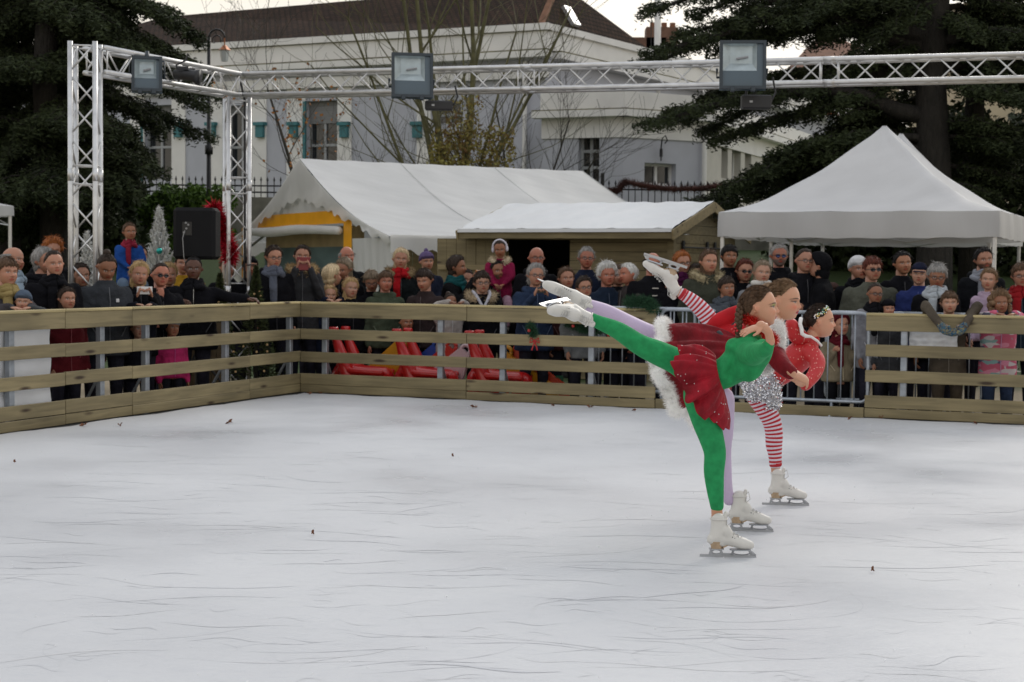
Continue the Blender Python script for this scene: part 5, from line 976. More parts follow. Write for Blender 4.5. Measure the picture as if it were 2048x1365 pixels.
# ---- iron fence on low wall
def iron_fence(label, xa, xb, Y, ytop, ybot):
    a, b_ = P(xa, ytop, Y), P(xb, ytop, Y); z1 = a.z; z0 = P(xa, ybot, Y).z; t = thing('iron_fence', label, 'fence', Vector(((a.x + b_.x) / 2, Y, z0 - .8)), 'spear-topped iron fences'); mb = MB(); n_ = int((b_.x - a.x) / .15)
    for i in range(n_ + 1):
        x = lerp(a.x, b_.x, i / n_); mb.tube([(x, Y, z0), (x, Y, z1 - .12), (x, Y, z1 - .08), (x, Y, z1)], [.012, .012, .028, .002], 5)
    mb.build('bars', black, t); mb = MB(); mb.box(((a.x + b_.x) / 2, Y, z1 - .22), (b_.x - a.x, .03, .035)); mb.box(((a.x + b_.x) / 2, Y, z0 + .12), (b_.x - a.x, .03, .035)); mb.build('rails', black, t)
    for x in (a.x, b_.x): mb = MB(); mb.box((x, Y, (z0 + z1) / 2 + .05), (.08, .08, z1 - z0 + .2)); mb.build('post', black, t)
    mb = MB(); mb.box(((a.x + b_.x) / 2, Y + .02, z0 - .45), (b_.x - a.x + .2, .3, .9)); mb.build('plinth', pm('stone', (.2, .19, .16), .9, var=.3, bump=.4), t)
iron_fence('spear-topped black iron fence above the green hedge on the left', 195, 640, 37, 350, 392)
iron_fence('spear-topped black iron fence behind the cabin roof', 1205, 1560, 36.5, 360, 425)
mb = MB(); pts = [P(x, y, 36.2) for x, y in ((1205, 385), (1235, 382), (1250, 364), (1300, 374), (1350, 379), (1400, 377), (1450, 371), (1485, 364))]; mb.tube(pts, .05, 8); fuzz(mb, pts, .05, 2500, .10, .02); tag(mb.build('garland_rope', pm('dark_red_garland', (.07, .022, .015), .8, var=.3)), 'dark red garland swagged along the iron fence', 'garland')
# ---- street lamps
def lamp(label, x, Y, ytop, lx, ly):
    b_ = P(x, ytop, Y); t = thing('street_lamp', label, 'street lamp', Vector((b_.x, Y, terr(b_.x, Y))), 'ornate street lamps'); mb = MB(); mb.tube([(b_.x, Y, terr(b_.x, Y)), (b_.x, Y, terr(b_.x, Y) + 1.2), (b_.x, Y, terr(b_.x, Y) + 1.25), (b_.x, Y, b_.z)], [.11, .08, .055, .04], 10); c = P((x + lx) / 2, ytop + 12, Y); r = abs(lx - x) * Y / F / 2
    mb.tube([(b_.x + r * (1 - math.cos(a)), Y, b_.z + r * math.sin(a)) for a in np.linspace(0, PI * 1.02, 12)], .022, 6); mb.tube([(b_.x + r * (1 - .55 * math.cos(a)), Y, b_.z + r * .55 * math.sin(a) - .05) for a in np.linspace(-1, PI * 1.2, 12)], .014, 5)
    zz = P(x, 300, Y).z; mb.tube([(b_.x, Y, zz - .1), (b_.x, Y, zz + .1)], .09, 8); mb.build('post', black, t, smooth=True); q = P(lx, ly, Y); s_ = Y / F
    mb = MB(); mb.tube([(q.x, Y, q.z + 12 * s_), (q.x, Y, q.z + 2 * s_)], [3 * s_, 13 * s_], 6); mb.tube([(q.x, Y, b_.z + .0), (q.x, Y, q.z + 10 * s_)], .015, 5); mb.build('copper_cap', pm('copper', (.42, .16, .07), .45, metal=.4), t); mb = MB(); mb.tube([(q.x, Y, q.z + 1.5 * s_), (q.x, Y, q.z - 20 * s_)], [10 * s_, 6.5 * s_], 6); mb.build('lamp_glass', pm('opal_glass', (.55, .58, .58), .3, var=0), t)
    for i in range(3):
        pass
lamp('ornate black street lamp with copper lantern left of the marquee', 418, 35, 75, 449, 103)
lamp('distant copper-topped street lamp among the cedar boughs on the right', 1722, 52, 215, 1664, 232)

# ================================================================ VEGETATION
bark = pm('cedar_bark', (.022, .019, .016), .95, bump=1, bscale=14, var=.4, vscale=5, stretch=(3, 3, .6), bdist=.05)
def leafm(name, c1, c2):
    if name in MC: return MC[name]
    m = bpy.data.materials.new(name); m.use_nodes = True; t, b = nodes(m); n = t.nodes.new; g = n('ShaderNodeNewGeometry'); tc = n('ShaderNodeTexCoord'); no = n('ShaderNodeTexNoise'); no.inputs['Scale'].default_value = .9; no.inputs['Detail'].default_value = 3; t.links.new(tc.outputs['Object'], no.inputs['Vector'])
    ad = n('ShaderNodeMath'); ad.operation = 'MULTIPLY_ADD'; t.links.new(g.outputs['Random Per Island'], ad.inputs[0]); ad.inputs[1].default_value = .55; t.links.new(no.outputs[0], ad.inputs[2]); cr = n('ShaderNodeValToRGB'); cr.color_ramp.elements[0].position = .35; cr.color_ramp.elements[1].position = 1.0; cr.color_ramp.elements[0].color = (*c1, 1); cr.color_ramp.elements[1].color = (*c2, 1); t.links.new(ad.outputs[0], cr.inputs[0]); t.links.new(cr.outputs[0], b.inputs['Base Color']); b.inputs['Roughness'].default_value = .75; b.inputs['Specular IOR Level'].default_value = .25
    MC[name] = m; return m
needle = leafm('cedar_needles', (.010, .015, .008), (.040, .054, .021))
def spray(out, p, d, L, W, n_, droop=.25, thick=.12):
    """flat layered cedar bough: n_ needle tufts round the branch p..p+dL"""
    t = np.random.rand(n_) ** .8; d = np.array(d); side = np.array([-d[1], d[0], 0]); side /= np.linalg.norm(side) + 1e-9
    w_ = (np.random.rand(n_) - .5) * 2 * W * (1 - .65 * t) * (.3 + .7 * np.sqrt(t + .05)); c = np.array(p) + d * (t * L)[:, None] + side * w_[:, None]
    c[:, 2] += -droop * t ** 2 * L * .35 - np.abs(w_) * .18 + np.random.normal(size=n_) * thick * .5 - thick * 1.6 * (np.random.rand(n_) ** 4); out.append((c, d[None, :] * .4 + side[None, :] * np.sign(w_)[:, None] * .8 + np.random.normal(size=(n_, 3)) * .45))
def cedar(label, base, H, r0, boughs, dens=1.0, lean=0, extra=None, cardL=.105):
    t = thing('cedar_tree', label, 'tree', base, 'large dark cedars'); mb = MB(); n_ = 14
    mb.tube([base + Vector((lean * i / n_ + .08 * math.sin(i * 1.1), .05 * math.cos(i), H * i / n_)) for i in range(n_ + 1)], [r0 * (1.25 if i == 0 else 1) * (1 - .7 * i / n_) for i in range(n_ + 1)], 16); tr = mb.build('trunk', bark, t, smooth=True)
    br = MB(); out = []
    for (z, tip, W) in boughs:
        p = base + Vector((lean * z / H, 0, z)); tip = Vector(tip); d = tip - p; L = d.length; nrm = d.normalized(); m = 7
        pts = [p + d * (i / m) + Vector((0, 0, .10 * L * math.sin(PI * i / m))) + Vector((random.uniform(-.03, .03) * L * .3, 0, random.uniform(-.02, .02) * L)) * (1 if 0 < i < m else 0) for i in range(m + 1)]; br.tube(pts, [max(.02, .032 * L * (1 - .8 * i / m)) for i in range(m + 1)], 7)
        for i in range(2, m + 1):
            q = pts[i] if i < m else pts[m]; sd = nrm.cross(Vector((0, 0, 1))).normalized()
            for sg in (-1, 1, 0):
                dd = (nrm * (.75 if sg else 1) + sd * sg * random.uniform(.6, 1.0)).normalized(); l_ = W * random.uniform(.8, 1.2) * (1 - .45 * i / m)
                if sg: br.tube([q, q + dd * l_ * .5 + Vector((0, 0, .02)), q + dd * l_ - Vector((0, 0, .1 * l_))], [.022, .014, .006], 5)
                spray(out, q, dd, l_, l_ * .45, int(300 * l_ * dens), .35, .10)
    br.build('boughs', bark, t, smooth=True); lb_ = MB()
    c = np.concatenate([o[0] for o in out]); D = np.concatenate([o[1] for o in out]); lb_.cards(c, cardL * (.6 + .8 * np.random.rand(len(c))), cardL * .30, D); cr_ = lb_.build('foliage', needle, t); return t
Yl = 29.0; bl = P(100, 500, Yl); bl.z = terr(bl.x, Yl) - .1; bg_ = []
random.seed(11)
for i in range(70):   # general tiers
    z = random.uniform(2.6, 13); a = random.uniform(0, 2 * PI); L = random.uniform(2.2, 4.8) * (1 - z / 22) * (.3 if math.cos(a) > -.1 else 1); bg_.append((z, bl + Vector((math.cos(a) * L, math.sin(a) * L * .8, z + .1 - .12 * L)), 1.1))
for x, y in ((440, 60), (450, 130), (395, 30), (330, 90), (250, 60), (300, 20), (200, 100), (170, 30), (365, 200 + 40), (340, 290), (355, 330), (300, 330), (250, 250), (290, 290), (215, 330), (230, 200), (180, 250), (30, 60), (0, 200), (10, 300), (50, 380), (150, 400), (200, 420), (310, 370), (60, 250), (-40, 100), (120, 330), (90, 430), (30, 440), (210, 380), (270, 345)):
    tp = P(x - (75 if x > 180 else 0), y, Yl + random.uniform(-1.5, 1.5)); bg_.append((max(1.0, tp.z - bl.z + random.uniform(.2, .9)), tp, .95 if x > 180 else 1.2))
cedar('huge dark cedar on the left behind the first truss tower', bl, 15, .27, bg_, 1.25)
bl2 = P(8, 500, 31.5); bl2.z = terr(bl2.x, 31.5) - .1; bg2 = [(random.uniform(2, 13), None, 1.3) for _ in range(60)]
bg2 = [(z, bl2 + Vector((math.cos(a) * L, math.sin(a) * L, z - .1 * L)), w_) for (z, _, w_) in bg2 for a, L in ((random.uniform(0, 6.28), random.uniform(2, 4.2)),)]
cedar('second dark cedar trunk at the far left edge', bl2, 15, .26, bg2, 1.0)
Yr = 30.0; brr = P(1862, 500, Yr); brr.z = terr(brr.x, Yr) - .1; bgr = []
for i in range(44):
    z = random.uniform(4.6, 13); a = random.uniform(-1.9, 1.9); L = random.uniform(1.6, 4.2); bgr.append((z, brr + Vector((math.cos(a) * L, math.sin(a) * L * .8 + .8, z - .12 * L)), 1.0))
for x, y in ((1330, 118), (1350, 95), (1400, 60), (1420, 20), (1340, 10), (1500, 40), (1480, 90), (1560, 60), (1620, 30), (1340, 238), (1400, 228), (1440, 250), (1380, 215), (1470, 270), (1430, 395), (1470, 390), (1500, 360), (1545, 330), (1600, 300), (1480, 405), (1560, 350), (1620, 330), (1680, 270), (1650, 350), (1700, 300), (1740, 260), (1600, 380), (1700, 380), (1980, 150), (2040, 200), (2048, 300), (2000, 260), (2040, 380), (1980, 330), (2070, 60), (2030, 110), (1780, 160), (1700, 140), (1760, 60), (1950, 60), (1930, 380), (1760, 400)):
    tp = P(x, y, Yr + random.uniform(-1.2, 1.6)); bgr.append((max(1.2, tp.z - brr.z + random.uniform(.1, .8)), tp, 1.15))
cedar('huge dark cedar on the right rising behind the white pop-up tents', brr, 15, .36, bgr, 1.2)
t = thing('cedar_tree', 'slender second cedar trunk just right of the big one', 'tree', P(1938, 500, 31.5), 'large dark cedars'); q = P(1938, 500, 31.5); mb = MB(); mb.tube([(q.x, q.y, 1.0), (q.x + .05, q.y, 5), (q.x, q.y, 10), (q.x, q.y, 16)], [.22, .19, .16, .1], 12); mb.build('trunk', bark, t, smooth=True); out = []; br = MB()
for i in range(26):
    z = random.uniform(4, 14); a = random.uniform(-1.2, 1.6); L = random.uniform(1.2, 3); p = Vector((q.x, q.y, z)); d = Vector((math.cos(a), math.sin(a), -.12)); br.tube([p, p + d * L * .5, p + d * L], [.04, .03, .01], 6); spray(out, p + d * L * .3, d, L * .8, .8, int(260 * L), .3, .12)
br.build('boughs', bark, t); c = np.concatenate([o[0] for o in out]); D = np.concatenate([o[1] for o in out]); mb = MB(); mb.cards(c, .14, .055, D); mb.build('foliage', needle, t)
# dark shrubbery mass under the cedars
def shrub(label, boxes, n_, mat, L, name='shrub', cat='shrub', group=None, kind=None):
    mb = MB(); c = []
    for (x0, x1, y0, y1, z0, z1) in boxes:
        m = n_ // len(boxes); u = np.random.rand(m, 3) * 2 - 1; s_ = np.maximum(abs(u[:, 0]), np.maximum(abs(u[:, 1]), abs(u[:, 2]))); u = u / s_[:, None] ** .85; r_ = np.random.rand(m, 1) ** .25; u = u * r_ * (1 + .12 * np.sin(u[:, :1] * 9 + u[:, 2:3] * 7)); c.append(np.stack([(x0 + x1) / 2 + u[:, 0] * (x1 - x0) / 2, (y0 + y1) / 2 + u[:, 1] * (y1 - y0) / 2, (z0 + z1) / 2 + u[:, 2] * (z1 - z0) / 2], 1))
    c = np.concatenate(c); mb.cards(c, L * (.6 + .8 * np.random.rand(len(c))), L * .6); o = mb.build(name, mat); return tag(o, label, cat, group, kind)
hz = terr(0, 36); a, b_ = P(205, 420, 35.5), P(460, 420, 35.5); g1 = leafm('hedge_leaf', (.02, .04, .008), (.10, .18, .03))
shrub('bright green clipped hedge below the iron fence on the left', [(a.x, (a.x + b_.x) / 2, 34.8, 36.2, 1.2, P(300, 392, 35.5).z), ((a.x + b_.x) / 2 - .2, b_.x, 34.6, 36.2, 1.2, P(380, 377, 35.5).z)], 26000, g1, .11, 'hedge', 'hedge')
dk = leafm('dark_leaf', (.008, .012, .006), (.035, .05, .018)); a, b_ = P(-200, 450, 33), P(270, 450, 33)
shrub('dark evergreen bushes under the left cedar', [(a.x, (a.x + b_.x) / 2, 32.3, 34.3, .6, 4.6), ((a.x + b_.x) / 2 - 1, b_.x, 32.2, 34.2, .6, 3.6)], 26000, dk, .2, 'bush', 'bushes')
a, b_ = P(1560, 450, 34), P(2250, 450, 34)
shrub('dark evergreen bushes under the right cedar behind the tents', [(a.x, (a.x + b_.x) / 2, 33, 35, .8, 3.7), ((a.x + b_.x) / 2 - 1, b_.x, 32.6, 35, .8, 4.8)], 26000, dk, .2, 'bush', 'bushes')
a, b_ = P(1640, 540, 24.5), P(2060, 540, 24.5)
shrub('low mixed flower bed seen under the pop-up tents', [(a.x, b_.x, 24.6, 26.2, -.2, .9)], 9000, leafm('flower_bed', (.02, .035, .01), (.22, .20, .06)), .09, 'flower_bed', 'flower bed')
# bare trees
def bare(label, base, stems, mat, leaves=None, twigs=2, seed=1, name='bare_tree'):
    rr = random.Random(seed); t = thing(name, label, 'tree', base); tk = MB(); tw = MB(); lv = []
    def grow(p, d, L, r, dep):
        n_ = 5; pts = [p]; q = p.copy(); dd = d.copy()
        for i in range(n_): dd = (dd + Vector((rr.uniform(-1, 1), rr.uniform(-1, 1), rr.uniform(-.5, 1))) * .13 + Vector((0, 0, .05))).normalized(); q = q + dd * L / n_; pts.append(q.copy())
        (tk if r > .022 else tw).tube(pts, [max(.0035, r * (1 - .6 * i / n_)) for i in range(n_ + 1)], 6 if r > .02 else 3, caps=False)
        if dep <= 0:
            lv.extend(pts[1:]); return
        for i in range(1, n_ + 1):
            for _ in range(twigs if i < n_ else 2):
                sd = dd.cross(Vector((rr.uniform(-1, 1), rr.uniform(-1, 1), rr.uniform(-1, 1)))).normalized(); grow(pts[i], (dd * rr.uniform(.5, 1) + sd * rr.uniform(.5, 1)).normalized(), L * rr.uniform(.42, .62), r * (1 - .6 * i / n_) * .5, dep - 1)
    for (d, L, r, dep) in stems: grow(base.copy() + Vector((rr.uniform(-.1, .1), 0, 0)), Vector(d).normalized(), L, r, dep)
    tk.build('trunk', mat, t, smooth=True)
    if tw.n: tw.build('twigs', mat, t)
    if leaves and lv:
        m, n_, s_, zmax = leaves; c = np.array([tuple(rr.choice(lv) + Vector([rr.gauss(0, .06) for _ in range(3)])) for _ in range(n_)]); c = c[c[:, 2] < zmax]; lb_ = MB(); lb_.cards(c, s_, s_ * .75); lb_.build('crown', m, t)
gb = pm('mossy_bark', (.095, .09, .04), .9, var=.35, vscale=6, bump=.5)
bt = P(905, 400, 33.5); bt.z = 1.4; st = []
for dx, L, r in ((-.34, 5.6, .05), (-.2, 6.4, .06), (-.1, 7.2, .07), (.0, 7.6, .07), (.08, 7.6, .075), (.16, 7.2, .07), (.26, 6.4, .06), (.42, 5.2, .045)): st.append(((dx, random.uniform(-.25, .25), 1), L, r, 2))
bare('tall many-stemmed bare tree behind the marquee', bt, st, gb, twigs=1, seed=4)
bt = P(605, 400, 34.5); bt.z = 1.6
bare('small bare tree with a few orange autumn leaves', bt, [((0, 0, 1), 3.7, .055, 3)], pm('dark_bark', (.05, .045, .035), .9, var=.3), leaves=(leafm('autumn_leaf', (.16, .07, .02), (.48, .20, .05)), 420, .085, 5.6), twigs=1, seed=9)
bt = P(1040, 400, 35.2); bt.z = 1.6
bare('low spreading bare shrub against the pale building', bt, [((-.8, 0, .7), 3.2, .04, 2), ((-.3, 0, 1), 3.4, .04, 2), ((.3, 0, 1), 3.3, .04, 2), ((.9, 0, .6), 3.0, .04, 2)], pm('dark_bark', (.05, .045, .035), .9, var=.3), twigs=2, seed=5, name='bare_shrub')
bt = P(800, 400, 35.5); bt.z = 1.6
bare('low bare shrub left of the many-stemmed tree', bt, [((-.6, 0, .8), 2.2, .03, 2), ((.2, 0, 1), 2.5, .03, 2)], pm('dark_bark', (.05, .045, .035), .9, var=.3), twigs=2, seed=15, name='bare_shrub')
a = P(925, 325, 33); u = []
for (cx, cy, s_) in ((925, 250, .55), (900, 305, .5), (955, 305, .6), (1000, 300, .45), (930, 330, .6), (880, 320, .35)): q = P(cx, cy, 33); u.append((q.x - s_ * .7, q.x + s_ * .7, 32.6, 33.4, q.z - s_, q.z + s_))
t_ = shrub('shrub with fading yellow-green and russet leaves above the marquee ridge', u, 3000, leafm('fading_leaf', (.10, .045, .02), (.24, .22, .06)), .085, 'leafy_shrub', 'shrub')
# ================================================================ SKATERS
def velvet(name, col, **k): return pm(name, col, .75, bump=.5, bscale=14, var=.18, vscale=9, sheen=.12, spec=.2, bdist=.01, **k)
leather = pm('white_boot_leather', (.62, .60, .56), .45, var=.07, vscale=12, bump=.25, bscale=25, bdist=.003, spec=.4)
heelm = pm('stacked_heel', (.42, .30, .19), .5, var=.15, vscale=40); steel = pm('blade_steel', (.42, .43, .45), .35, metal=.6, var=.1)
def skate(par, O, Xd, Zd, tilt=0, k=1.0, label=None):
    """boot with heel, laces and blade. O = blade centre on the ice, Xd = toe direction, Zd = away from the blade"""
    X = Vector(Xd).normalized(); Z = Vector(Zd); Z = (Z - X * Z.dot(X)).normalized(); Y = Z.cross(X); R = Matrix((X, Y, Z)).transposed().to_4x4(); M = Matrix.Translation(O) @ R @ Matrix.Scale(k, 4); V = Vector
    a = math.radians(tilt); sx, sz = -math.sin(a), math.cos(a); an = V((-.058, 0, .118)); up = lambda d, f=0: an + V((sx * d + sz * f, 0, sz * d - sx * f))
    mb = MB(); mb.limb([(V((-.078, 0, .100)), .030), (V((-.03, 0, .097)), .033), (V((.03, 0, .088)), .034), (V((.075, .002, .075)), .034), (V((.108, .003, .068)), .026)], 18, sub=4, sy=.92, upv=(0, 0, 1))
    mb.limb([(an - V((0, 0, .01)), .040), (up(.03, .004), .038), (up(.052, .006), .0385), (up(.072, .008), .041)], 18, sub=4, sy=.9)
    mb.limb([(V((.0, 0, .112)), .032), (V((-.02, 0, .14)), .036)] if tilt < 30 else [(V((-.03, 0, .10)), .036), (up(.035, .002), .039)], 14)
    mb.limb([(V((-.085, 0, .088)), .026), (V((-.03, 0, .078)), .028)], 14, sy=.8)
    f = fuse(mb, .0042, 6); b = f.build('skate_boot', leather, par, smooth=True, M=M)
    mb = MB(); mb.limb([(up(.085, .036), .013), (up(.112, .044), .010)], 10, sub=2, sy=1.6); mb.tube([up(.083, .008) + V((sz * .042 * math.cos(q), .037 * math.sin(q), -sx * .042 * math.cos(q))) for q in np.linspace(0, 2 * PI, 22)], .005, 6); mb.build('boot_collar', leather, b, smooth=True, M=M)
    mb = MB(); mb.ell([(-.058, 0, .045, .028, .02), (-.06, 0, .062, .030, .023), (-.055, 0, .085, .042, .03)], 16); mb.prism([(-.02, 0, .078), (-.03, 0, .05), (.0, 0, .066), (.02, 0, .06), (.03, 0, .068)], (0, 1, 0), -.018, .018); mb.build('heel', heelm, b, M=M)
    mb = MB(); 
    P2 = [(-.10, .062), (-.02, .060), (.03, .052), (.09, .044), (.125, .052), (.12, .042), (.05, .038), (.0, .05), (-.05, .052)]
    mb.ell([(.06, 0, .040, .052, .024), (.06, 0, .047, .054, .026)], 18); mb.box((-.06, 0, .046), (.075, .045, .004))
    run = [(-.145 + .29 * i / 16) for i in range(17)]; bz = lambda x: .0 + (.9 * x * x * .25 if x > 0 else .25 * x * x * .25)
    mb.prism([(x, 0, bz(x)) for x in run] + [(.142, 0, .022), (.128, 0, .020)] + [(x, 0, .017) for x in run[::-1][1:]], (0, 1, 0), -.002, .002)
    for x0, x1, w_ in ((.018, .03, .012), (.118, .108, .014), (-.095, -.085, .012), (-.03, -.038, .012)): mb.prism([(x0 - w_ / 2, 0, .015), (x0 + w_ / 2, 0, .015), (x1 + w_ / 2, 0, .046), (x1 - w_ / 2, 0, .046)], (0, 1, 0), -.002, .002)
    for cx_, rx_ in ((.068, .046), (-.06, .026)):
        mb.tube([(cx_ + rx_ * math.cos(q), 0, .030 + .0135 * math.sin(q)) for q in np.linspace(0, 2 * PI, 24)], .0055, 6, sy=.55)
    mb.box((.0, 0, .019), (.06, .004, .012))
    mb.prism([(.12, 0, .04), (.132, 0, .03), (.143, 0, .018), (.135, 0, .012), (.115, 0, .018)], (0, 1, 0), -.002, .002)
    mb.build('blade', steel, b, M=M)
    mb = MB()
    for i in range(9):
        t_ = i / 8; q = up(.085 - .09 * t_, .040) if t_ < .45 else V((lerp(-.015, .062, (t_ - .45) / .55), 0, lerp(.150, .108, (t_ - .45) / .55)))
        for s_ in (-1, 1): mb.tube([q + V((-.002, s_ * .020, -.002)), q + V((.006, 0, .004)), q + V((.008, -s_ * .020, -.008))], .0022, 5)
    mb.tube([up(.09, .045), up(.11, .06) + V((0, -.02, 0)), up(.07, .07) + V((0, -.03, 0)), up(.05, .05) + V((0, -.02, 0))], .0022, 5); mb.build('laces', pm('lace_cotton', (.5, .49, .47), .9, var=.1), b, M=M)
    mb = MB()
    for i in range(7):
        q = V((lerp(-.012, .058, i / 6), 0, lerp(.136, .098, i / 6)))
        for s_ in (-1, 1): mb.ball(q + V((-.004, s_ * .026, -.006)), .0035, 6)
    mb.build('eyelets', pm('eyelet', (.08, .08, .08), .4), b, M=M)
    return b
def skate_on_leg(par, ank, L, Xp, a, k=.97):
    L = Vector(L).normalized(); Xp = Vector(Xp); Xp = (Xp - L * Xp.dot(L)).normalized(); a_ = math.radians(a); X = Xp * math.cos(a_) - L * math.sin(a_); Z = L * math.cos(a_) + Xp * math.sin(a_)
    return skate(par, ank + X * .058 * k - Z * .118 * k, X, Z, a, k)
def limbs(mb, J, pts, n=18, sub=5, sy=1): mb.limb([(J(*p[:3]) if len(p) == 4 else p[0], p[-1]) for p in pts], n, sub=sub, sy=sy)
def skater_head(c, h, yaw, pitch=0, roll=0):
    """yaw: 90 = profile towards picture right"""
    return Matrix.Translation(c) @ Matrix.Rotation(PI + math.radians(yaw), 4, 'Z') @ Matrix.Rotation(math.radians(-pitch), 4, 'X') @ Matrix.Rotation(math.radians(roll), 4, 'Y') @ Matrix.Scale(h, 4)
def skater_body(t, HM, mb, skin, **kw):
    for s_ in (-1, 1):   # ears
        E_ = lambda a, q=1.0, o=0: HM @ Vector((s_ * (.335 + .045 * q + o), -.075 + .050 * math.cos(a) * q - .02 * q, -.02 + .088 * math.sin(a) * q)); mb.tube([E_(a) for a in np.linspace(-2.2, 2.6, 16)], .0042, 7); mb.limb([(E_(2.6, .5), .003), (E_(-.3, .3), .005), (E_(-1.7, .8), .0055)], 8)
    v, _ = head_pts(170, 130, None, child=.7); hv = v.reshape(-1, 3) @ np.array(HM.to_3x3()).T + np.array(HM.translation); mb.add(hv, grid_faces(130, 170))
    f = fuse(mb, .0032, 2); o = f.build('body', skin_mat(), t, smooth=True); w_ = f.v[0]; inv = HM.inverted(); loc = w_ @ np.array(inv.to_3x3()).T + np.array(inv.translation)
    C = face_cols(loc, SKIN[skin], **kw); farh = (loc[:, 2] < -.52) | (abs(loc[:, 0]) > .6) | (abs(loc[:, 1]) > .7); C[farh] = np.array(SKIN[skin]); set_cols(o, C); return o, f, loc
def fold_loft(name, ringA, ringB, mat, par, n=150, lv=22, folds=11, amp=.02, bulge=.0, ph=0, thick=.003):
    """cloth between two closed 3-D curves with pleats growing to the hem"""
    def res(r):
        r = [np.array(tuple(p)) for p in r]; m = len(r); o = []
        for i in range(n):
            t = i / n * m; k = int(t) % m; f = t - int(t); a, b, c, d = r[k - 1], r[k], r[(k + 1) % m], r[(k + 2) % m]; o.append(.5 * (2 * b + (c - a) * f + (2 * a - 5 * b + 4 * c - d) * f * f + (3 * b - a - 3 * c + d) * f ** 3))
        return np.array(o)
    A, B = res(ringA), res(ringB); ca, cb = A.mean(0), B.mean(0); rows = []
    for j in range(lv + 1):
        s_ = j / lv; q = A * (1 - s_) + B * s_; c = ca * (1 - s_) + cb * s_; o = q - c; L = np.linalg.norm(o, axis=1, keepdims=True); w_ = amp * s_ ** .9 * np.sin(np.arange(n) / n * 2 * PI * folds + ph + 1.5 * np.sin(np.arange(n) / n * 6.28 * 3)) + .4 * amp * s_ ** .4 * np.sin(np.arange(n) / n * 2 * PI * (2 * folds + 3) + 3 * s_ + ph) + bulge * math.sin(PI * s_ ** .8); rows.append(q + o / L * w_[:, None])
    inner = [r + (r.mean(0) - r) / np.linalg.norm(r - r.mean(0), axis=1, keepdims=True) * thick for r in rows[::-1]]
    mb = MB(); mb.rings([[tuple(p) for p in r] for r in rows + inner], caps=False); o = mb.build(name, mat, par, smooth=True); return o, rows
SP = lambda: pm('sequin_dot', (.85, .80, .82), .15, metal=.6, var=0)
def sequins(par, pts, r=.0035, name='rhinestones', mat=None):
    mb = MB(); [mb.ball(p, r, 6) for p in pts]; return mb.build(name, mat or SP(), par)
# ---------------------------------------------------------------- 1 green elf, nearest
def SK(Y0): return lambda x, y, dy=0.0: P(x, y, Y0 + dy)
Y1 = 7.78; J = SK(Y1); V = Vector
g0 = G(1455, 1116); t1 = thing('person', 'girl skater in green elf suit with red velvet skirt, nearest of the three skaters', 'person', g0, 'skaters performing the spiral')
HM1 = skater_head(J(1519, 615, -.0), .195, 78, -3, 0)
mb = MB()
limbs(mb, J, [(1510, 642, 0, .040), (1506, 662, .01, .038), (1498, 685, .01, .04)])
limbs(mb, J, [(1494, 695, .0, .05), (1475, 728, .0, .07), (1440, 750, .0, .06), (1410, 765, .03, .06)])
limbs(mb, J, [(1406, 775, .0, .05), (1412, 840, -.02, .05), (1430, 905, -.02, .042), (1428, 950, -.02, .038), (1433, 1010, -.01, .0285), (1435, 1050, 0, .03)])
limbs(mb, J, [(1400, 760, .05, .06), (1358, 726, .08, .05), (1315, 706, .08, .045), (1280, 690, .08, .04), (1237, 662, .07, .034), (1182, 638, .05, .026), (1160, 628, .05, .027)])
# near arm stretched towards the camera, wrist bent back
sh_, el_, wr_ = J(1493, 700, -.09), P(1520, 702, Y1 - .33), P(1541, 684, Y1 - .50)
mb.limb([(sh_, .04), (el_, .032), (wr_, .021)], 14)
arm_dir = (P(1512, 652, Y1 - .52) - wr_)
h_v, h_f = make_hand(.12, .80, .06).arrays()
def put_hand(mb, wr, fwd, back, k=1.0, curl=.3, left=False): hand_into(mb, wr, fwd, -Vector(back), k, curl, left)
# bend: back of hand arches from the wrist, fingers trail to the left
mb.limb([(wr_, .021), (P(1536, 664, Y1 - .52), .020), (P(1522, 652, Y1 - .53), .024)], 12)
put_hand(mb, P(1524, 652, Y1 - .53), P(1480, 664, Y1 - .55) - P(1524, 650, Y1 - .53), V((.1, -.35, 1)), .70, .12)
# far arm
mb.limb([(J(1498, 690, .13), .04), (J(1512, 700, .36), .032), (J(1528, 690, .55), .02)], 12); put_hand(mb, J(1528, 690, .55), V((.4, .8, .2)), V((0, 0, 1)), .7, .2)
skater_body(t1, HM1, mb, 'skater', makeup=1, brow=(.05, .03, .02), blush=.3, lip=srgb(190, 100, 100), shadow=(.22, .42, .06))
gv = pm('green_velvet', (.02, .26, .085), .8, bump=.5, bscale=70, var=.16, vscale=30, sheen=.15, spec=.2, bdist=.003)
mb = MB()
limbs(mb, J, [(1400, 790, -.02, .085), (1412, 840, -.02, .072), (1424, 880, -.02, .061), (1430, 908, -.02, .055), (1428, 945, -.02, .051), (1431, 985, -.015, .042), (1434, 1012, -.01, .0345)])
limbs(mb, J, [(1400, 752, .06, .09), (1358, 726, .08, .068), (1315, 706, .08, .062), (1280, 690, .08, .053), (1237, 662, .07, .045), (1200, 646, .055, .035), (1183, 638, .05, .031)])
fuse(mb, .006, 3).build('leggings', gv, t1, smooth=True)
mb = MB()
limbs(mb, J, [(1428, 754, .0, .076), (1452, 745, .0, .078), (1475, 728, .0, .088), (1494, 705, .0, .080), (1503, 682, .0, .055), (1506, 670, .0, .046)])
mb.limb([(J(1493, 706, -.05), .066), (P(1508, 708, Y1 - .2), .056), (P(1522, 703, Y1 - .33), .043), (P(1532, 698, Y1 - .43), .036), (P(1538, 687, Y1 - .49), .027)], 16)
mb.limb([(J(1470, 695, -.02), .05), (J(1500, 695, -.07), .055)], 14)
mb.limb([(J(1495, 700, .08), .055), (J(1512, 702, .34), .05), (J(1526, 692, .5), .034)], 14)
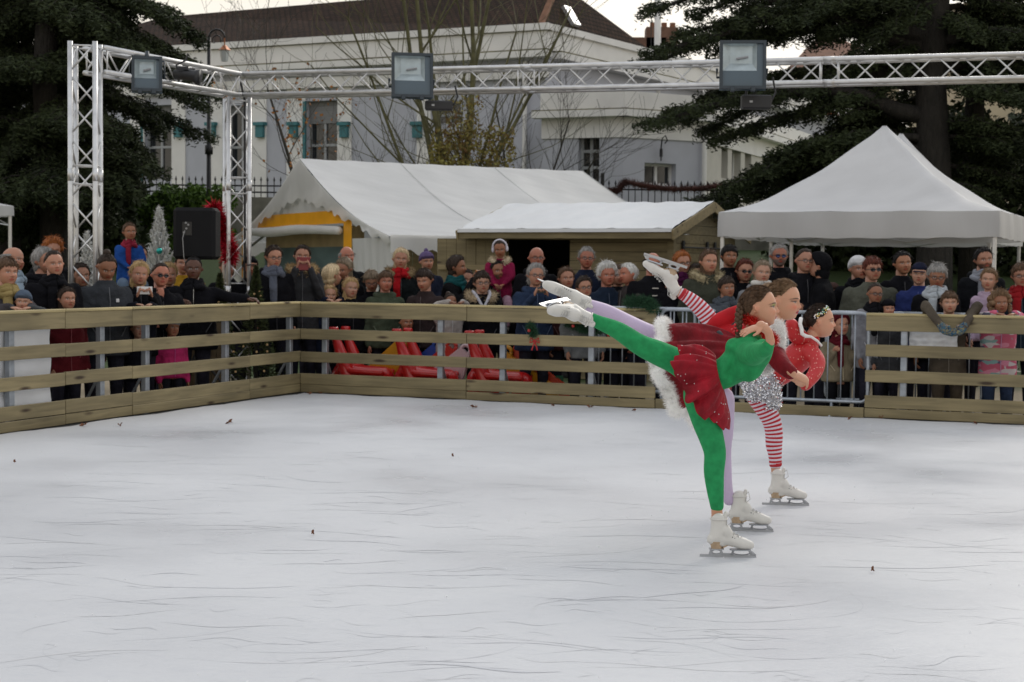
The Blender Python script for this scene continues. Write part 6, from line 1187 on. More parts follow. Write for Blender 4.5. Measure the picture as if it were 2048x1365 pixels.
limbs(mb, J, [(1495, 735, -.05, .075), (1515, 715, -.12, .06), (1525, 700, -.2, .055)])
top = fuse(mb, .007, 16); q = top.v[0]; q += (.004 * np.sin(q[:, 0] * 95 + q[:, 2] * 40 + 2 * np.sin(q[:, 2] * 30)) + .006 * np.sin(q[:, 0] * 38 - q[:, 2] * 55 + 2.5 * np.sin(q[:, 0] * 21 + q[:, 2] * 9)))[:, None] * np.array([0, 1, 0]); top.build('top', gv, t1, smooth=True)
rv = pm('red_velvet', (.26, .005, .014), .7, bump=1, bscale=9, var=.4, vscale=9, sheen=.15, spec=.25, bdist=.025, stretch=(1.6, 1, .7))
wst = [J(1432, 712, -.02), J(1434, 735, -.085), J(1440, 762, -.085), J(1449, 785, -.02), J(1446, 770, .08), J(1436, 735, .085)]
hem = [J(1361, 699, -.03), J(1350, 742, -.13), J(1384, 812, -.15), J(1439, 854, -.09), J(1446, 822, .12), J(1375, 770, .18)]
sk1, rows = fold_loft('skirt', wst, hem, rv, t1, folds=8, amp=.030, bulge=.03)
R_ = np.random.RandomState(5); pts = [rows[R_.randint(5, 22)][R_.randint(0, 150)] for _ in range(60)]; sequins(sk1, [p + np.array([0, -.004, 0]) for p in pts], .0028)
mb = MB(); ctr = J(1520, 655, 0); cp = [ctr + V((.066 * math.cos(a), .085 * math.sin(a), -.055 * math.cos(a) - .01)) for a in np.linspace(0, 2 * PI, 24)]; mb.tube(cp, .014, 8); fuzz(mb, cp, .018, 5200, .026, .0028); mb.build('tinsel_collar', pm('red_tinsel', (.55, .02, .012), .22, metal=.5, var=.3, vscale=60), t1)
mb = MB(); hair_shell(mb, 'back', .03, HM1, n=(120, 70), strands=2600); mb.build('hair', hair_mat('brown'), t1, smooth=True)
mb = MB(); bp_ = [J(1482, 612, -.01), J(1478, 628, -.025), J(1477, 645, -.03), J(1476, 660, -.035), J(1478, 674, -.04)]
for i in range(15):
    t_ = i / 14 * 4; k_ = min(3, int(t_)); p = bp_[k_].lerp(bp_[k_ + 1], t_ - k_); s_ = (1 if i % 2 else -1); mb.ball(p + V((s_ * .008, -.004, 0)), (.015 - .005 * i / 14, .014, .016), 10, R=Matrix.Rotation(s_ * .6, 4, 'Y'))
mb.build('braid', hair_mat('brown'), t1, smooth=True)
mb = MB(); [mb.ball(J(x, y, -.05), .007, 10) for x, y in ((1464, 660), (1471, 657), (1468, 664), (1474, 662), (1470, 650))]; mb.build('hair_bobble', pm('red_gloss', (.5, .01, .02), .2, var=0), t1, smooth=True)
skate(t1, G(1456, 1116), (1, -.05, 0), (0, 0, 1), 0, .96)
skate_on_leg(t1, J(1150, 624, .05), (.89, 0, -.45), V((-.16, -.93, -.31)), 25, .96)
# ---------------------------------------------------------------- 2 santa, middle
Y2 = 8.57; J = SK(Y2); g0 = G(1495, 1064); t2 = thing('person', 'girl skater in red santa dress with white fur hem and lilac tights', 'person', g0, 'skaters performing the spiral')
HM2 = skater_head(J(1567, 602, 0), .208, 62, 4, 0); mb = MB()
limbs(mb, J, [(1553, 640, 0, .042), (1545, 665, .01, .045), (1535, 690, .01, .06)]); limbs(mb, J, [(1533, 695, .0, .06), (1490, 712, .0, .06), (1440, 725, .02, .06)])
limbs(mb, J, [(1440, 745, .0, .06), (1440, 800, -.05, .05), (1447, 860, -.05, .04), (1446, 930, -.05, .034), (1452, 975, -.05, .026), (1458, 1000, -.05, .024)]); limbs(mb, J, [(1430, 735, .08, .06), (1340, 690, .1, .055), (1250, 646, .1, .04), (1180, 612, .08, .026), (1168, 606, .08, .022)])
w2 = P(1585, 748, Y2 - .30); mb.limb([(J(1545, 702, -.08), .03), (P(1562, 730, Y2 - .22), .026), (w2, .021)], 12); put_hand(mb, w2, P(1616, 762, Y2 - .28) - w2, V((.2, -.6, .6)), .86, .5)
mb.limb([(J(1540, 690, .13), .04), (J(1550, 700, .4), .03)], 12)
skater_body(t2, HM2, mb, 'skater', makeup=1, brow=(.06, .035, .02), blush=.75, lip=srgb(170, 60, 70))
lt = pm('lilac_tights', (.50, .40, .56), .55, bump=.15, bscale=150, var=.06, vscale=6, sheen=.2)
mb = MB(); limbs(mb, J, [(1440, 800, -.05, .08), (1447, 860, -.05, .055), (1445, 895, -.05, .049), (1446, 930, -.05, .047), (1452, 975, -.05, .036), (1458, 1000, -.05, .032)]); limbs(mb, J, [(1430, 745, .08, .09), (1340, 690, .1, .075), (1292, 668, .1, .060), (1250, 646, .1, .053), (1212, 626, .09, .048), (1180, 612, .08, .036), (1168, 606, .08, .03)])
fuse(mb, .006, 3).build('tights', lt, t2, smooth=True)
dr = pm('dark_red_velvet', (.17, .004, .009), .75, bump=1, bscale=9, var=.35, vscale=8, sheen=.12, spec=.25, bdist=.03, stretch=(1.6, 1, .7))
mb = MB(); limbs(mb, J, [(1440, 715, 0, .085), (1480, 712, 0, .09), (1515, 700, 0, .1), (1540, 683, 0, .085), (1547, 668, 0, .055)]); mb.limb([(J(1545, 700, -.07), .058), (P(1562, 728, Y2 - .22), .050), (P(1580, 745, Y2 - .28), .040)], 16); mb.limb([(J(1540, 690, .08), .055), (J(1550, 700, .42), .045)], 12)
fuse(mb, .007, 4).build('bodice', dr, t2, smooth=True)
wst = [J(1470, 672, -.02), J(1478, 700, -.10), J(1470, 735, -.08), J(1465, 745, .02), J(1470, 725, .1), J(1474, 695, .1)]
hem = [J(1330, 652, -.02), J(1316, 720, -.22), J(1352, 815, -.20), J(1438, 852, -.02), J(1430, 800, .22), J(1340, 700, .22)]
sk2, rows = fold_loft('skirt', wst, hem, dr, t2, folds=7, amp=.032, bulge=.03)
hemp = [tuple(p) for p in rows[-1]] + [tuple(rows[-1][0])]; mb = MB(); mb.tube([V(p) for p in hemp], .028, 8); fuzz(mb, hemp, .032, 34000, .026, .0022); FURW = pm('white_fur', (.92, .90, .88), .9, var=.05, vscale=30, sheen=.6, trans=0); mb.build('fur_hem', FURW, t2)
mb = MB(); bib = [J(1554, 650, -.07), J(1556, 675, -.10), J(1552, 700, -.115), J(1545, 722, -.11), J(1530, 742, -.10)]; mb.tube(bib, [.035, .045, .045, .04, .02], 10, sy=.5); fuzz(mb, bib, [.035, .045, .045, .04, .02], 11000, .024, .0024); mb.build('fur_bib', FURW, t2)
mb = MB(); hair_shell(mb, 'back', .04, HM2, n=(110, 64), strands=2600); mb.ball(HM2 @ V((0, -.42, .22)), .05, 14); mb.build('hair', hair_mat('light'), t2, smooth=True)
mb = MB(); limbs(mb, J, [(1484, 616, .10, .025), (1462, 630, .10, .042), (1436, 648, .09, .052), (1422, 664, .08, .038), (1440, 674, .05, .045), (1480, 672, .03, .07)]); fuse(mb, .007, 4).build('santa_hood', velvet('bright_red_velvet', (.42, .008, .014)), t2, smooth=True)
mb = MB(); mb.limb([(J(1438, 668, -.06), .018), (J(1452, 690, -.08), .02)], 10); mb.build('belt', black, t2, smooth=True)
skate(t2, G(1495, 1064), (1, -.18, 0), (0, 0, 1), 0, .97)
skate_on_leg(t2, J(1148, 594, .08), (.9, 0, -.43), V((-.12, -.95, -.12)), 62, .97)
# ---------------------------------------------------------------- 3 striped, farthest
Y3 = 9.54; J = SK(Y3); g0 = G(1572, 1012); t3 = thing('person', 'girl skater in sparkly red hooded top, silver shorts and striped leggings, farthest of the three', 'person', g0, 'skaters performing the spiral')
HM3 = skater_head(J(1640, 643, 0), .193, 84, 0, 0); mb = MB()
limbs(mb, J, [(1626, 668, 0, .038), (1617, 690, 0, .04), (1612, 705, .01, .055)]); limbs(mb, J, [(1610, 705, .0, .055), (1570, 735, .0, .06), (1530, 762, 0, .06)])
limbs(mb, J, [(1526, 775, 0, .06), (1536, 825, 0, .045), (1548, 868, 0, .038), (1550, 925, 0, .0285), (1554, 960, 0, .03)]); limbs(mb, J, [(1500, 745, .08, .06), (1462, 698, .1, .045), (1421, 642, .1, .04), (1402, 618, .1, .036), (1362, 588, .1, .027), (1345, 568, .1, .028)])
e3, w3 = P(1632, 742, Y3 - .22), P(1606, 768, Y3 - .34); mb.limb([(J(1620, 706, -.08), .028), (P(1634, 728, Y3 - .16), .026), (P(1628, 750, Y3 - .24), .023), (w3, .020)], 12); put_hand(mb, w3, P(1592, 756, Y3 - .4) - w3, V((-.2, -.9, .2)), .85, .8, left=True)
mb.limb([(J(1615, 705, .12), .04), (J(1625, 720, .4), .03)], 12)
skater_body(t3, HM3, mb, 'skater', makeup=1, brow=(.05, .03, .02), blush=.4)
def striped():
    m = bpy.data.materials.new('striped_knit'); m.use_nodes = True; t, b = nodes(m); n = t.nodes.new; uv = n('ShaderNodeUVMap'); sp = n('ShaderNodeSeparateXYZ'); t.links.new(uv.outputs[0], sp.inputs[0]); f = n('ShaderNodeMath'); f.operation = 'FRACT'; mu = n('ShaderNodeMath'); mu.operation = 'MULTIPLY'; mu.inputs[1].default_value = 1 / .0245; t.links.new(sp.outputs['Y'], mu.inputs[0]); t.links.new(mu.outputs[0], f.inputs[0]); g = n('ShaderNodeMath'); g.operation = 'GREATER_THAN'; g.inputs[1].default_value = .5; t.links.new(f.outputs[0], g.inputs[0]); mx = n('ShaderNodeMix'); mx.data_type = 'RGBA'; t.links.new(g.outputs[0], mx.inputs[0]); mx.inputs[6].default_value = (.62, .55, .62, 1); mx.inputs[7].default_value = (.42, .012, .022, 1); t.links.new(mx.outputs[2], b.inputs['Base Color']); b.inputs['Roughness'].default_value = .85; return m
mb = MB(); LGS = []
for leg in ([(1520, 790, 0, .085), (1534, 822, 0, .064), (1544, 845, 0, .056), (1548, 868, 0, .053), (1548, 890, 0, .050), (1550, 910, 0, .041), (1551, 928, 0, .038)], [(1500, 745, .08, .085), (1462, 698, .1, .062), (1440, 668, .1, .055), (1421, 642, .1, .053), (1402, 618, .1, .050), (1382, 600, .1, .043), (1366, 589, .1, .036)]):
    mb.limb([(J(*p[:3]), p[3]) for p in leg], 22, sub=6)
o = mb.build('striped_leggings', striped(), t3, smooth=True); me = o.data; ul = me.uv_layers.new(name='UV'); L_ = [v for v in mb.v]; vals = []; 
for a in mb.v:
    rows_ = a.reshape(-1, 22, 3); c = rows_.mean(1); s_ = np.concatenate([[0], np.cumsum(np.linalg.norm(np.diff(c, axis=0), axis=1))]); vals.append(np.repeat(s_, 22))
vals = np.concatenate(vals); idx = np.empty(len(me.loops), int); me.loops.foreach_get('vertex_index', idx); ul.data.foreach_set('uv', np.stack([np.zeros(len(idx)), vals[idx]], 1).ravel())
mb = MB(); [mb.tube([J(*a), J(*b_)], r_, 16) for a, b_, r_ in (((1551, 926, 0), (1551.5, 931, 0), .0385), ((1368, 590.5, .1), (1363, 586.5, .1), .037))]; mb.build('cuff', pm('red_rib', (.42, .012, .022), .85, var=.1), t3)
def glitter(name, c1, c2, sc, met=.0, frac=.12):
    m = bpy.data.materials.new(name); m.use_nodes = True; t, b = nodes(m); n = t.nodes.new; tc = n('ShaderNodeTexCoord'); vo = n('ShaderNodeTexVoronoi'); vo.inputs['Scale'].default_value = sc; t.links.new(tc.outputs['Object'], vo.inputs['Vector']); sp = n('ShaderNodeSeparateColor'); t.links.new(vo.outputs['Color'], sp.inputs[0]); g = n('ShaderNodeMath'); g.operation = 'LESS_THAN'; g.inputs[1].default_value = frac; t.links.new(sp.outputs[0], g.inputs[0]); d = n('ShaderNodeMath'); d.operation = 'LESS_THAN'; d.inputs[1].default_value = .35; t.links.new(vo.outputs['Distance'], d.inputs[0]); m2 = n('ShaderNodeMath'); m2.operation = 'MULTIPLY'; t.links.new(g.outputs[0], m2.inputs[0]); t.links.new(d.outputs[0], m2.inputs[1]); mx = n('ShaderNodeMix'); mx.data_type = 'RGBA'; t.links.new(m2.outputs[0], mx.inputs[0]); mx.inputs[6].default_value = (*c1, 1); mx.inputs[7].default_value = (*c2, 1); t.links.new(mx.outputs[2], b.inputs['Base Color']); b.inputs['Roughness'].default_value = .5; b.inputs['Sheen Weight'].default_value = .05
    bp = n('ShaderNodeBump'); bp.inputs['Strength'].default_value = .5; bp.inputs['Distance'].default_value = .02; nz = n('ShaderNodeTexNoise'); nz.inputs['Scale'].default_value = 16; t.links.new(tc.outputs['Object'], nz.inputs['Vector']); t.links.new(nz.outputs[0], bp.inputs['Height']); t.links.new(bp.outputs[0], b.inputs['Normal']); return m
rg = glitter('red_glitter_knit', (.46, .008, .010), (.8, .5, .4), 110)
mb = MB(); limbs(mb, J, [(1545, 752, 0, .085), (1578, 730, 0, .09), (1603, 708, 0, .088), (1618, 692, 0, .062), (1625, 680, 0, .044)]); mb.limb([(J(1620, 704, -.08), .056), (P(1635, 724, Y3 - .16), .048), (P(1629, 748, Y3 - .24), .042), (P(1611, 770, Y3 - .32), .036)], 16); mb.limb([(J(1615, 705, .08), .05), (J(1625, 720, .42), .04)], 12); tp3 = fuse(mb, .007, 4).build('top', rg, t3, smooth=True)
mb = MB(); limbs(mb, J, [(1583, 650, -.06, .04), (1590, 668, -.04, .05), (1606, 680, -.02, .05)]); limbs(mb, J, [(1583, 650, .04, .04), (1598, 675, .04, .055)]); hd3 = fuse(mb, .006, 4).build('hood', rg, t3, smooth=True)
mb = MB(); tp_ = [J(1602, 637, -.06), J(1600, 648, -.09), J(1603, 658, -.10), J(1604, 668, -.11), J(1612, 673, -.115), J(1622, 674, -.115), J(1634, 682, -.105), J(1643, 692, -.08)]; mb.tube(tp_, [.012] * 5 + [.008] * 3, 8); mb.build('white_trim', pm('white_felt', (.72, .70, .68), .9, var=.06), t3, smooth=True)
# silver sequin shorts: many little facets
mb = MB(); limbs(mb, J, [(1500, 752, .05, .085), (1524, 765, 0, .10), (1535, 800, 0, .082)]); limbs(mb, J, [(1545, 752, 0, .08), (1520, 775, -.02, .10)]); sf = fuse(mb, .010, 3); base_ = sf.v[0]; 
shm = pm('silver_cloth', (.5, .5, .52), .3, metal=.7, var=.2, vscale=60, bump=1, bscale=90); so = sf.build('sequin_shorts', shm, t3, smooth=True)
R_ = np.random.RandomState(8); cc = base_[R_.randint(0, len(base_), 5200)] + R_.normal(size=(5200, 3)) * .004; cen = base_.mean(0); mb = MB(); dn = cc - cen; dn /= np.linalg.norm(dn, axis=1, keepdims=True); D = np.cross(dn, R_.normal(size=dn.shape)) + R_.normal(size=dn.shape) * .35; mb.cards(cc + dn * .006, .012, .011, D); mb.build('sequins', pm('mirror_sequin', (.78, .78, .80), .12, metal=1, var=.35, vscale=90), so)
mb = MB(); hair_shell(mb, 'back', .028, HM3, n=(110, 64), strands=1500); mb.ball(HM3 @ V((0, -.46, -.02)), .034, 12); mb.build('hair', hair_mat('dark'), t3, smooth=True)
R_ = np.random.RandomState(2); cl_ = [(.6, .45, .15), (.75, .75, .8), (.1, .35, .25), (.85, .85, .85)]
for j, c_ in enumerate(cl_):
    pts = []
    for i in range(16): a = R_.rand(); el = math.radians(lerp(62, 12, a)) + R_.normal() * .07; azz = math.radians(lerp(35, 120, a)) + R_.normal() * .12; d_ = V((math.sin(azz) * math.cos(el) * .40, math.cos(azz) * math.cos(el) * .48, math.sin(el) * .52)); pts.append(HM3 @ (d_ * 1.03)); 
    sequins(t3, pts, .0055, 'hair_gems', pm('gem%d' % j, c_, .12, metal=.8, var=0))
skate(t3, G(1571, 1012), (1, -.12, 0), (0, 0, 1), 0, .97)
skate_on_leg(t3, J(1338, 560, .1), (.61, 0, -.79), V((-.78, -.1, -.6)), 55, .97)
# ================================================================ SPECTATORS
def Yr_(px, row): 
    f = fenceY(px); return f + (.62, 1.12, 1.65, 2.2)[row] * (1.0 if px >= 600 else 1.25)
BK = (.010, .010, .013); NV = (.012, .016, .032); GRY = (.05, .052, .058); OLV = (.045, .048, .036)
def pp(label, x, y, h, row, **k):
    ex_ = .5 if 630 < x < 1050 else 0; low = row == 0 and y > 572
    return person(label, x, y, h, (fenceY(x) + ((.30 if k.get('pose') == 'over' else .36) if x >= 600 else .5) if low else Yr_(x, row)) + ex_, **k)
crowd = {}
C = lambda key, *a, **k: crowd.__setitem__(key, pp(*a, **k))
# ---- behind the left barrier
C('l1', 'grey balding man with pale blue scarf at the far left edge', 20, 520, 54, 1, yaw=70, hair='grey', style='bald', coat=GRY, scarf=(.30, .38, .46))
C('l2', 'brown-haired man looking down at the left edge, mustard collar', 10, 545, 58, 0, yaw=45, hair='brown', style='fringe', coat=(.05, .045, .05), scarf=(.25, .19, .08), pose='rail')
C('l3', 'child in slate blue beanie peeking over the left barrier', 47, 604, 44, 0, yaw=10, hair='brown', hat=('beanie', (.075, .10, .14)), style='none', coat=(.05, .055, .06), skin='pale', pose='rail')
C('l4', 'curly orange-haired person behind the grey bob at far left', 103, 502, 46, 3, yaw=30, hair='ginger', style='curly', coat=BK)
C('l5', 'woman with grey bob in profile behind the black-scarfed woman', 82, 522, 52, 1, yaw=60, hair='grey', style='bob', hl=.25, coat=BK)
C('l6', 'woman in black coat and black scarf with dark hair tied back', 106, 528, 53, 0, yaw=25, hair='dark', style='back', coat=BK, scarf=BK, wide=1.1)
C('l7', 'girl with long dark hair and burgundy padded coat by the left barrier', 131, 598, 46, 0, yaw=45, hair='dark', style='long', hl=.75, coat=(.085, .010, .014), wide=.95)
C('l8', 'person in black standing behind the left truss tower', 160, 552, 50, 1, yaw=25, hair='dark', style='short', coat=(.02, .022, .026))
C('l9', 'woman with hair bun looking down at her phone, charcoal jacket', 211, 534, 55, 0, yaw=35, pitch=28, hair='dark', style='bun', coat=(.035, .038, .044), skin='tan', pose='texting', acc=('logo',))
C('l10', 'bearded man carrying the boy in blue on his shoulders', 276, 512, 46, 2, yaw=35, hair='dark', style='short', beard=(.05, .035, .028), coat=BK)
C('l11', 'blond woman in black holding a white phone near the left barrier', 277, 549, 50, 0, yaw=20, hair='blond', style='bob', hl=.45, coat=BK, pose='camera')
C('l12', 'woman in sunglasses resting her hand on her chin', 319, 551, 50, 0, yaw=35, hair='dark', style='back', coat=BK, acc=('sunglasses',), pose='chin', skin='red')
C('l13', 'blond woman mostly hidden behind the woman in sunglasses', 336, 550, 46, 1, yaw=20, hair='blond', style='bob', hl=.3, coat=BK)
C('l14', 'man in mustard yellow jacket below the loudspeaker', 366, 528, 44, 2, yaw=20, hair='dark', coat=(.34, .19, .02))
C('l15', 'woman in black coat stretching one arm along the barrier top', 387, 538, 50, 0, yaw=15, hair='black', style='back', coat=BK, skin='brown', pose='reach', scarf=BK, acc=('zip',), wide=1.15)
C('l16', 'blond boy crouching and peering between the left boards', 276, 657, 42, 0, yaw=35, hair='light', style='short', coat=(.012, .013, .02), skin='pale', pose='rail')
C('l17', 'small girl in grey hat and pink jacket peering between the boards', 342, 655, 40, 0, yaw=30, hair='brown', style='none', hat=('beanie', (.22, .22, .23)), coat=(.45, .03, .13), pose='down', skin='tan')
# boy riding on the shoulders
i10 = crowd['l10'][2]; C('l9b', 'boy in bright blue jacket riding on a man\'s shoulders', 258, 467, 36, 2, yaw=30, hair='brown', style='short', coat=(.015, .06, .24), skin='tan', legs=(.10, .14, .20), pose='ride', scarf=(.22, .02, .04), seat=.62, gz=P(258, 467, Yr_(276, 2)).z - .52)
# ---- corner and back barrier, left to right
C('c1', 'man in glasses with grey scarf standing right of the corner truss', 545, 514, 47, 0, yaw=25, pitch=8, hair='dark', style='short', coat=BK, acc=('glasses',), scarf=(.09, .10, .13))
C('c2', 'young man filming with a red phone, fur-trimmed hood', 604, 513, 48, 0, yaw=15, hair='dark', style='short', coat=(.035, .036, .04), pose='phone', fur=(.34, .24, .12))
C('c3', 'balding grey man in black leather jacket beside the tent curtain', 692, 513, 46, 2, yaw=30, hair='grey', style='bald', coat=(.012, .013, .016), skin='red')
C('c4', 'woman with long ash-blond hair bending towards a child', 692, 537, 50, 1, yaw=-30, pitch=18, hair='ash', style='long', hl=.6, coat=BK)
C('c5', 'person with pale blond bob turned away from the camera', 659, 552, 50, 0, yaw=125, hair='pale', style='bob', hl=.22, coat=BK)
C('c6', 'short-haired blond boy with chin at the barrier top', 657, 591, 42, 0, yaw=20, hair='blond', style='short', coat=NV, skin='pale', pose='rail')
C('c7', 'girl with long ginger-blond hair at the barrier', 699, 577, 42, 0, yaw=20, hair='blond', style='long', hl=.95, coat=BK, skin='pale', pose='down', curlw=.6)
C('c8', 'woman with brown fringe and glasses looking down', 743, 562, 46, 1, yaw=10, pitch=22, hair='ash', style='fringe', coat=BK, acc=('glasses',))
C('c9', 'boy in olive green jacket at the back barrier', 770, 564, 42, 0, yaw=20, hair='brown', style='fringe', coat=(.055, .068, .045), skin='red')
C('c10', 'tall pale-blond woman with red scarf and fur-trimmed hood', 801, 519, 50, 1, yaw=10, hair='pale', style='long', hl=.35, coat=(.014, .018, .02), scarf=(.35, .01, .015), fur=(.20, .14, .07))
C('c11', 'person in purple knitted hat behind the crowd', 852, 524, 38, 3, yaw=20, hair='dark', style='none', hat=('pom', (.11, .08, .17)), coat=NV)
C('c12', 'boy with tousled dark hair leaning and looking left', 852, 560, 46, 0, yaw=-25, pitch=15, hair='dark', style='fringe', coat=(.035, .025, .025))
C('c13', 'woman in teal scarf holding an orange phone, in profile', 908, 534, 46, 1, yaw=75, hair='dark', style='bob', hl=.3, coat=(.01, .01, .012), scarf=(.01, .06, .065), pose='phone', skin='tan')
C('c14', 'small child with hairclip barely reaching the barrier top', 899, 605, 36, 0, yaw=20, hair='dark', style='bun', coat=(.35, .32, .30), skin='tan', pose='rail')
C('c15', 'boy in glasses with fur hood and black jacket', 963, 566, 46, 0, yaw=12, hair='dark', style='fringe', coat=BK, acc=('glasses', 'inner_hood'), fur=(.36, .28, .18), skin='pale')
C('c16', 'smiling bearded man with the earmuff girl on his shoulders', 993, 542, 46, 1, yaw=15, hair='black', style='short', beard=(.045, .03, .024), coat=BK, skin='tan')
C('c17', 'little girl in white earmuffs and magenta coat riding on shoulders', 1000, 499, 36, 1, yaw=0, pitch=15, hair='dark', style='back', coat=(.20, .012, .05), skin='tan', legs=(.36, .22, .28), pose='ride', acc=('earmuffs',), fur=(.48, .40, .28), seat=.62, gz=P(1000, 499, Yr_(993, 1) + .5).z - .52)
C('c18', 'bald man in glasses standing in front of the cabin doorway', 1072, 516, 48, 2, yaw=8, hair='brown', style='none', coat=BK, acc=('glasses',), skin='red')
C('c19', 'grey-haired woman in blue coat holding a compact camera', 1070, 551, 46, 0, yaw=12, hair='grey', style='bob', hl=.25, coat=(.022, .035, .07), acc=('glasses',), pose='camera')
C('c20', 'brown-haired girl behind the raised white skate', 1131, 557, 44, 1, yaw=15, hair='brown', style='long', hl=.4, coat=(.05, .02, .02))
C('c21', 'dark-haired woman in glasses with grey collar behind the boots', 1167, 575, 42, 0, yaw=15, hair='dark', style='bob', hl=.4, coat=(.17, .18, .19), acc=('glasses',))
C('c22', 'tall grey-haired man in glasses and dark coat beside the doorway', 1172, 517, 48, 2, yaw=8, hair='grey', style='short', coat=NV, acc=('glasses',), skin='red')
C('c23', 'older woman with short white curls and navy jacket', 1213, 551, 48, 1, yaw=15, hair='white', style='curly', hl=.3, coat=(.014, .022, .04), skin='red', wide=1.1)
C('c24', 'white-haired man in taupe coat turned to the left', 1262, 549, 44, 1, yaw=-65, hair='white', style='short', coat=(.045, .038, .038), skin='red', wide=1.1)
C('c25', 'bald man in black duffel coat behind the raised skate', 1303, 528, 48, 1, yaw=10, hair='dark', style='bald', coat=BK, acc=('toggles',), skin='red', wide=1.2)
C('c26', 'woman with wavy ginger hair, glasses and plum scarf', 1362, 527, 46, 2, yaw=10, hair='ginger', style='bob', hl=.35, coat=(.04, .01, .03), scarf=(.07, .012, .05), acc=('glasses',), curlw=.8)
C('c27', 'woman with long brown hair and olive fur-hooded parka', 1415, 524, 50, 1, yaw=8, hair='brown', style='long', hl=.7, coat=OLV, fur=(.30, .25, .15), wide=1.15)
C('c28', 'boy in slate scarf leaning on the steel barrier', 1451, 576, 44, 0, yaw=10, hair='dark', style='fringe', coat=(.06, .068, .08), scarf=(.06, .07, .085), skin='tan', pose='rail')
C('c29', 'young dark-haired man standing beside the tent leg', 1457, 513, 44, 2, yaw=15, hair='black', style='fringe', coat=BK, skin='tan')
C('c30', 'auburn-haired woman in round sunglasses', 1487, 543, 46, 2, yaw=15, hair='auburn', style='bob', hl=.4, coat=BK, acc=('sunglasses',))
C('c31', 'girl with long light-brown hair and white roll collar', 1522, 546, 48, 1, yaw=5, hair='ash', style='long', hl=.75, coat=(.18, .18, .19), acc=('muffler_collar',), skin='pale')
C('c32', 'grey-haired man in blue mirrored sunglasses and dark coat', 1557, 512, 50, 2, yaw=8, hair='grey', style='short', coat=BK, acc=('blueglasses',), skin='red', beard=(.12, .10, .09), wide=1.15)
C('c33', 'dark-haired woman in glasses and black coat', 1606, 522, 50, 1, yaw=10, hair='dark', style='back', coat=BK, acc=('glasses',), pose='cross', wide=1.1)
C('c34', 'person in black with raised hood turned towards the woman', 1645, 532, 54, 1, yaw=-110, hair='black', style='none', hat=('hood', (.009, .009, .011)), coat=(.009, .009, .011), wide=1.1)
C('c35', 'person in white beanie half hidden behind the olive parka', 1714, 538, 48, 2, yaw=10, hair='dark', style='none', hat=('beanie', (.55, .55, .56)), coat=BK, scarf=BK)
C('c36', 'burgundy-haired woman in sunglasses and olive quilted parka', 1742, 539, 50, 1, yaw=10, hair='auburn', style='fringe', coat=(.075, .078, .062), acc=('sunglasses',), wide=1.25)
C('c37', 'girl in glasses with black scarf leaning on the steel barrier', 1748, 588, 42, 0, yaw=5, hair='dark', style='back', coat=(.20, .20, .22), scarf=BK, acc=('glasses',), skin='tan')
C('c38', 'dark-haired man in black jacket before the flower bed', 1803, 527, 50, 2, yaw=5, hair='black', style='short', coat=BK, skin='asia')
C('c39', 'child in navy cap and blue striped jacket', 1839, 549, 46, 1, yaw=-10, hair='dark', style='short', hat=('cap', (.012, .014, .03)), coat=(.02, .03, .11), skin='pale')
C('c40', 'grey-haired woman in glasses with long white scarf', 1873, 552, 54, 0, yaw=-5, pitch=12, hair='grey', style='fringe', coat=BK, acc=('glasses',), scarf=(.34, .37, .40), skin='tan')
C('c41', 'boy with brown mop hair hanging his gloved arms over the barrier', 1898, 606, 46, 0, yaw=-12, hair='brown', style='fringe', coat=(.075, .062, .048), skin='pale', pose='over', acc=('mittens',), legs=(.075, .06, .045))
C('c42', 'bearded man in black coat beside the tent leg', 1965, 520, 54, 2, yaw=0, hair='black', style='short', beard=(.03, .02, .016), coat=(.012, .013, .016), scarf=(.2, .21, .24))
C('c43', 'toddler in lilac coat held in front of the bearded man', 1978, 560, 44, 1, yaw=-15, hair='light', style='bob', hl=.2, coat=(.42, .32, .42), skin='pale', gz=.25)
C('c44', 'curly-haired girl in pink patterned jacket at the right barrier', 1998, 606, 46, 0, yaw=-5, hair='light', style='curly', hl=.7, coat=(.50, .12, .20), skin='tan', pose='rail', legs=(.03, .045, .09))
C('c45', 'smiling woman in glasses with red scarf at the right edge', 2042, 552, 54, 1, yaw=-10, hair='brown', style='fringe', coat=(.012, .02, .03), acc=('glasses',), scarf=(.22, .012, .015))
C('c46', 'child in beige coat and maroon scarf gripping the steel bars', 1678, 650, 46, 0, yaw=15, hair='auburn', style='none', hat=('hood', (.08, .008, .012)), coat=(.20, .165, .11), scarf=(.09, .008, .014), pose='bars', legs=BK)
C('c47', 'small child in brown hat behind the hooded person', 1663, 585, 36, 2, yaw=10, hair='brown', style='none', hat=('beanie', (.06, .035, .03)), coat=(.03, .03, .03))
C('c48', 'small dark-haired child looking through the boards above the sledges', 812, 645, 38, 0, yaw=15, hair='dark', style='back', coat=NV, skin='tan')
C('c50', 'child in black woolly hat below the girl in glasses', 1775, 618, 36, 0, yaw=5, hair='black', style='none', hat=('beanie', BK), coat=GRY)
patterned([c for c in crowd['c44'][0].children if c.name.startswith('coat')][0])
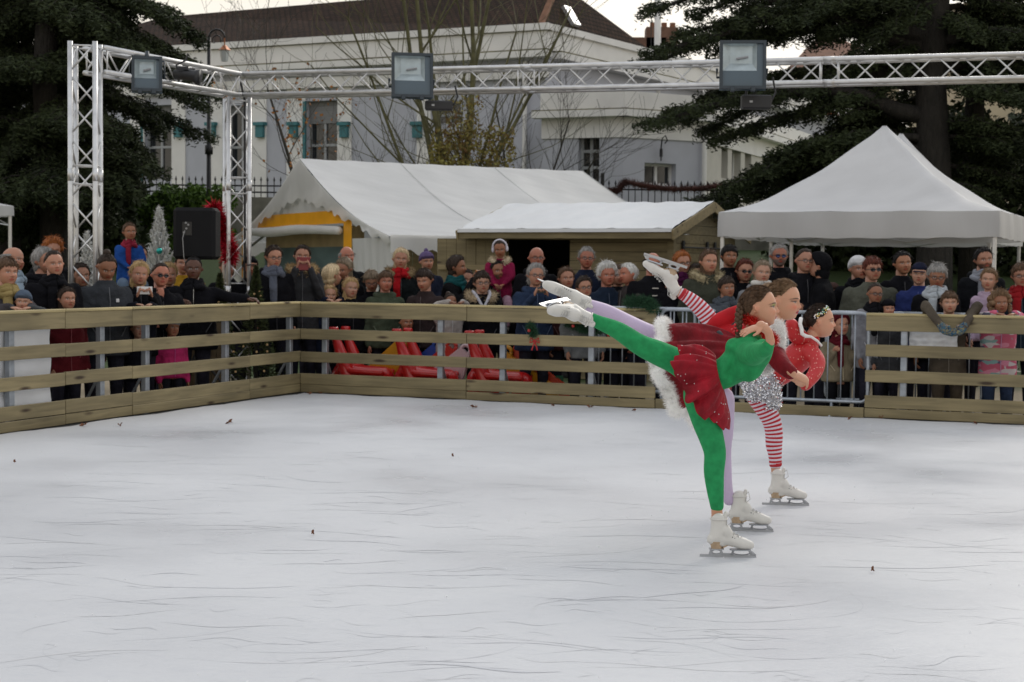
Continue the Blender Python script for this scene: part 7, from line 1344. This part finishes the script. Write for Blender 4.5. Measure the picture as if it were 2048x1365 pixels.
# people hidden behind: only dark coats show through the gaps
for i, (x, r_) in enumerate(((500, 1), (455, 2), (625, 2), (930, 2), (1235, 2), (1340, 1), (1390, 2))):
    C('h%d' % i, ('man in dark cap between the tower and the man in glasses', 'woman in dark coat behind the corner truss tower', 'man in dark coat behind the fur hood', 'man in navy coat behind the boy in glasses', 'woman in dark coat behind the white curls', 'man in black coat behind the raised striped leg', 'woman in dark coat between ginger hair and parka')[i], x, 535 if i < 2 else (556, 556, 556, 560, 552, 555, 550)[i], 42, r_, yaw=15, hair=('dark', 'brown', 'black', 'dark', 'brown', 'black', 'dark')[i], style=('short', 'bob', 'short', 'short', 'bob', 'short', 'bob')[i], hl=.3, coat=BK, hat=('cap', BK) if i == 0 else None)
# ---- things held in hands
def phone(label, key, col, name='mobile_phone', dz=.06, dy=.02, size=(.15, .075), tilt=0, camera=False, dx=0):
    t, arms, i = crowd[key]; k = i['k']; p = (arms[0][2] + arms[1][2]) / 2 + Vector((dx, dy, dz)); q = to_world(i, p)
    o = thing(name, label, 'camera' if camera else 'phone', q, None, i['rz'], world=False); mb = MB(); mb.box((0, 0, 0), (size[0], .012 if not camera else .03, size[1]), Matrix.Rotation(math.radians(tilt), 3, 'Y'), bev=.004); mb.build('case', pm('phone_case', col, .35, var=0), o)
    mb = MB(); mb.ball((size[0] * .36, -.0 + (.008 if not camera else .02), size[1] * .2), .007 if not camera else .016, 8); mb.build('lens', black, o)
phone('white phone held up by the blond woman at the left barrier', 'l11', (.65, .64, .64), dz=.07)
phone('large red phone held up by the young man in the fur hood', 'c2', (.17, .008, .012), size=(.15, .15), dz=.06)
phone('orange phone held by the woman in the teal scarf', 'c13', (.50, .18, .04), dz=.07, size=(.16, .08))
phone('dark phone with pale edge read by the woman with the bun', 'l9', (.08, .06, .06), dz=.05, dy=.07, size=(.09, .05))
phone('small black compact camera held by the grey-haired woman', 'c19', (.012, .012, .012), name='compact_camera', dz=.07, size=(.10, .065), camera=True)
# ================================================================ PROPS BEHIND THE BARRIER
redp = pm('red_plastic', (.52, .012, .012), .28, var=.08, coat=.3)
def sled(label, px, off=.44):
    s_ = sB(px); b_ = PB + DB.to_3d() * s_ + NB.to_3d() * off; t = thing('seat_sledge', label, 'sledge', Vector((b_.x, b_.y, -.08)), 'red plastic seat sledges', math.atan2(DB.y, DB.x) , world=False)
    mb = MB(); mb.box((.36, 0, .16), (.66, .30, .30)); mb.limb([(Vector((.08, 0, .24)), .16), (Vector((.35, 0, .22)), .15), (Vector((.68, 0, .22)), .14)], 18, sy=1.1, upv=(0, 0, 1)); mb.limb([(Vector((.08, 0, .14)), .13), (Vector((.05, 0, .4)), .06)], 14, sy=1.6); 
    for s2 in (-1, 1): mb.limb([(Vector((.12, s2 * .15, .33)), .05), (Vector((.4, s2 * .19, .32)), .035), (Vector((.72, s2 * .14, .31)), .035)], 12)
    tb_ = fuse(mb, .014, 4); tb_.v[0] = tb_.v[0] * np.array([.86, 1, 1]); tb_.build('tub', redp, t, smooth=True)
    mb = MB()
    for s2 in (-.14, .14): mb.limb([(Vector((.22, s2, .2)), .09), (Vector((.11, s2, .50)), .07), (Vector((.03, s2, .70)), .044)], 12); mb.ell([(.02, s2, .70, .038, .038), (.015, s2, .73, .052, .05), (.01, s2, .79, .055, .052), (.01, s2, .81, .048, .045)], 14)
    mb.build('handles', redp, t, smooth=True)
sled('red seat sledge nearest the corner of the rink', 640); sled('middle red seat sledge behind the boards', 768); sled('red seat sledge with yellow fish figure to its right', 915)
def fish(label, px, py, col, sx, off=.62):
    s_ = sB(px); b_ = PB + DB.to_3d() * s_ + NB.to_3d() * off; zc = P(px, py, b_.y).z; t = thing('skating_aid', label, 'skating aid', Vector((b_.x, b_.y, -.08)), 'ring-headed plastic skating aids', math.atan2(DB.y, DB.x), world=False); m = pm('plastic', col, .35, var=.05, coat=.2); zc += .08; mb = MB()
    mb.tube([(.055 * math.cos(a), 0, zc + .055 * math.sin(a)) for a in np.linspace(0, 2 * PI, 22)], .022, 8); mb.build('ring_head', m, t, smooth=True); mb = MB(); mb.prism([(-.055, 0, zc + .03), (.055 * sx, 0, zc - .06), (-.1 * sx, 0, .0), (-.62 * sx, 0, .0), (-.60 * sx, 0, .2)], (0, 1, 0), -.03, .03); mb.build('fin_body', m, t)
fish('yellow ring-headed skating aid left of the middle sledge', 755, 685, (.55, .26, .01), 1); fish('blue ring-headed skating aid', 820, 694, (.012, .06, .3), 1, .72); fish('red ring-headed skating aid between blue and white ones', 852, 693, (.45, .02, .01), 1, .68); fish('white ring-headed skating aid next to the post', 884, 700, (.6, .45, .48), 1, .64); fish('yellow ring-headed skating aid right of the third sledge', 969, 704, (.55, .26, .01), -1, .64); fish('orange-red ring-headed skating aid at the end of the row', 990, 700, (.5, .05, .02), -1, .70)
t = thing('green_crate', 'small green crate at the end of the red sledges', 'crate', PB + DB.to_3d() * sB(1040) + NB.to_3d() * .8 - Vector((0, 0, .08)), None, math.atan2(DB.y, DB.x), world=False); mb = MB()
for x, y, a, b_ in ((0, -.12, .3, .015), (0, .12, .3, .015), (-.15, 0, .015, .24), (.15, 0, .015, .24)): mb.box((x, y, .16), (a, b_, .3))
mb.box((0, 0, .02), (.3, .24, .02)); mb.build('tub', pm('green_plastic', (.01, .12, .06), .4), t)
# silver tinsel trees
def tinsel_tree(label, x, ytop, ybase, Y, w_):
    a, b_ = P(x, ytop, Y), P(x, ybase, Y); t = thing('tinsel_tree', label, 'christmas tree', Vector((a.x, Y, terr(a.x, Y))), 'silver tinsel christmas trees'); H = a.z - terr(a.x, Y); mb = MB(); z0 = terr(a.x, Y); mb.tube([(a.x, Y, z0), (a.x, Y, a.z)], [.03, .008], 8); mb.build('stem', alu, t); mb = MB(); W_ = w_ * Y / F
    for i in range(190):
        f_ = (i / 190) ** .8; z = z0 + .15 + (H - .3) * f_; an = i * 2.4; L = W_ * (1.05 - f_) * random.uniform(.7, 1.15); p = Vector((a.x, Y, z)); e_ = p + Vector((math.cos(an) * L, math.sin(an) * L, L * .9 + .12)); mb.tube([p, p.lerp(e_, .5) - Vector((0, 0, .03)), e_], [.012, .016, .01], 4); fuzz(mb, [p.lerp(e_, .3), e_], .012, 26, .05, .010)
    mb.build('branches', pm('silver_tinsel', (.50, .51, .50), .45, metal=.3, var=.25, vscale=30), t)
    for j, c_ in enumerate(((.02, .35, .30), (.6, .6, .58), (.02, .3, .28), (.6, .6, .6))): mb = MB(); mb.ball((a.x + W_ * (.45, -.3, .1, -.5)[j], Y - W_ * .4, z0 + H * (.45, .6, .75, .4)[j]), .04, 12); mb.build('bauble', pm('bauble%d' % j, c_, .15, metal=.7, var=0), t, smooth=True)
tinsel_tree('silver tinsel christmas tree with teal baubles left of the loudspeaker', 318, 412, 560, 19.6, 62); tinsel_tree('smaller silver tinsel christmas tree seen through the left truss tower', 174, 462, 570, 19.0, 44)
# red foil garland hanging by the tower
mb = MB(); pts = [P(428, 412, 17.9), P(436, 440, 17.9), P(447, 470, 17.9), P(460, 500, 17.9), P(458, 520, 17.9)]; fuzz(mb, pts, .05, 2600, .08, .018); mb.tube(pts, .02, 6); tag(mb.build('foil_garland', pm('red_foil', (.45, .01, .03), .25, metal=.6, var=.3, vscale=40)), 'shiny red foil garland between the loudspeaker and corner tower', 'garland')
# small christmas trees / pine greenery by the corner tower
def fir(label, x, ytop, Y, w_, n_):
    a = P(x, ytop, Y); t = thing('fir_tree', label, 'fir tree', Vector((a.x, Y, -.1)), 'small potted firs'); H = a.z + .1; mb = MB(); mb.tube([(a.x, Y, -.1), (a.x, Y, a.z)], [.025, .006], 8); mb.build('trunk', bark, t); c, D = [], []
    for i in range(n_): f_ = random.random() ** .7; an = random.uniform(0, 6.28); L = w_ * (1.02 - f_) * random.random() ** .4; c.append((a.x + math.cos(an) * L, Y + math.sin(an) * L, -.0 + H * f_ * .98 - L * .25)); D.append((math.cos(an), math.sin(an), .2 + random.gauss(0, .3)))
    mb = MB(); mb.cards(c, .06, .014, np.array(D)); mb.build('crown', leafm('fir_needles', (.02, .03, .012), (.07, .085, .03)), t)
    mb = MB()
    for i in range(14): f_ = random.random() * .8 + .1; an = random.uniform(3.2, 6.2); L = w_ * (1 - f_) * .9; mb.ball((a.x + math.cos(an) * L, Y + math.sin(an) * L, H * f_ - .1), .014, 6)
    mb.build('fairy_lights', pm('warm_bulb', (.9, .6, .3), .3, var=0), t)
fir('small fir tree with bulbs between the corner tower and the barrier', 512, 545, 17.5, .30, 3000); fir('small fir tree low in the corner behind the boards', 556, 632, 17.9, .22, 1500); fir('small fir tree just left of the corner tower', 440, 560, 17.2, .3, 2500)
mb = MB(); x0, x1 = P(352, 700, 17.0).x, P(445, 700, 17.0).x; planks(mb, x0, x1, -.08, P(400, 645, 17.0).z, 17.0, .055, False); t = thing('picket_screen', 'low brown picket screen seen between the left boards', 'screen', Vector(((x0 + x1) / 2, 17, -.08))); mb.build('pickets', wood((.14, .10, .055), 'brown_picket'), t)
# pine garlands on the back barrier
def garland(label, pts, r, n_, berries=0):
    t = thing('pine_garland', label, 'garland', pts[0], 'pine garlands on the barrier'); mb = MB(); fuzz(mb, pts, r * .8, n_, .055, .006, jit=2.5); mb.tube(pts, r * .3, 6); mb.build('greenery', leafm('garland_needles', (.008, .03, .016), (.03, .085, .04)), t)
    mb = MB(); 
    for i in range(berries): q = pts[random.randrange(len(pts))]; mb.ball(q + Vector((random.uniform(-r, r), -r, random.uniform(-r, r))), .018, 8)
    if berries: mb.build('berries', pm('berry', (.35, .02, .015), .35, var=0), t)
gl = lambda L, o=.0: [PB + DB.to_3d() * sB(x) + NB.to_3d() * o + Vector((0, 0, P(x, y, fenceY(x)).z)) for x, y in L]
garland('dark pine garland lying over the barrier end by the steel fence', gl([(1255, 606), (1275, 604), (1295, 606), (1310, 618)], .0), .07, 2200, 0)
garland('pine garland hanging inside the boards below the raised boots', gl([(1125, 640), (1150, 650), (1175, 658), (1200, 655)], .14), .09, 2600, 4)
garland('small pine sprig with red ribbon on the second board', gl([(1062, 650), (1066, 660), (1070, 670)], -.02), .04, 700, 1)
mb = MB(); q = gl([(1072, 682)], -.03)[0]; 
for s2 in (-1, 1): mb.tube([q, q + Vector((s2 * .04, -.01, .03)), q + Vector((s2 * .05, -.01, -.02)), q], .008, 6); mb.tube([q, q + Vector((s2 * .03, -.01, -.10))], .007, 5)
tag(mb.build('ribbon', pm('red_ribbon', (.4, .01, .01), .5, var=0)), 'little red ribbon bow hanging on the second board', 'ribbon')
